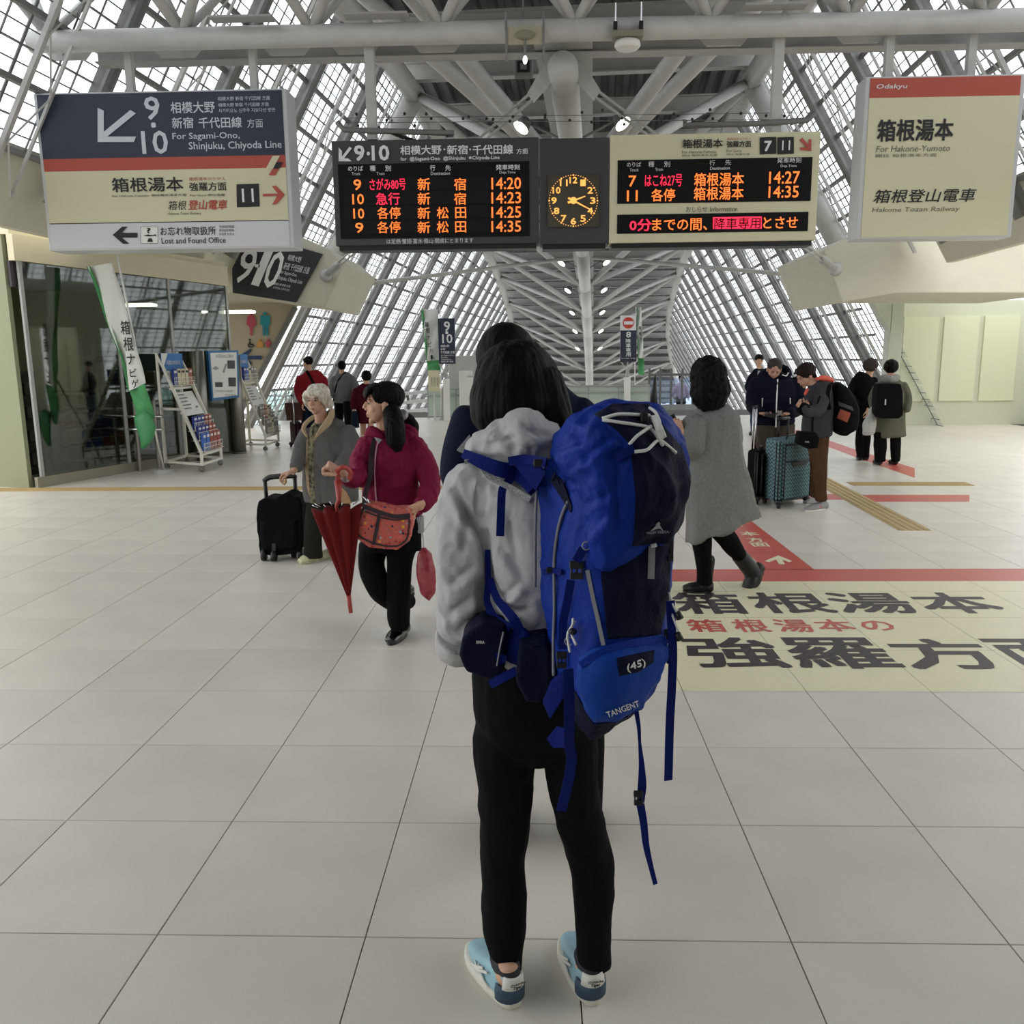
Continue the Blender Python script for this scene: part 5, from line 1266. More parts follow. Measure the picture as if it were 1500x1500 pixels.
ribbon('grey_tab',[S(953,798,.006),S(952,815,.008),S(951,846,.006)],.013,rf,BP,.002)
cord('tab_toggle',[S(948,796,.01),S(958,792,.012)],.004,wc,BP)
cord('white_cord',[S(882,617,.006),S(905,612,.01),S(945,613,.012)],.0032,wc,BP)
cord('white_cord',[S(882,619,.006),S(915,624,.008),S(947,629,.008),S(958,640,.008),S(969,656,.006)],.0032,wc,BP)
cord('white_cord',[S(922,652,.006),S(930,642,.01),S(948,630,.012)],.0032,wc,BP)
cord('white_cord',[S(929,662,.006),S(945,660,.01),S(958,650,.01),S(966,649,.01),S(986,663,.006)],.0032,wc,BP)
for k in range(4): cord('white_cord',[S(946+2.5*k,616,.014),S(952+3*k,630,.018),S(962+3*k,652-2*k,.012)],.003,wc,BP)
cord('white_cord',[S(949,602,.008),at(960,603,1.60),at(967,618,1.58),at(966,632,1.58)],.003,wc,BP)
MB().box(at(943,612,1.60),(.016,.018,.02)).obj('cord_lock',M['black'],BP,bevel=.004)
ribbon('blue_loop',[S(899,671,.006),S(913,664,.012),S(929,657,.006)],.016,web,BP,.003)
# rings and buckles
for u,v in ((861,799),(836,939)):
    c=S(u,v,.004); mb=MB(); mb.tube([c+_r*(.008*math.cos(a))+_u*(.008*math.sin(a)) for a in np.linspace(0,2*math.pi,17)],.0016,6); mb.obj('ring_mark',rf,BP)
def buckle(u,v,w,h,Y=None,par=BP):
    c=S(u,v,.014) if Y is None else at(u,v,Y); X=_r; U=_u; N=-_f
    mb=MB(); mb.box(c+U*h*.28,(w,.008,h*.42),(X,N,U)); b0=mb.obj('buckle',M['black'],par,bevel=.002)
    mb=MB(); mb.box(c-U*h*.3,(w*.92,.008,h*.34),(X,N,U)); mb.box(c-X*w*.36,(w*.14,.009,h*.3),(X,N,U)); mb.box(c+X*w*.36,(w*.14,.009,h*.3),(X,N,U)); mb.box(c,(w*.2,.006,h*.3),(X,N,U)); mb.obj('buckle_latch',M['black'],par,bevel=.0015)
ribbon('blue_strap',[S(858,803,.006),S(855,815,.012),S(854,822,.016)],.018,web,BP,.003)
buckle(853,835,.028,.038)
ribbon('blue_strap',[S(846,850,.014),S(838,880,.01),S(833,910,.012),S(833,950,.014)],.017,web,BP,.003)
buckle(832,966,.022,.036)
def hang(pts,Y,w,nm='hanging_strap'):
    return ribbon(nm,[at(u,v,Y+dy) for u,v,dy in pts],w,web,BP,.0022,nrm=(.2,-1,.1))
hang([(832,980,-.02),(834,1020,-.02),(834,1060,0),(833,1090,.01),(838,1110,.02),(834,1140,.02),(822,1188,.03)],1.58,.021)
hang([(982,880,0),(984,920,0),(986,960,0),(984,1010,0),(981,1060,.01),(979,1143,.03)],1.64,.018)
s3=[(932,1042,0),(936,1065,0),(937,1088,0),(940,1120,0),(941,1150,0),(938,1176,.01)]
ribbon('hanging_strap',[at(u,v,1.66+dy) for u,v,dy in s3],[.010,.008,.006,.012,.019,.017],web,BP,.002,nrm=(.2,-1,0))
buckle(935,1169,.02,.032,1.65)
ribbon('hanging_strap',[at(u,v,1.65+dy) for u,v,dy in ((938,1178,0),(943,1205,0),(946,1238,.0),(953,1268,.01),(960,1295,.02))],[.017,.016,.014,.011,.01],web,BP,.002,nrm=(.2,-1,0))
cord('side_cord',[at(980,868,1.66),at(985,885,1.64),at(992,898,1.63)],.0022,wc,BP); cord('side_cord',[at(981,872,1.66),at(984,900,1.64),at(994,925,1.63)],.0022,wc,BP)
for u,v in ((995,901),(995,932)): MB().tube([at(u-3,v-5,1.63),at(u+1,v+5,1.63)],[.006,.008],12).obj('cord_end',M['black'],BP,True)
buckle(982,805,.012,.05,1.66); buckle(977,932,.012,.03,1.66); buckle(980,962,.01,.03,1.66)
cord('pull_cord',[S(845,905,.01),S(850,915,.02),S(846,925,.02),S(851,945,.012)],.0028,wc,BP); cord('pull_cord',[S(848,908,.01),S(842,930,.02),S(843,955,.012)],.0028,wc,BP)
MB().ball(S(851,928,.02),(.009,.008,.007)).obj('cord_lock',M['black'],BP,True)
# side pocket, wing and lower side panels
mb=MB(); mb.prism([at(u,v,1.75) for u,v in ((762,945),(800,941),(818,968),(810,1002),(790,1033),(771,1028),(757,998))][::-1],(0,.1,0)); sp_=bake('mesh_side_pocket',mb,bn,BP,.004,9,[fold(.005,(30,30,8),51)])
cord('pocket_hem',[at(762,944,1.76),at(782,948,1.745),at(802,945,1.76)],.004,bn,BP)
mb=MB(); mb.prism([at(808,1000,1.70),at(795,1030,1.71),at(806,1055,1.70),at(826,1022,1.68),at(826,985,1.68)],(0,.02,0)); mb.obj('compression_wing',web,BP,bevel=.004)
mb=MB(); mb.prism([at(801,1083,1.72),at(810,1096,1.71),at(832,1096,1.68),at(832,1068,1.69),at(816,1064,1.71)],(0,.004,0)); mb.obj('strap_tail',web,BP,bevel=.001)
ribbon('compression_strap',[S(800,838,.006),S(812,836,.008),S(828,838,.008)],.012,web,BP,.003); MB().box(S(813,836,.012),(.014,.008,.012)).obj('strap_slider',M['black'],BP,bevel=.002)
mb=MB(); mb.prism([at(812,693,1.70),at(822,702,1.70),at(838,742,1.66),at(836,752,1.66),at(806,705,1.72)],(0,.01,0)); mb.obj('side_zip_flap',bn,BP,bevel=.002)
# harness
foam=mat('strap_edge_weave','7f8180',.8,noise=.5,scale=260)
bj=bvh(J,H)
SJ=lambda u,v,o=.008: on(bj,u,v,o,1.86)
ribbon('shoulder_strap',[SJ(688,662,.014),SJ(709,668,.02),SJ(734,680,.024),SJ(758,697,.024),at(784,716,1.79)],[.020,.028,.034,.036,.034],web,BP,.012)
ribbon('strap_edge',[SJ(684,676,.022),SJ(704,686,.026),SJ(727,701,.03),SJ(752,718,.03),at(779,733,1.775)],[.010,.014,.014,.013,.012],foam,BP,.012)
ribbon('load_strap',[SJ(750,682,.024),SJ(744,715,.024),SJ(740,745,.02),SJ(736,782,.016)],.018,web,BP,.0025)
mb=MB(); mb.prism([at(752,680,1.80),at(785,720,1.76),at(800,690,1.74),at(780,672,1.78)],(0,.01,0)); mb.obj('harness_panel',web,BP,bevel=.003)
ribbon('lifter_strap',[at(745,676,1.80),at(770,672,1.79),at(800,678,1.72)],.02,web,BP,.003)
MB().box(at(792,678,1.735),(.03,.01,.016)).obj('lifter_buckle',M['black'],BP,bevel=.003)
ribbon('lower_strap',[SJ(716,805,.01),SJ(716,845,.012),SJ(720,880,.016),SJ(732,903,.02),at(748,920,1.80)],[.012,.014,.016,.02,.02],web,BP,.003)
ribbon('lower_strap',[SJ(722,845,.014),SJ(738,880,.018),at(752,905,1.80),at(764,930,1.80)],[.016,.018,.022,.024],web,BP,.003)
mb=MB(); limb(mb,[at(736,945,1.84),at(756,948,1.82),at(775,945,1.80)],[(.03,.016),(.042,.018),(.045,.016)],16,up=(0,1,0)); bake('hip_wing',mb,web,BP,.004,2,[fold(.003,(20,20,20),61)])
mb=MB(); mb.prism([at(u,v,1.79) for u,v in ((677,935),(688,924),(707,913),(740,918),(740,972),(731,998),(707,994),(683,984),(672,960))][::-1],(0,.11,0)); hpk=bake('hip_belt_pocket',mb,bn,BP,.004,12,[fold(.002,(20,20,20),62)])
surf_text('belt_lettering','ERRA',((698,942),(710,942),(698,938)),bvh(hpk),wc,BP,.003,.2,default=1.8)
cord('pocket_piping',[on(bvh(hpk),u,v,.003,1.8) for u,v in ((737,925),(732,950),(728,975))],.002,rf,BP)
ribbon('belt_strap',[at(733,930,1.80),at(729,955,1.79),at(733,972,1.79),at(740,960,1.79)],.014,web,BP,.003)
ribbon('belt_strap',[at(757,982,1.77),at(738,992,1.77),at(718,1003,1.78)],.02,web,BP,.003)
# ================================================================ other travellers
class Fig:
    def __init__(s,label,Y,u,vox=.009,group=None):
        s.Y=Y; d=ray(u,700); s.t=thing('person',label,'person',(d.x/d.y*Y,Y,0)); s.body=MB(); s.vox=vox; s.fn=[]
    def P(s,u,v,dy=0): return at(u,v,s.Y+dy)
    def rows(s,mb,rows,n=22,inner=.78,up=(0,1,0)):
        P=[];R=[]
        for r in rows:
            ul,ur,v=r[:3]; dy=r[3] if len(r)>3 else 0; q=r[4] if len(r)>4 else .6
            p=s.P((ul+ur)/2,v,dy); w=(ur-ul)/2*px2m(p); P.append(p); R.append((w,w*q))
        if mb is not None: limb(mb,P,R,n,up=up,r0=False,r1=False)
        if inner: limb(s.body,P,[(a*inner,b*inner) for a,b in R],14,up=up,r0=False,r1=False)
    def tube(s,mb,pts,n=14,inner=.72):
        P=[s.P(p[0],p[1],p[2]) for p in pts]; R=[p[3]*px2m(q) for p,q in zip(pts,P)]
        if mb is not None: limb(mb,P,R,n)
        if inner: limb(s.body,P,[r*inner for r in R],12)
    def head(s,u,v,dy,fw,sc,jaw=1,up=(0,0,1)):
        s.hc=s.P(u,v,dy); s.L,s.ax=head_parts(s.body,s.hc,fw,up,sc,jaw); s.sc=sc; s.fn.append(sockets(s.L,sc)); return s.L
    def neck(s,u,v,dy,r=.052): limb(s.body,[s.P(u,v,dy),s.P(u,v,dy).lerp(s.hc,.4),s.hc+Vector((0,0,-.03))],[r*1.15,r,r*.95],12)
    def skin(s,m=None): return bake('body',s.body,m or M['skin'],s.t,s.vox*.62,3,s.fn)
    def wear(s,name,mb,m,f=None,vk=1,sm=4): return bake(name,mb,m,s.t,s.vox*vk,sm,f if f is not None else [fold(s.vox*.9,(9,9,5),len(name))])
def fy(u,v): return flo(u,v).y
def low_shoe(par,heel,toe,m,sole,name='shoe',w=.045,h=.075,shaft=0):
    d=(toe-heel); Ls=d.length; d.normalize(); U=Vector((0,0,1)); U=(U-d*U.dot(d)).normalized(); s_=d.cross(U)
    P=lambda x,z: heel+d*x+U*z
    mb=MB(); limb(mb,[P(.0,.045),P(Ls*.3,.043),P(Ls*.65,.036),P(Ls*.95,.028)],[(w*.85,.045),(w*.85,.043),(w*1.08,.034),(w*.8,.02)],16,up=U)
    if shaft: limb(mb,[P(Ls*.18,.04),P(Ls*.18,.1),P(Ls*.16,shaft)],[(w*1.0,.055),(w*1.0,.055),(w*1.15,.062)],16,up=s_)
    o=bake(name,mb,m,par,.005,2)
    sb2=MB(); rs=[]
    for z,gr in ((0,0),(.014,.002)):
        ring=[]
        for i in range(20):
            a=2*math.pi*i/20; x=Ls*.48+(Ls*.52)*math.cos(a); ww=w*(.82+.22*max(0,math.cos(a-.6))); ring.append(P(x,z)+s_*(ww+gr)*math.sin(a))
        rs.append(ring)
    sb2.rings(rs,20); sb2.obj('sole',sole,par,True)
    return o
black=mat('cloth_black','0c0d0e',.9,spec=.15,bump=.2,bscale=120); navyc=mat('cloth_navy','0f1220',.8,spec=.2,bump=.2,bscale=120)
# ---- companion in navy, mostly hidden behind the main traveller
f=Fig('person in navy jacket with black hair, mostly hidden behind the traveller with blue backpack',2.62,760,.008)
f.head(741,538,.0,(-.1,.98,-.1),.95); f.neck(748,560,.02)
j=MB(); f.rows(j,[(704,860,885,0,.6),(700,864,850,0,.6),(700,866,800),(690,868,700),(688,866,640),(696,850,596),(716,826,566),(735,800,552)],26,.85)
f.tube(j,[(692,612,0,30),(678,660,0,29),(674,700,.0,27),(700,700,.25,22)]); f.tube(j,[(842,605,0,30),(862,660,.03,28),(862,720,.05,25),(830,720,.25,20)])
jn=f.wear('jacket',j,mat('jacket_deep_navy','12172e',.75,spec=.2,bump=.2,bscale=90),[fold(.006,(9,9,6),5)])
c=MB(); limb(c,[f.P(735,556,-.02),f.P(770,548,-.08),f.P(815,556,-.02)],[.02,.028,.02],12); f.wear('collar',c,bpy.data.materials['jacket_deep_navy'])
hm=MB(); hm.ball(f.L(0,-.015,.035),(.092,.105,.1),22,14,f.ax); limb(hm,[f.L(0,-.05,.02),f.L(0,-.06,-.06)],[(.085,.06),(.06,.04)],16); f.wear('hair',hm,M['hair'],[fold(.003,(40,40,10),3)])
t=MB(); f.rows(t,[(706,860,1010,0,.6),(706,860,940,0,.6),(708,858,870,0,.6)],20,.8)
for u in (742,857): f.rows(t,[(u-28,u+28,1000,0,1),(u-27,u+27,1080,0,1),(u-25,u+25,1150,0,1),(u-23,u+23,1212,0,1)],16,.8)
f.wear('trousers',t,black)
for u in (742,857): low_shoe(f.t,flo(u,1236)+Vector((0,.0,0)),flo(u,1236)+Vector((0,.25,0)),black,M['black'])
for sg,u in ((1,745),(-1,790)): hand(f.body,f.P(u,690,.28),(.2*sg,.9,.3),(0,0,1),.9,.6)
f.skin()
# ---- elderly traveller with the trolley
Ye=fy(450,824)
f=Fig('elderly person with white hair in open grey jacket, holding the black trolley handle',Ye,465,.0075)
L=f.head(465,587,-.02,(-.27,-.95,-.06),.93,.98); f.neck(472,618,.0,.05)
gj=mat('jacket_warm_grey','5d5b59',.85,noise=.05,scale=20,bump=.3,bscale=70,spec=.2); bg=mat('collar_beige','a89478',.85,bump=.3,bscale=90)
j=MB(); f.rows(j,[(447,524,734,0,.55),(444,524,715,0,.55),(444,522,690,0,.5),(446,518,660,0,.5),(447,512,638,0,.5),(452,505,624,.01,.5),(462,492,614,.02,.5)],26,.8)
f.tube(j,[(452,634,.0,11.5),(443,652,-.03,10.5),(437,672,-.08,10),(434,684,-.15,9)]); f.tube(j,[(506,632,.0,14),(514,652,-.01,14),(513,670,-.06,13),(500,684,-.17,11)])
J2=f.wear('jacket',j,gj,[fold(.010,(10,10,5),6,.8),fold(.004,(24,24,16),7)])
sh_=mat('shirt_patterned','2c2c28',.8,c2='8f8a6c',scale=32)
panel('patterned_shirt',J2,[(458,619),(473,622),(464,642),(459,656),(459,676),(462,742),(456,742),(452,700),(450,660),(451,640)],sh_,f.t,.002,.003)
panel('beige_lining',J2,[(449,645),(451.5,640),(450.5,662),(452.5,700),(454,728),(450,715),(447,685)],bg,f.t,.003,.004)
c=MB(); limb(c,[f.P(487,604,-.02),f.P(482,616,-.10),f.P(472,628,-.17),f.P(462,641,-.19)],[(.02,.045),(.018,.05),(.014,.035),(.006,.012)],12,up=(0,-1,.2)); limb(c,[f.P(458,612,-.1),f.P(450,618,-.15),f.P(444,628,-.16),(f.P(450,640,-.18))],[(.014,.03),(.015,.035),(.013,.025),(.006,.01)],12,up=(0,-1,.2)); limb(c,[f.P(486,604,.0),f.P(478,608,.08),f.P(462,610,.02)],[(.02,.03)]*3,12)
f.wear('collar',c,bg,[fold(.003,(14,14,14),9)],.8)
t=MB(); f.rows(t,[(450,488,732,0,.6),(448,476,752,0,.7),(446,471,785,0,.75),(445,473,817,0,.8)],18,.6); f.rows(t,[(478,512,732,.08,.7),(480,508,775,.12,.8),(483,508,810,.15,.8)],18,.6)
f.wear('trousers',t,mat('trousers_olive','23251f',.9,spec=.15,bump=.2,bscale=80),[fold(.008,(9,9,3),8)])
b_=flo(462,822); low_shoe(f.t,b_,flo(439,827),mat('shoe_cream','c9c7a0',.5),mat('sole_cream','b9b69a',.6)); b_=flo(497,812); low_shoe(f.t,b_,b_+Vector((-.12,-.2,0)),bpy.data.materials['shoe_cream'],bpy.data.materials['sole_cream'])
limb(f.body,[f.P(434,684,-.15),f.P(428,692,-.18)],[.03,.026],12); hand(f.body,f.P(428,691,-.18),(-.95,-.1,-.25),(0,0,-1),.95,1.1)
hand(f.body,f.P(500,684,-.17),(-.9,-.3,-.1),(0,0,-1),.9,.9,thumb=-1)
hw=MB(); c0=f.hc+Vector((0,0,.0)); X,Yv,U=f.ax
hl_=lambda x,y,z: f.L(x,y,z)
hw.ball(hl_(0,-.02,.05),(.09,.098,.088),22,14,f.ax)
limb(hw,[hl_(-.088,.03,-.03),hl_(-.09,.05,.03),hl_(-.06,.08,.072),hl_(-.01,.085,.082),hl_(.04,.075,.075),hl_(.08,.045,.045),hl_(.092,.02,-.01),hl_(.09,-.0,-.05)],[.012,.02,.024,.025,.024,.024,.022,.012],12)
limb(hw,[hl_(0,-.07,.03),hl_(0,-.085,-.03),hl_(.0,-.07,-.075)],[(.085,.04),(.075,.035),(.05,.025)],14)
limb(hw,[hl_(.085,-.03,.02),hl_(.09,-.035,-.05),(hl_(.075,-.04,-.085))],[.03,.026,.015],12); limb(hw,[hl_(-.085,-.03,.02),hl_(-.088,-.035,-.05)],[.03,.022],12)
f.wear('hair',hw,M['hair_w'],[fold(.006,(26,26,26),3,.8),fold(.002,(70,70,70),4)],.7,2)
face(f.L,f.ax,f.t,.93,M['skin_old'],brow=M['hair_g'],m_lip=mat('lip_pale','8f6355',.6))
f.skin(M['skin_old'])
# black trolley bag
Yt=fy(402,821)
T=thing('trolley_bag','black wheeled trolley bag with tall handle, held by the elderly person',"trolley bag",flo(405,820))
T_=lambda u,v,dy=0: at(u,v,Yt+dy)
mb=MB(); mb.prism([T_(u,v) for u,v in ((379,735),(388,730),(404,731),(415,724),(421,723),(428,728),(437,729),(442,741),(443,790),(441,803),(431,812),(400,814),(381,811),(378,790),(375,760),(376,746))][::-1],(0,.26,0))
tb=bake('bag_body',mb,mat('bag_black','0d0e10',.85,spec=.2,bump=.3,bscale=70),T,.006,7,[fold(.007,(9,9,7),12)])
panel('front_pocket',tb,[(382,762),(436,760),(438,795),(432,806),(386,808),(381,790)],bpy.data.materials['bag_black'],T,.003,.004,puff=.018)
for u0,v0,u1,v1 in ((388,703,391,737),(432,699,433,729)): MB().tube([T_(u0,v0,.22),T_(u1,v1,.22)],.016,10).obj('handle_tube',M['black'],T,True)
mb=MB(); limb(mb,[T_(387,704,.22),T_(396,699,.22),T_(414,697.5,.22),T_(427,697,.22),T_(433,699,.22)],[.02,.023,.025,.023,.02],12); bake('handle_grip',mb,M['black'],T,.005,2)
mb=MB(); mb.tube([T_(418,700,.2),T_(419,706,.19),T_(416.5,710,.19),T_(413.5,708,.19)],.008,8); mb.obj('cane_hook',mat('hook_amber','b98a4a',.4),T,True)
for u,v,dy in ((387,815,.0),(402,819,-.03),(431,812,.1),(441,810,.05)):
    c=T_(u,v,dy); c.z=.045; MB().tube([c-Vector((.016,0,0)),c+Vector((.016,0,0))],.045,16).obj('wheel',M['black'],T,True); MB().bar(c,c+Vector((0,.02,.1)),.03,.03).obj('wheel_bracket',M['black'],T)
MB().tube([T_(441,745,.2),T_(452,790,.15)],.006,6).obj('side_rod',M['steel_mid'],T,True)
# ---- traveller in magenta with the red umbrella
Ym=fy(580,940)
f=Fig('person in magenta jacket with black ponytails, holding a red umbrella and a floral bag',Ym,570,.0058)
f.head(560,592,.0,(-.95,-.30,-.03),.96); f.neck(566,632,.02,.05)
mg=mat('jacket_magenta','781a3a',.6,noise=.05,scale=15,bump=.3,bscale=60,spec=.3)
j=MB(); f.rows(j,[(534,619,757,0,.55),(532,616,738,0,.55),(530,612,710,0,.55),(528,613,685,0,.55),(529,616,662,0,.5),(535,612,646,0,.5),(548,598,634,.02,.5)],28,.8)
f.tube(j,[(540,652,.0,17),(530,675,-.03,16.5),(529,697,-.10,15),(517,701,-.22,13),(508,698,-.27,11)]); f.tube(j,[(604,652,.0,17),(619,675,.0,15.5),(629,702,-.03,15),(627,725,-.12,14),(619,738,-.18,12)])
J3=f.wear('jacket',j,mg,[fold(.009,(12,12,7),16,.8),fold(.004,(28,28,22),17,.8)])
c=MB(); limb(c,[f.P(537,636,-.06),f.P(545,632,-.1),f.P(560,640,-.12)],[.018,.03,.02],12); limb(c,[f.P(596,630,.06),f.P(604,636,.05),f.P(607,645,.02)],[.03,.035,.02],12); limb(c,[f.P(575,628,.1),f.P(598,630,.08)],[.035,.035],12); f.wear('hood_collar',c,mg,[fold(.006,(14,14,14),3)])
lg=mat('collar_pale_grey','a7a5ab',.7,noise=.2,scale=40)
mb=MB(); mb.prism([f.P(548,640,-.15),f.P(560,644,-.15),f.P(554,651,-.16)],(0,.012,0)); tag(mb.obj('collar_lining',lg,f.t,bevel=.003),kind='stuff')
bj3=bvh(J3); SM=lambda u,v,o=.006: on(bj3,u,v,o,Ym-.1)
cord('zip',[SM(554,648),SM(551,665),SM(549,690),SM(550,715),SM(553,742)],.004,mat('zip_pink','b98aa0',.5),f.t)
surf_text('cuff_mark','▲',((617,735),(622,737),(618,731)),bj3,M['whitep'],f.t,.003,default=Ym-.2)
mb=MB(); f.rows(mb,[(596,621,779,.02,1.2),(597,621,755,.02,1.2)],16,0); f.wear('shirt_hem',mb,mat('shirt_grey','8f9093',.8))
t=MB(); f.rows(t,[(530,617,806,0,.6),(530,617,770,0,.6),(536,612,745,0,.6)],22,.7)
f.tube(t,[(548,800,.02,22),(545,830,.0,19),(556,862,-.02,17),(578,880,.22,15),(598,880,.42,12)]); f.tube(t,[(588,795,.0,25),(586,830,-.03,19),(585,865,-.04,17.5),(584,895,.0,17),(585,915,.02,15)])
f.wear('trousers',t,black,[fold(.007,(9,9,4),2)])
pat=mat('patent_black','0a0a0b',.12,spec=.6,coat=.6); b_=flo(593,928); low_shoe(f.t,b_,flo(571,946),pat,M['black'],w=.048)
low_shoe(f.t,f.P(605,866,.5),f.P(592,888,.44),pat,M['black'])
limb(f.body,[f.P(509,698,-.27),f.P(500,692,-.31)],[.03,.025],12); hand(f.body,f.P(501,693,-.31),(-.75,-.3,.62),(-.2,.2,-.9),1.0,1.75)
limb(f.body,[f.P(619,738,-.18),f.P(613,742,-.22)],[.03,.025],12); hand(f.body,f.P(615,740,-.22),(-.75,-.45,-.3),(0.3,-.6,-.8),1.02,1.75,thumb=-1)
mb=MB(); f.tube(mb,[(509,699,-.28,7),(505,701,-.30,6.8)],12,0); f.wear('cuff_lining',mb,lg,[])
hm=MB(); hl_=f.L
hm.ball(hl_(0,-.03,.045),(.087,.098,.082),24,15,f.ax)
limb(hm,[hl_(.0,.03,.105),hl_(.0,.072,.088),hl_(0,.09,.062),(hl_(0,.094,.042))],[(.06,.02),(.064,.018),(.06,.012),(.045,.005)],18,up=f.ax[1]); limb(hm,[hl_(.055,.03,.085),hl_(.075,.045,.05),hl_(.078,.04,.02)],[.02,.016,.007],10); limb(hm,[hl_(-.055,.03,.085),hl_(-.075,.045,.05),hl_(-.078,.04,.02)],[.02,.016,.007],10)
limb(hm,[hl_(.05,-.01,.06),hl_(.075,-.04,.0),hl_(.05,-.07,-.05)],[.04,.04,.035],14)
f.tube(hm,[(574,604,-.06,13),(578,625,-.14,15),(580,645,-.15,14),(582,658,-.15,7)],16,0); f.tube(hm,[(588,608,.1,7),(598,614,.14,8),(604,624,.14,9),(607,636,.12,6)],14,0)
f.wear('hair',hm,M['hair'],[fold(.004,(60,60,12),3,.7)],.8,2)
MB().tube([f.P(588,606,.08),f.P(592,609,.1)],.03,12).obj('hair_tie',lg,f.t,True)
face(f.L,f.ax,f.t,.96,M['skin']); f.skin()
ribbon('bag_strap_anchor',[SM(553,633,.012),SM(548,660,.012),SM(542,690,.012)],.001,black,f.t)
# floral shoulder bag
FB=thing('shoulder_bag','coral floral shoulder bag with dark piping, at the hip of the magenta jacket','shoulder bag',at(562,770,Ym-.25))
mb=MB(); mb.prism([at(u,v,Ym-.34) for u,v in ((533,737),(555,741),(575,746),(598,745),(603,765),(599,792),(582,806),(560,804),(540,801),(521,787),(522,762))][::-1],(0,.12,0))
fm=bpy.data.materials.new('floral_print'); fm.use_nodes=True; nt=fm.node_tree; N_=nt.nodes; Lk=nt.links; tc=N_.new('ShaderNodeTexCoord'); vo=N_.new('ShaderNodeTexVoronoi'); vo.inputs['Scale'].default_value=55; Lk.new(tc.outputs['Object'],vo.inputs['Vector'])
cr=N_.new('ShaderNodeValToRGB'); cr.color_ramp.interpolation='CONSTANT'; e=cr.color_ramp.elements; e[0].color=(*lin('cc5f50'),1); e[0].position=0; e[1].position=.62; e[1].color=(*lin('2a3350'),1)
for p_,c_ in ((.3,'d8705c'),(.45,'a3403c'),(.7,'d9a33f'),(.78,'d4685a'),(.9,'8f9aa6')): q=e.new(p_); q.color=(*lin(c_),1)
sx=N_.new('ShaderNodeSeparateColor'); Lk.new(vo.outputs['Color'],sx.inputs[0]); Lk.new(sx.outputs[0],cr.inputs[0]); c3=N_.new('ShaderNodeValToRGB'); c3.color_ramp.elements[0].position=.38; c3.color_ramp.elements[1].position=.5
mx=N_.new('ShaderNodeMix'); mx.data_type='RGBA'; Lk.new(vo.outputs['Distance'],c3.inputs[0]); Lk.new(c3.outputs[0],mx.inputs[0]); Lk.new(cr.outputs[0],mx.inputs[6]); mx.inputs[7].default_value=(*lin('b8625a'),1); Lk.new(mx.outputs[2],N_['Principled BSDF'].inputs['Base Color']); N_['Principled BSDF'].inputs['Roughness'].default_value=.6
fb=bake('bag_body',mb,fm,FB,.005,6,[fold(.005,(12,12,10),2)])
bf=bvh(fb); SB=lambda u,v,o=.004: on(bf,u,v,o,Ym-.33); pip=mat('piping_dark','2a1c22',.7)
for pts,w in ((((534,742),(555,750),(578,757),(600,755)),.022),(((535,749),(556,757),(578,762),(598,759)),.008),(((556,752),(552,775),(547,798)),.018),(((533,742),(526,765),(523,784),(545,795),(565,800),(584,800),(597,790),(600,765),(598,752)),.009)):
    ribbon('dark_piping',[SB(*p) for p in pts],w,pip,FB,.003)
ribbon('bag_strap',[SB(534,742,.01),at(535,722,Ym-.28),SM(539,700,.014),SM(545,668,.014),SM(552,636,.014)],.026,pip,FB,.004)
MB().tube([at(533,727,Ym-.3),at(537,732,Ym-.31),at(540,738,Ym-.32)],.01,8).obj('strap_ring',M['chrome'],FB,True)
# red umbrella
RU=thing('umbrella','closed red umbrella with coral handle held point down by the magenta jacket','umbrella',at(513,893,Ym-.32))
ur=mat('umbrella_red','611416',.5,noise=.06,scale=8,spec=.3); uc=mat('umbrella_coral','a43b35',.4)
top=at(493,741,Ym-.34); tip=at(511,875,Ym-.36); axu=(tip-top); lu=axu.length; axu.normalize(); X1=axu.cross(Vector((0,1,0))).normalized(); Y1=axu.cross(X1)
rings=[]
for i in range(14):
    t_=i/13; r0=(38*(1-t_)**1.0+2.5)*px2m(top); ring=[]
    for k in range(64):
        a=2*math.pi*k/64; fo=abs(math.sin(a*4+.4+t_*.5)); r_=r0*(.62+.38*fo); ring.append(top+axu*(t_*lu+(.03 if i==0 else 0)*(1-fo))+X1*r_*math.cos(a)+Y1*r_*.5*math.sin(a))
    rings.append(ring)
MB().rings(rings,64).obj('canopy',ur,RU,True)
MB().tube([tip-axu*.01,tip+axu*.085],[.013,.011],12).obj('ferrule',uc,RU,True)
MB().tube([top+axu*.1,top,at(498,732,Ym-.34),at(495,703,Ym-.33)],[.01,.01,.018,.02],12).obj('handle_shaft',uc,RU,True)
cord('handle_crook',[at(495,705,Ym-.33),at(494,690,Ym-.36),at(500,684,Ym-.38),at(508,685,Ym-.36),at(514,692,Ym-.34),at(512,702,Ym-.33)],.0125,uc,RU,12)
for k in range(8):
    a=2*math.pi*(k+.5)/8; MB().tube([top+X1*.1*math.cos(a)+Y1*.06*math.sin(a),top+X1*.13*math.cos(a)+Y1*.07*math.sin(a)-axu*.02],.003,6).obj('rib_tip',M['chrome'],RU,True)
mb=MB(); mb.prism([at(500,738,Ym-.36),at(515,738,Ym-.36),at(508,722,Ym-.35),at(500,714,Ym-.34),at(498,725,Ym-.35)],(0,.01,0)); mb.obj('fabric_sleeve',mat('sleeve_tan','b08a62',.6),RU,bevel=.003)
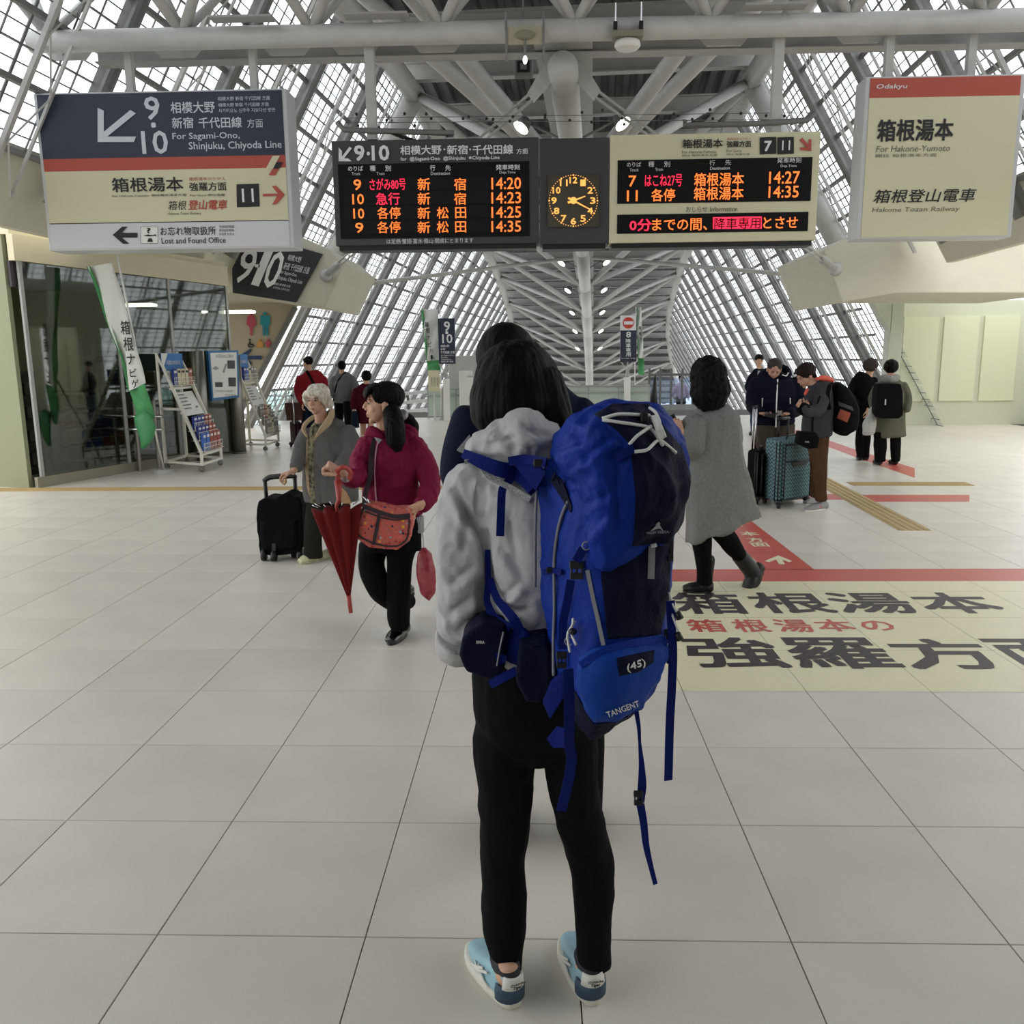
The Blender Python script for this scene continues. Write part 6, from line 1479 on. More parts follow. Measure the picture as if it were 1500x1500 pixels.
# folded floral pouch
PO=thing('pouch','small red floral folding pouch hanging by a cord from the magenta traveller','pouch',at(624,840,Ym-.05))
mb=MB(); limb(mb,[at(621,804,Ym-.08),at(622,815,Ym-.08),at(624,838,Ym-.08),at(627,865,Ym-.08),at(629,880,Ym-.08)],[(.015,.012),(.042,.03),(.055,.04),(.045,.03),(.006,.005)],18,up=(0,1,0))
bake('pouch_body',mb,mat('pouch_floral','8c1d3c',.35,c2='a34a48',scale=26,spec=.5),PO,.004,2,[fold(.004,(20,20,12),6)]); cord('pouch_cord',[at(619,781,Ym-.06),at(620,792,Ym-.08),at(621,806,Ym-.08)],.004,M['steel'],PO)
# ---- long-coated traveller striding left with a phone
Yc=fy(1012,872)
f=Fig('person in long pale grey coat with wavy black hair, striding left with a phone',Yc,1045,.0075)
f.head(1035,553,.0,(-.85,.52,-.03),.95); f.neck(1040,592,.0)
gc_=mat('coat_pale_grey','7b7c79',.95,noise=.09,scale=60,bump=.4,bscale=160,spec=.1)
j=MB(); f.rows(j,[(1004,1113,774,.0,.55),(1005,1105,740,0,.55),(1007,1098,705,0,.52),(1008,1091,672,0,.5),(1008,1085,640,0,.5),(1006,1082,617,0,.5),(1014,1070,602,0,.5),(1024,1058,594,0,.5)],30,.55)
f.tube(j,[(1018,620,-.03,17),(1014,640,-.06,18),(1014,658,-.04,17),(1008,655,.10,14)]); f.tube(j,[(1068,615,.06,14),(1075,642,.12,13),(1068,668,.25,11)])
def hem(co,no):
    z0=at(1060,775,Yc).z; w=np.clip((z0+.30-co[:,2])/.3,0,1); a=np.arctan2(co[:,1]-Yc,co[:,0]-f.t.location.x); return co+no*(w*.013*np.sin(a*5+1))[:,None]+np.stack([0*w,0*w,.26*w*(co[:,0]-at(1060,775,Yc).x)],1)
f.wear('coat',j,gc_,[fold(.012,(8,8,2.2),14,.75),fold(.003,(25,25,12),15),hem])
hm=MB(); hm.ball(f.P(1038,550,.0),(.115,.12,.125),24,15); limb(hm,[f.P(1040,560,-.04),f.P(1041,578,-.05),f.P(1044,592,-.05)],[(.118,.10),(.125,.09),(.09,.06)],22,up=(0,1,0))
f.wear('hair',hm,M['hair'],[fold(.009,(22,22,14),3,.8),fold(.004,(50,50,30),4,.8)],.8,2)
t=MB(); f.rows(t,[(1008,1046,770,.0,.9),(1013,1042,790,0,.9),(1018,1042,815,0,.9),(1021,1042,838,0,.9),(1021,1042,856,0,.9)],16,.7); f.tube(t,[(1050,770,.05,17),(1068,793,.12,14),(1084,815,.2,11)])
f.wear('leggings',t,black)
bo=mat('leather_black','1b1b1c',.45,spec=.4)
b_=flo(1040,868); low_shoe(f.t,b_,flo(1000,867),bo,M['black'],'boot',.05,shaft=.24)
low_shoe(f.t,f.P(1117,836,.28),f.P(1094,868,.20),bo,M['black'],'boot',.05,shaft=0); mb=MB(); f.tube(mb,[(1083,813,.2,11.5),(1093,826,.23,12.5),(1104,842,.25,13),(1098,858,.22,10)],14,.5); f.wear('boot_shaft',mb,bo)
limb(f.body,[f.P(1006,655,.0),f.P(1000,645,-.08),f.P(996,640,-.1)],[.03,.026,.024],12); hand(f.body,f.P(996,640,-.1),(-.3,-.05,.95),(.3,.9,.2),1.0,.9)
f.skin()
ph=thing('phone','dark phone in the raised hand of the long grey coat traveller','phone',f.P(989,625,.17)); mb=MB(); c=f.P(988,623,-.03); a_=Vector((-.45,.2,.85)).normalized(); b2=Vector((-.55,-.8,0)).normalized(); MB().box(c,(.07,.012,.14),(b2.cross(a_).normalized(),b2,a_)).obj('phone_body',M['black'],ph,bevel=.004); MB().box(c+b2*.008,(.062,.002,.125),(b2.cross(a_).normalized(),b2,a_)).obj('screen',M['screen'],ph)
hb=thing('handbag','small black handbag hanging in front of the long grey coat','handbag',f.P(1003,690,.25)); mb=MB(); limb(mb,[f.P(1006,660,.2),f.P(1004,680,.2),f.P(1004,702,.2)],[(.05,.05),(.07,.05),(.05,.045)],14,up=(0,1,0)); bake('bag_body',mb,black,hb,.008,4); cord('bag_handle',[f.P(1004,652,.14),f.P(1002,660,.18),f.P(1005,668,.2)],.01,black,hb)
# ---- traveller in navy padded jacket, head bowed
Yn=fy(1140,724)
f=Fig('person in navy jacket with white zip, head bowed over a phone behind the teal suitcase',Yn,1137,.0095)
f.head(1134,541,-.06,(-.12,-.80,-.58),.98,up=(0,-.5,.85)); f.neck(1137,558,.02,.06)
j=MB(); f.rows(j,[(1107,1163,622,0,.55),(1106,1165,605,0,.55),(1104,1168,585,0,.55),(1104,1168,566,0,.52),(1110,1162,553,.02,.5),(1122,1153,546,.05,.5)],26,.8)
f.tube(j,[(1110,560,.0,11),(1104,578,.0,10.5),(1103,595,-.05,9.5),(1112,604,-.22,8)]); f.tube(j,[(1162,560,.0,11),(1170,578,.0,10.5),(1169,597,-.06,9.5),(1156,606,-.24,8)])
def quilt(co,no): return co+no*(.006*np.abs(np.sin(co[:,2]*42)))[:,None]
J4=f.wear('padded_jacket',j,navyc,[quilt,fold(.006,(9,9,5),6)])
c=MB(); limb(c,[f.P(1146,552,-.12),f.P(1156,548,-.02),f.P(1150,541,.1),f.P(1136,539,.13),f.P(1122,543,.1)],[.02,.035,.045,.045,.03],12); f.wear('hood',c,navyc)
bj4=bvh(J4); S4=lambda u,v,o=.006: on(bj4,u,v,o,Yn-.15)
cord('white_zip',[S4(1139,556),S4(1138,575),S4(1137,600),S4(1136.5,626)],.008,M['white'],f.t)
cord('pocket_zip',[S4(1117,583),S4(1116.5,596)],.006,M['white'],f.t); cord('pocket_zip',[S4(1157,583),S4(1157.5,592)],.006,M['white'],f.t); cord('hood_trim',[f.P(1155,546,-.1),f.P(1152,551,-.14),f.P(1146,549,-.15)],.006,M['white'],f.t)
hm=MB(); hm.ball(f.L(0,-.022,.045),(.083,.094,.078),20,13,f.ax); limb(hm,[f.L(0,-.08,.02),f.L(0,-.085,-.04)],[(.07,.03),(.055,.02)],12); f.wear('hair',hm,M['hair_g'],[fold(.003,(40,40,40),3)],.8,2)
face(f.L,f.ax,f.t,.98,M['skin_old'],closed=True)
t=MB()
for u in (1121,1149): f.rows(t,[(u-15,u+15,622,0,.8),(u-14,u+14,650,0,.9),(u-11,u+11,690,.02,.9),(u-10,u+10,716,.04,1)],16,.75)
f.wear('trousers',t,mat('trousers_taupe','4a4239',.9,bump=.2,bscale=80))
for u in (1121,1149): b_=f.P(u,724,.05); b_.z=0; low_shoe(f.t,b_,b_+Vector((0,-.24,0)),M['black'],M['black'])
hand(f.body,f.P(1113,604,-.24),(.7,-.3,-.3),(0,-.3,1),.95,.7); hand(f.body,f.P(1153,606,-.27),(-.9,-.2,-.1),(0,-.3,1),.95,.7,thumb=-1); f.skin(M['skin_old'])
pw=thing('wallet','open dark wallet held by the navy jacket traveller','wallet',f.P(1136,610,-.34)); mb=MB(); mb.prism([f.P(1120,610,-.36),f.P(1134,613,-.36),f.P(1147,606,-.36),f.P(1146,603,-.30),f.P(1134,608,-.30),f.P(1121,605,-.30)],(0,0,.02)); mb.obj('wallet_case',mat('wallet_brown','2a2422',.6),pw,bevel=.004); mb=MB(); mb.prism([f.P(1136,611.5,-.362),f.P(1145,606.5,-.362),f.P(1144.5,604.5,-.32),f.P(1136,608,-.32)],(0,0,.028)); mb.obj('paper_slip',mat('slip_grey','8d8d86',.7),pw)
# ---- traveller in grey jacket and brown trousers with black daypack
Yb=fy(1200,748)
f=Fig('person in dark grey jacket and brown trousers, arms folded beside the teal suitcase',Yb,1200,.009)
f.head(1180,551,-.0,(-.82,-.25,-.50),.95,up=(-.45,-.1,.88)); f.neck(1195,566,.0,.052)
j=MB(); f.rows(j,[(1178,1218,640,0,.75),(1175,1220,625,0,.7),(1176,1221,602,0,.65),(1178,1222,582,0,.65),(1184,1219,566,0,.65),(1192,1212,558,0,.7)],24,.8)
f.tube(j,[(1207,570,-.08,11),(1203,588,-.14,10.5),(1196,602,-.2,10),(1182,603,-.26,8.5),(1176,597,-.28,7)]); f.tube(j,[(1200,570,.1,10),(1186,590,.06,9),(1178,598,-.1,8)])
dj=mat('jacket_dark_grey','3b3c40',.85,noise=.06,scale=25,bump=.3,bscale=80,spec=.2); J5=f.wear('jacket',j,dj,[fold(.008,(10,10,6),6,.8)])
mb=MB(); f.tube(mb,[(1180,601,-.26,9),(1173,596,-.26,9)],12,0); f.wear('dark_cuff',mb,black)
cl=mat('lining_coral','d2553f',.6); c=MB(); limb(c,[f.P(1196,555,-.08),f.P(1208,554,-.03),f.P(1219,558,.06),f.P(1210,556,.1)],[.02,.03,.028,.02],12); limb(c,[f.P(1183,570,-.12),f.P(1179,578,-.13)],[.02,.014],10); f.wear('hood_lining',c,cl)
t=MB(); f.rows(t,[(1183,1214,636,0,.8),(1184,1213,655,0,.85),(1190,1211,688,-.02,.9),(1194,1210,715,0,.9),(1194,1211,733,.02,.9)],18,.75); f.rows(t,[(1184,1206,640,.14,.8),(1188,1206,690,.14,.9),(1187,1202,728,.16,.9)],18,.75)
f.wear('trousers',t,mat('trousers_brown','4c3625',.85,bump=.3,bscale=60,noise=.06,scale=15),[fold(.008,(10,10,7),4,.8)])
ws=mat('shoe_grey_white','8c8c8a',.6); b_=flo(1209,746); low_shoe(f.t,b_,flo(1180,749),ws,M['white'],w=.05); b_=flo(1204,737); low_shoe(f.t,b_,flo(1178,740),ws,M['white'],w=.05)
MB().box(flo(1197,747)+Vector((0,-.05,.045)),(.05,.01,.018)).obj('pink_flash',mat('flash_pink','d65a6a',.5),f.t)
hand(f.body,f.P(1176,597,-.28),(-.6,-.2,.5),(.3,-.8,0),.9,1.1); hand(f.body,f.P(1178,598,-.12),(-.3,-.8,.3),(1,0,0),.9,1.0)
hm=MB(); hm.ball(f.L(0,-.028,.045),(.09,.102,.088),20,13,f.ax); limb(hm,[f.L(0,.04,.105),f.L(0,.082,.078)],[(.06,.02),(.055,.01)],12,up=f.ax[1]); limb(hm,[f.L(0,-.06,.0),f.L(.0,-.08,-.05)],[(.075,.05),(.05,.03)],12); f.wear('hair',hm,mat('hair_dark_brown','241b17',.6,bump=.4,bscale=90),[fold(.006,(30,30,30),3,.8)],.8,2)
face(f.L,f.ax,f.t,.95,M['skin_old'],closed=True); f.skin(M['skin_old'])
dp=thing('daypack','black rounded daypack with orange patch on the grey jacket traveller','backpack',f.P(1237,630,.05)); mb=MB(); limb(mb,[f.P(1224,566,.02),f.P(1230,580,.02),f.P(1236,602,.02),f.P(1236,620,.02),f.P(1232,630,.02)],[(.06,.12),(.115,.15),(.15,.17),(.14,.17),(.09,.14)],22,up=(0,1,0)); db_=bake('pack_body',mb,black,dp,.009,4,[fold(.008,(8,8,6),2)])
panel('orange_patch',db_,[(1231,599),(1246,605),(1241,619),(1226,612)],mat('patch_orange','93452f',.7),dp,.004,.004); panel('grey_pocket_flap',db_,[(1228,588),(1248,596),(1250,602),(1229,594)],mat('flap_grey','3a3c3b',.7),dp,.004,.006)
ribbon('pack_strap',[on(bvh(J5),u,v,.01,Yb-.1) for u,v in ((1220,562),(1214,566),(1211,580),(1214,600))],.04,black,dp,.006)
cb=thing('crossbody_bag','black crossbody bag hanging in front of the brown trousers','shoulder bag',f.P(1184,658,-.3)); mb=MB(); mb.prism([f.P(u,v,-.34) for u,v in ((1171,632),(1196,633),(1201,642),(1199,656),(1185,658),(1168,650))][::-1],(0,.12,0)); bake('bag_body',mb,black,cb,.009,4); cord('bag_strap',[f.P(1190,634,-.26),f.P(1190,610,-.26),f.P(1200,585,-.2),f.P(1206,568,-.1)],.012,black,cb); surf_text('bag_print','SURE',((1179,648),(1185,648.5),(1179,646)),bvh(bpy.data.objects[cb.children[0].name]),M['whitep'],cb,.005,default=Yb-.33)
# ---- suitcases
tm_=bpy.data.materials.new('teal_zigzag'); tm_.use_nodes=True; nt=tm_.node_tree; N_=nt.nodes; Lk=nt.links; tc=N_.new('ShaderNodeTexCoord'); sp3=N_.new('ShaderNodeSeparateXYZ'); Lk.new(tc.outputs['Object'],sp3.inputs[0])
def mth(op,a,b=None):
    m=N_.new('ShaderNodeMath'); m.operation=op
    for i,x in enumerate((a,b)):
        if x is None: continue
        if isinstance(x,(int,float)): m.inputs[i].default_value=x
        else: Lk.new(x,m.inputs[i])
    return m.outputs[0]
xy=mth('ADD',mth('ABSOLUTE',sp3.outputs[0]),mth('MULTIPLY',sp3.outputs[1],.8)); zg=mth('PINGPONG',mth('MULTIPLY',xy,1.0),.03); st=mth('SINE',mth('MULTIPLY',mth('ADD',sp3.outputs[2],mth('MULTIPLY',zg,1.1)),150)); cr=N_.new('ShaderNodeValToRGB'); cr.color_ramp.elements[0].color=(*lin('3a4c52'),1); cr.color_ramp.elements[1].color=(*lin('6f8e92'),1); cr.color_ramp.elements[0].position=.3; cr.color_ramp.elements[1].position=.6
Lk.new(mth('ADD',mth('MULTIPLY',st,.5),.5),cr.inputs[0]); Lk.new(cr.outputs[0],N_['Principled BSDF'].inputs['Base Color']); N_['Principled BSDF'].inputs['Roughness'].default_value=.6
def suitcase(label,A,B,C,H,m,trim,posts,hh,name='suitcase'):
    """A left, B near corner, C right on the floor"""
    t=thing(name,label,'suitcase',B); z0=.06; D=A+C-B; Z_=Vector((0,0,1))
    mb=MB(); mb.hexa([A+Z_*z0,B+Z_*z0,C+Z_*z0,D+Z_*z0,A+Z_*H,B+Z_*H,C+Z_*H,D+Z_*H]); mb.obj('shell',m,t,bevel=.035)
    n1=(B-A).cross(Z_).normalized(); n1*= -1 if n1.dot(B-C)<0 else 1
    n2=(C-B).cross(Z_).normalized(); n2*= -1 if n2.dot(B-A)<0 else 1
    P2=lambda s_,z,o: B+(C-B)*s_+Z_*(z0+(H-z0)*z)+n2*o
    mb=MB(); mb.prism([P2(.08,.06,0),P2(.95,.06,0),P2(.95,.93,0),P2(.08,.93,0)],n2*.035); mb.obj('front_pocket',m,t,bevel=.02)
    for a,b in (((.08,.06),(.95,.06)),((.95,.06),(.95,.93)),((.95,.93),(.08,.93)),((.08,.93),(.08,.06)),((.08,.66),(.95,.66))):
        MB().tube([P2(*a,.036),P2(*b,.036)],.008,8).obj('piping',trim,t,True)
    mb=MB(); mb.prism([P2(.25,.64,.036),P2(.35,.58,.036),P2(.75,.58,.036),P2(.85,.64,.036)],n2*.008); mb.obj('pocket_handle',trim,t)
    P1=lambda s_,z,o: A+(B-A)*s_+Z_*(z0+(H-z0)*z)+n1*o
    for s_ in (.78,.97): MB().tube([P1(s_,.02,.002),P1(s_,.97,.002)],.008,8).obj('zip_line',trim,t,True)
    for q in (A,B,C,D):
        c=q.lerp((A+C)/2,.1); c.z=.035; MB().tube([c-Vector((.014,0,0)),c+Vector((.014,0,0))],.034,14).obj('wheel',M['black'],t,True)
        MB().ball(c+Z_*.035,(.045,.045,.035),12,7).obj('wheel_housing',M['black'],t,True)
    ctr=A.lerp(C,.5)+(A-B)*.35+(D-C)*.0; w=(C-B)*.16
    for k in (-1,1): MB().tube([ctr+w*k+Z_*(H-.05),ctr+w*k+Z_*hh],.011,10).obj('handle_post',posts,t,True)
    MB().tube([ctr-w*1.15+Z_*hh,ctr+w*1.15+Z_*hh],.02,12).obj('handle_grip',M['black'],t,True)
    mb=MB(); cord('top_handle',[(B+C)/2+(A-B)*.25-w*1.2+Z_*H,(B+C)/2+(A-B)*.25-w+Z_*(H+.04),(B+C)/2+(A-B)*.25+w+Z_*(H+.04),(B+C)/2+(A-B)*.25+w*1.2+Z_*H],.012,M['black'],t)
    return t
B1=flo(1139,746); zt1=at(1139,646,B1.y).z
suitcase('large teal zigzag-patterned suitcase with black trim, standing before the navy jacket traveller',flo(1117,737),B1,flo(1183,738),zt1,tm_,M['black'],M['black'],zt1+.2)
B2=flo(1108,740); zt2_=at(1100,660,B2.y+.1).z
suitcase('black suitcase with silver telescopic handle beside the teal one',flo(1092,735),B2,flo(1122,735)+Vector((0,.05,0)),zt2_,black,M['black'],M['chrome'],at(1098,597,B2.y+.2).z)
# ---- far right pair
Yr=fy(1264,675)
f=Fig('person all in black with curly greying hair, at the right by the column',Yr,1264,.013)
f.head(1275,538,.0,(.6,.75,0),.98); f.neck(1272,552,0,.055)
j=MB(); f.rows(j,[(1254,1276,620,0,.8),(1252,1278,600,0,.7),(1251,1280,575,0,.7),(1250,1281,556,0,.6),(1258,1278,547,0,.6)],20,.8); f.tube(j,[(1254,556,0,6),(1248,568,0,5.5),(1246,580,-.05,5),(1256,590,-.2,4)]); f.tube(j,[(1279,556,0,6),(1281,575,0,5.5),(1278,592,-.1,5),(1272,600,-.15,4.5)]); f.wear('jacket',j,black)
t=MB(); f.rows(t,[(1254,1275,615,0,.8),(1254,1266,640,0,1),(1255,1265,670,0,1)],16,.7); f.rows(t,[(1262,1276,615,0,.8),(1263,1275,640,0,1),(1264,1273,670,0,1)],16,.7); f.wear('trousers',t,black)
for u in (1260,1269): b_=flo(u,674); low_shoe(f.t,b_,b_+Vector((.05,.22,0)),M['black'],M['black'])
hm=MB(); hm.ball(f.L(0,-.01,.035),(.105,.115,.1),20,13,f.ax); f.wear('hair',hm,mat('hair_ash','3f3a34',.8,bump=.6,bscale=60),[fold(.012,(26,26,26),3,.8)],.8,1)
hand(f.body,f.P(1271,600,-.17),(-.1,-.2,-1),(-1,0,0),1,.7); f.skin()
Yq=fy(1290,682)
f=Fig('person in grey-green coat with black hair and black backpack, farthest right',Yq,1302,.012)
f.head(1305,540,.0,(.3,.95,0),.95); f.neck(1304,556,0,.055)
ct=mat('coat_grey_green','5d5d4f',.9,bump=.3,bscale=70,noise=.05,scale=15)
j=MB(); f.rows(j,[(1282,1326,640,0,.6),(1283,1325,610,0,.6),(1286,1324,580,0,.55),(1288,1322,564,0,.5),(1296,1315,553,0,.5)],22,.8); f.tube(j,[(1288,565,0,7),(1279,582,-.02,6.5),(1280,596,-.1,5.5)]); f.tube(j,[(1322,565,0,7),(1329,582,0,6.5),(1328,600,-.1,5.5)]); f.wear('coat',j,ct,[fold(.01,(7,7,3),5)])
c=MB(); limb(c,[f.P(1293,553,-.1),f.P(1303,556,-.18),f.P(1314,553,-.1)],[.05,.06,.05],12); f.wear('hood',c,mat('hood_grey','8a8a82',.9))
t=MB()
for u,w in ((1289,9),(1312,7)): f.rows(t,[(u-w,u+w,632,0,1),(u-w,u+w,655,0,1),(u-w*.8,u+w*.8,676,0,1)],16,.7)
f.wear('trousers',t,black)
for u in (1289,1312): b_=flo(u,681); low_shoe(f.t,b_,b_+Vector((0,.22,0)),M['black'],M['black'])
hm=MB(); hm.ball(f.L(0,-.01,.035),(.1,.11,.1),20,13,f.ax); f.wear('hair',hm,M['hair'],[fold(.008,(26,26,26),3,.8)],.8,1)
hand(f.body,f.P(1281,596,-.12),(0,-.1,-1),(1,0,0),1,1.0); f.skin()
bk_=thing('black_backpack','square black backpack worn over the grey-green coat','backpack',f.P(1304,612,-.3)); mb=MB(); mb.prism([f.P(u,v,-.36) for u,v in ((1288,562),(1320,562),(1323,575),(1323,608),(1318,613),(1290,613),(1284,606),(1285,575))][::-1],(0,.2,0)); o=bake('pack_body',mb,black,bk_,.012,5); MB().box(f.P(1297,589,-.38),(.015,.01,.08)).obj('zip_pull',M['steel'],bk_)
pb=thing('plastic_bag','white translucent plastic bag in the hand of the grey-green coat person','plastic bag',f.P(1275,634,-.2)); mb=MB(); limb(mb,[f.P(1280,594,-.14),f.P(1278,606,-.15),f.P(1274,622,-.16),f.P(1273,634,-.16)],[(.02,.02),(.05,.04),(.10,.07),(.08,.06)],16,up=(0,1,0)); bake('bag_body',mb,mat('plastic_white','a9aaa4',.3,spec=.6),pb,.01,2,[fold(.02,(9,9,6),3,.8)])
# ---- three walking away at the left
Y1_=fy(450,656)
f=Fig('person in red jumper with dark shoulder strap, walking away beside the glass parapet',Y1_,457,.011)
f.head(451,532,.0,(-.8,.55,-.25),.98); f.neck(454,545,0,.055)
j=MB(); f.rows(j,[(440,472,590,0,.6),(438,475,575,0,.6),(437,476,560,0,.6),(440,474,550,0,.55),(447,465,543,0,.55)],22,.8); f.tube(j,[(441,555,0,7),(437,570,0,6.5),(440,582,-.05,6),(444,590,-.2,5)]); f.tube(j,[(472,555,0,7),(475,572,0,6.5),(472,588,0,6)]); JR=f.wear('jumper',j,mat('jumper_red','7d1c24',.85,bump=.3,bscale=80),[fold(.008,(8,8,5),5)])
ribbon('shoulder_strap',[on(bvh(JR),u,v,.01,Y1_-.2) for u,v in ((449,543),(455,553),(461,565),(468,585))],.05,black,f.t,.006)
hm=MB(); hm.ball(f.L(0,-.025,.04),(.086,.1,.085),20,13,f.ax); limb(hm,[f.L(0,.06,.08),f.L(0,.08,.06)],[(.05,.03),(.03,.01)],10,up=f.ax[1]); f.wear('hair',hm,M['hair'],[fold(.004,(40,40,40),3)],.8,2)
t=MB(); 
for u,dy in ((449,.05),(463,-.05)): f.rows(t,[(u-9,u+9,588,dy,.9),(u-8,u+8,615,dy,.9),(u-6,u+6,650,dy,1)],16,.7)
f.wear('jeans',t,mat('jeans_blue','1d2a3b',.85,bump=.3,bscale=90))
for u in (449,463): b_=flo(u,655); low_shoe(f.t,b_,b_+Vector((-.1,.22,0)),M['black'],M['black'])
hand(f.body,f.P(444,591,-.2),(-.2,-.2,-1),(1,0,0),1,.8); hand(f.body,f.P(472,590,0),(0,0,-1),(1,0,0),1,.5); f.skin()
B3=flo(434,658); mr=mat('suitcase_maroon','3a1218',.6)
suitcase('maroon suitcase rolling beside the person in red jumper',flo(426,655),B3,flo(443,655),at(434,619,B3.y).z,mr,M['black'],M['chrome'],at(434,581,B3.y).z)
tb2=thing('travel_bag','brown travel bag strapped on top of the maroon suitcase','bag',at(433,616,B3.y)); mb=MB(); z0=at(434,617,B3.y).z; z1=at(434,590,B3.y).z; c=B3+Vector((-.02,.12,0)); mb.prism([(c.x-.13,c.y-.12,z0+.01),(c.x+.13,c.y-.12,z0+.01),(c.x+.15,c.y-.12,z1),(c.x-.16,c.y-.12,z1)],(0,.2,0)); bake('bag_body',mb,mat('bag_brown','4a342c',.6),tb2,.012,4); MB().tube([Vector((c.x+.02,c.y-.15,z0-.05)),Vector((c.x+.02,c.y-.15,z1+.05))],.015,8).obj('bag_strap',M['chrome'],tb2,True)
f=Fig('person in grey top with thin dark bag strap, walking away between two others',18.0,502,.012)
f.head(501,537,.0,(0,1,0),.93); f.neck(501,548,0,.055)
j=MB(); f.rows(j,[(489,516,590,0,.6),(488,517,575,0,.6),(488,518,560,0,.6),(490,516,552,0,.55),(495,508,546,0,.5)],22,.8); f.tube(j,[(491,555,0,6),(486,568,0,5.5),(485,580,-.1,5)]); f.tube(j,[(515,555,0,6),(521,566,0,5.5),(520,578,-.15,5)]); JG=f.wear('top',j,mat('top_mid_grey','6c6d6f',.9,bump=.3,bscale=60),[fold(.008,(8,8,5),5)])
ribbon('bag_strap',[on(bvh(JG),u,v,.012,17.8) for u,v in ((506,546),(497,555),(492,568),(489,588))],.03,black,f.t,.006)
hm=MB(); hm.ball(f.L(0,-.02,.03),(.09,.1,.1),20,13,f.ax); f.wear('hair',hm,M['hair'],[fold(.005,(30,30,30),3)],.8,2)
t=MB()
for u,dy in ((497,.1),(510,-.1)): f.rows(t,[(u-8,u+8,588,dy,.9),(u-6,u+6,612,dy,.9),(u-5,u+5,634,dy,1)],16,.7)
f.wear('trousers',t,black)
for u in (497,510): b_=f.P(u,637,0); b_.z=0; low_shoe(f.t,b_,b_+Vector((0,.22,0)),M['black'],M['black'])
hand(f.body,f.P(485,580,-.1),(0,-.1,-1),(1,0,0),1,.6); hand(f.body,f.P(520,579,-.15),(0,-.1,-1),(-1,0,0),1,.6); f.skin()
f=Fig('person in long maroon coat with black hair, walking away behind the magenta traveller',17.3,534,.012)
f.head(537,552,.0,(.1,1,0),.93); f.neck(537,564,0,.055)
j=MB(); f.rows(j,[(524,551,620,0,.6),(523,551,600,0,.6),(521,553,580,0,.6),(522,552,570,0,.55),(530,545,562,0,.5)],22,.8); f.tube(j,[(524,573,0,7),(519,585,0,6),(519,598,-.05,5.5)]); f.tube(j,[(550,573,0,7),(555,585,0,6),(554,600,-.05,5.5)]); f.wear('coat',j,mat('coat_maroon','46101e',.9,bump=.3,bscale=60),[fold(.008,(8,8,4),5)])
hm=MB(); hm.ball(f.L(0,-.01,.025),(.105,.11,.11),20,13,f.ax); f.wear('hair',hm,M['hair'],[fold(.008,(30,30,30),3)],.8,2)
for u,dy in ((532,.05),(543,-.05)): f.tube(None,[(u,615,dy,5),(u,628,dy,4.5),(u,640,dy,3.6)],12,1)
for u in (532,543): b_=f.P(u,643,0); b_.z=0; low_shoe(f.t,b_,b_+Vector((0,.22,0)),M['white'],M['white'])
hand(f.body,f.P(519,599,-.05),(0,-.1,-1),(1,0,0),1,.8); hand(f.body,f.P(554,600,-.05),(0,-.1,-1),(-1,0,0),1,.8); f.skin()
tt=thing('tote_bag','dark blue tote bag in the left hand of the maroon coat person','bag',at(519,626,17.2)); mb=MB(); mb.prism([at(515,602,17.15),at(523,602,17.15),at(525,627,17.15),at(514,627,17.15)],(0,.12,0)); bake('bag_body',mb,mat('tote_blue','16232f',.7),tt,.012,3); cord('tote_handle',[at(516,603,17.2),at(519,598,17.2),at(522,603,17.2)],.01,M['white'],tt)
# ---- young person far back right, and the person in pink on the stairs
Yy=fy(1102,638)
f=Fig('young person in navy jacket and pale shirt, standing far behind the bowed traveller',Yy,1109,.013)
f.head(1112,528,-.0,(-.1,-1,-.1),.95); f.neck(1112,543,0,.05)
j=MB(); f.rows(j,[(1099,1124,590,0,.6),(1100,1124,570,0,.6),(1100,1124,549,0,.55),(1106,1119,540,0,.5)],20,.8); f.tube(j,[(1102,552,0,6),(1096,565,0,5),(1099,572,-.2,4.5)]); f.tube(j,[(1122,552,0,6),(1127,565,0,5),(1124,575,-.15,4.5)]); JY=f.wear('jacket',j,navyc)
panel('pale_shirt',JY,[(1110,543),(1117,543),(1115,565),(1112,588),(1109,588),(1109,560)],mat('shirt_pale','9fa3a8',.8),f.t,.004,.006)
hm=MB(); hm.ball(f.L(0,-.025,.045),(.09,.1,.085),20,13,f.ax); limb(hm,[f.L(-.04,.07,.075),f.L(.04,.07,.075)],[.025,.025],10); f.wear('hair',hm,M['hair'],[fold(.004,(40,40,40),3)],.8,2); face(f.L,f.ax,f.t,.95,M['skin'])
t=MB()
for u in (1104,1117): f.rows(t,[(u-6,u+6,585,0,1),(u-5,u+5,610,0,1),(u-4,u+4,632,0,1)],14,.7)
f.wear('jeans',t,mat('jeans_pale','39465c',.85))
for u in (1103,1117): b_=flo(u,637)+Vector((0,.1,0)); low_shoe(f.t,b_,b_+Vector((-.08,-.24,0)),M['black'],M['black'])
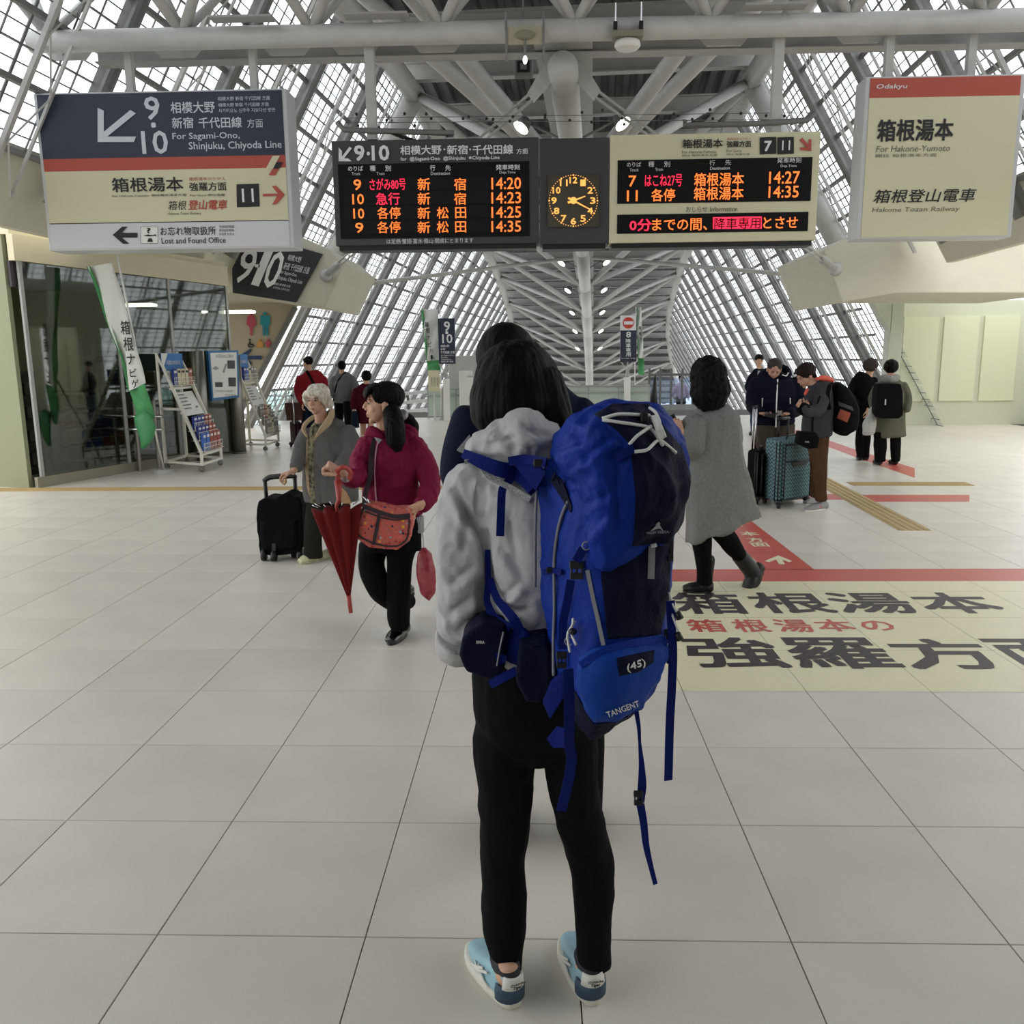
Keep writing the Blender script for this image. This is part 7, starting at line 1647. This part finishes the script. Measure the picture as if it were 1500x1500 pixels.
hand(f.body,f.P(1099,572,-.2),(.6,-.3,.4),(0,-.2,1),1,.7); hand(f.body,f.P(1124,575,-.15),(-.6,-.3,.2),(0,-.2,1),1,.7,thumb=-1); f.skin()
f=Fig('person in pink top and black trousers coming up the far stairs with a white bag',32.0,997,.016)
f.head(998,554,0,(.1,-1,-.1),.95); f.neck(998,559,0,.05)
j=MB(); f.rows(j,[(990,1005,584,0,.6),(991,1004,572,0,.6),(991,1005,564,0,.55),(995,1001,560,0,.5)],18,.8); f.tube(j,[(992,565,0,3.2),(987,574,0,2.8),(984,580,0,2.4)]); f.tube(j,[(1004,565,0,3.2),(1007,574,0,2.8),(1008,582,0,2.4)]); f.wear('top',j,mat('top_pink','a9899a',.8,noise=.2,scale=20))
hm=MB(); hm.ball(f.L(0,-.03,.035),(.1,.1,.1),18,12,f.ax); f.wear('hair',hm,M['hair'],[],.8,1)
t=MB()
for u in (994,1001): f.rows(t,[(u-4,u+4,581,0,1),(u-3.2,u+3.2,602,0,1)],14,.7)
f.wear('trousers',t,black)
for u in (994,1001): b_=f.P(u,604,0); b_.z=-.4; low_shoe(f.t,b_,b_+Vector((0,-.24,0)),M['black'],M['black'])
hand(f.body,f.P(984,580,0),(0,0,-1),(1,0,0),1,.7); hand(f.body,f.P(1008,582,0),(0,0,-1),(1,0,0),1,.7); f.skin()
wb=thing('carrier_bag','white carrier bag in the hand of the person in pink','bag',at(984,600,31.9)); mb=MB(); mb.prism([at(981,584,31.85),at(987,584,31.85),at(988,600,31.85),at(981,600,31.85)],(0,.12,0)); bake('bag_body',mb,M['white'],wb,.016,2); cord('bag_handle',[at(982,585,31.9),at(984,581,31.9),at(986,585,31.9)],.012,M['white'],wb)

# woven and matte cloth reflects little
for m_ in bpy.data.materials:
    b_=m_.node_tree.nodes.get('Principled BSDF') if m_.use_nodes else None
    if b_ and b_.inputs['Roughness'].default_value>=.5 and any(k in m_.name for k in ('jacket','trousers','cloth','nylon','webbing','coat','jumper','bag','hair','top_','jeans','leggings','umbrella','boot','collar','shirt','suitcase','hood','tote','floral','teal')):
        b_.inputs['Specular IOR Level'].default_value=.1
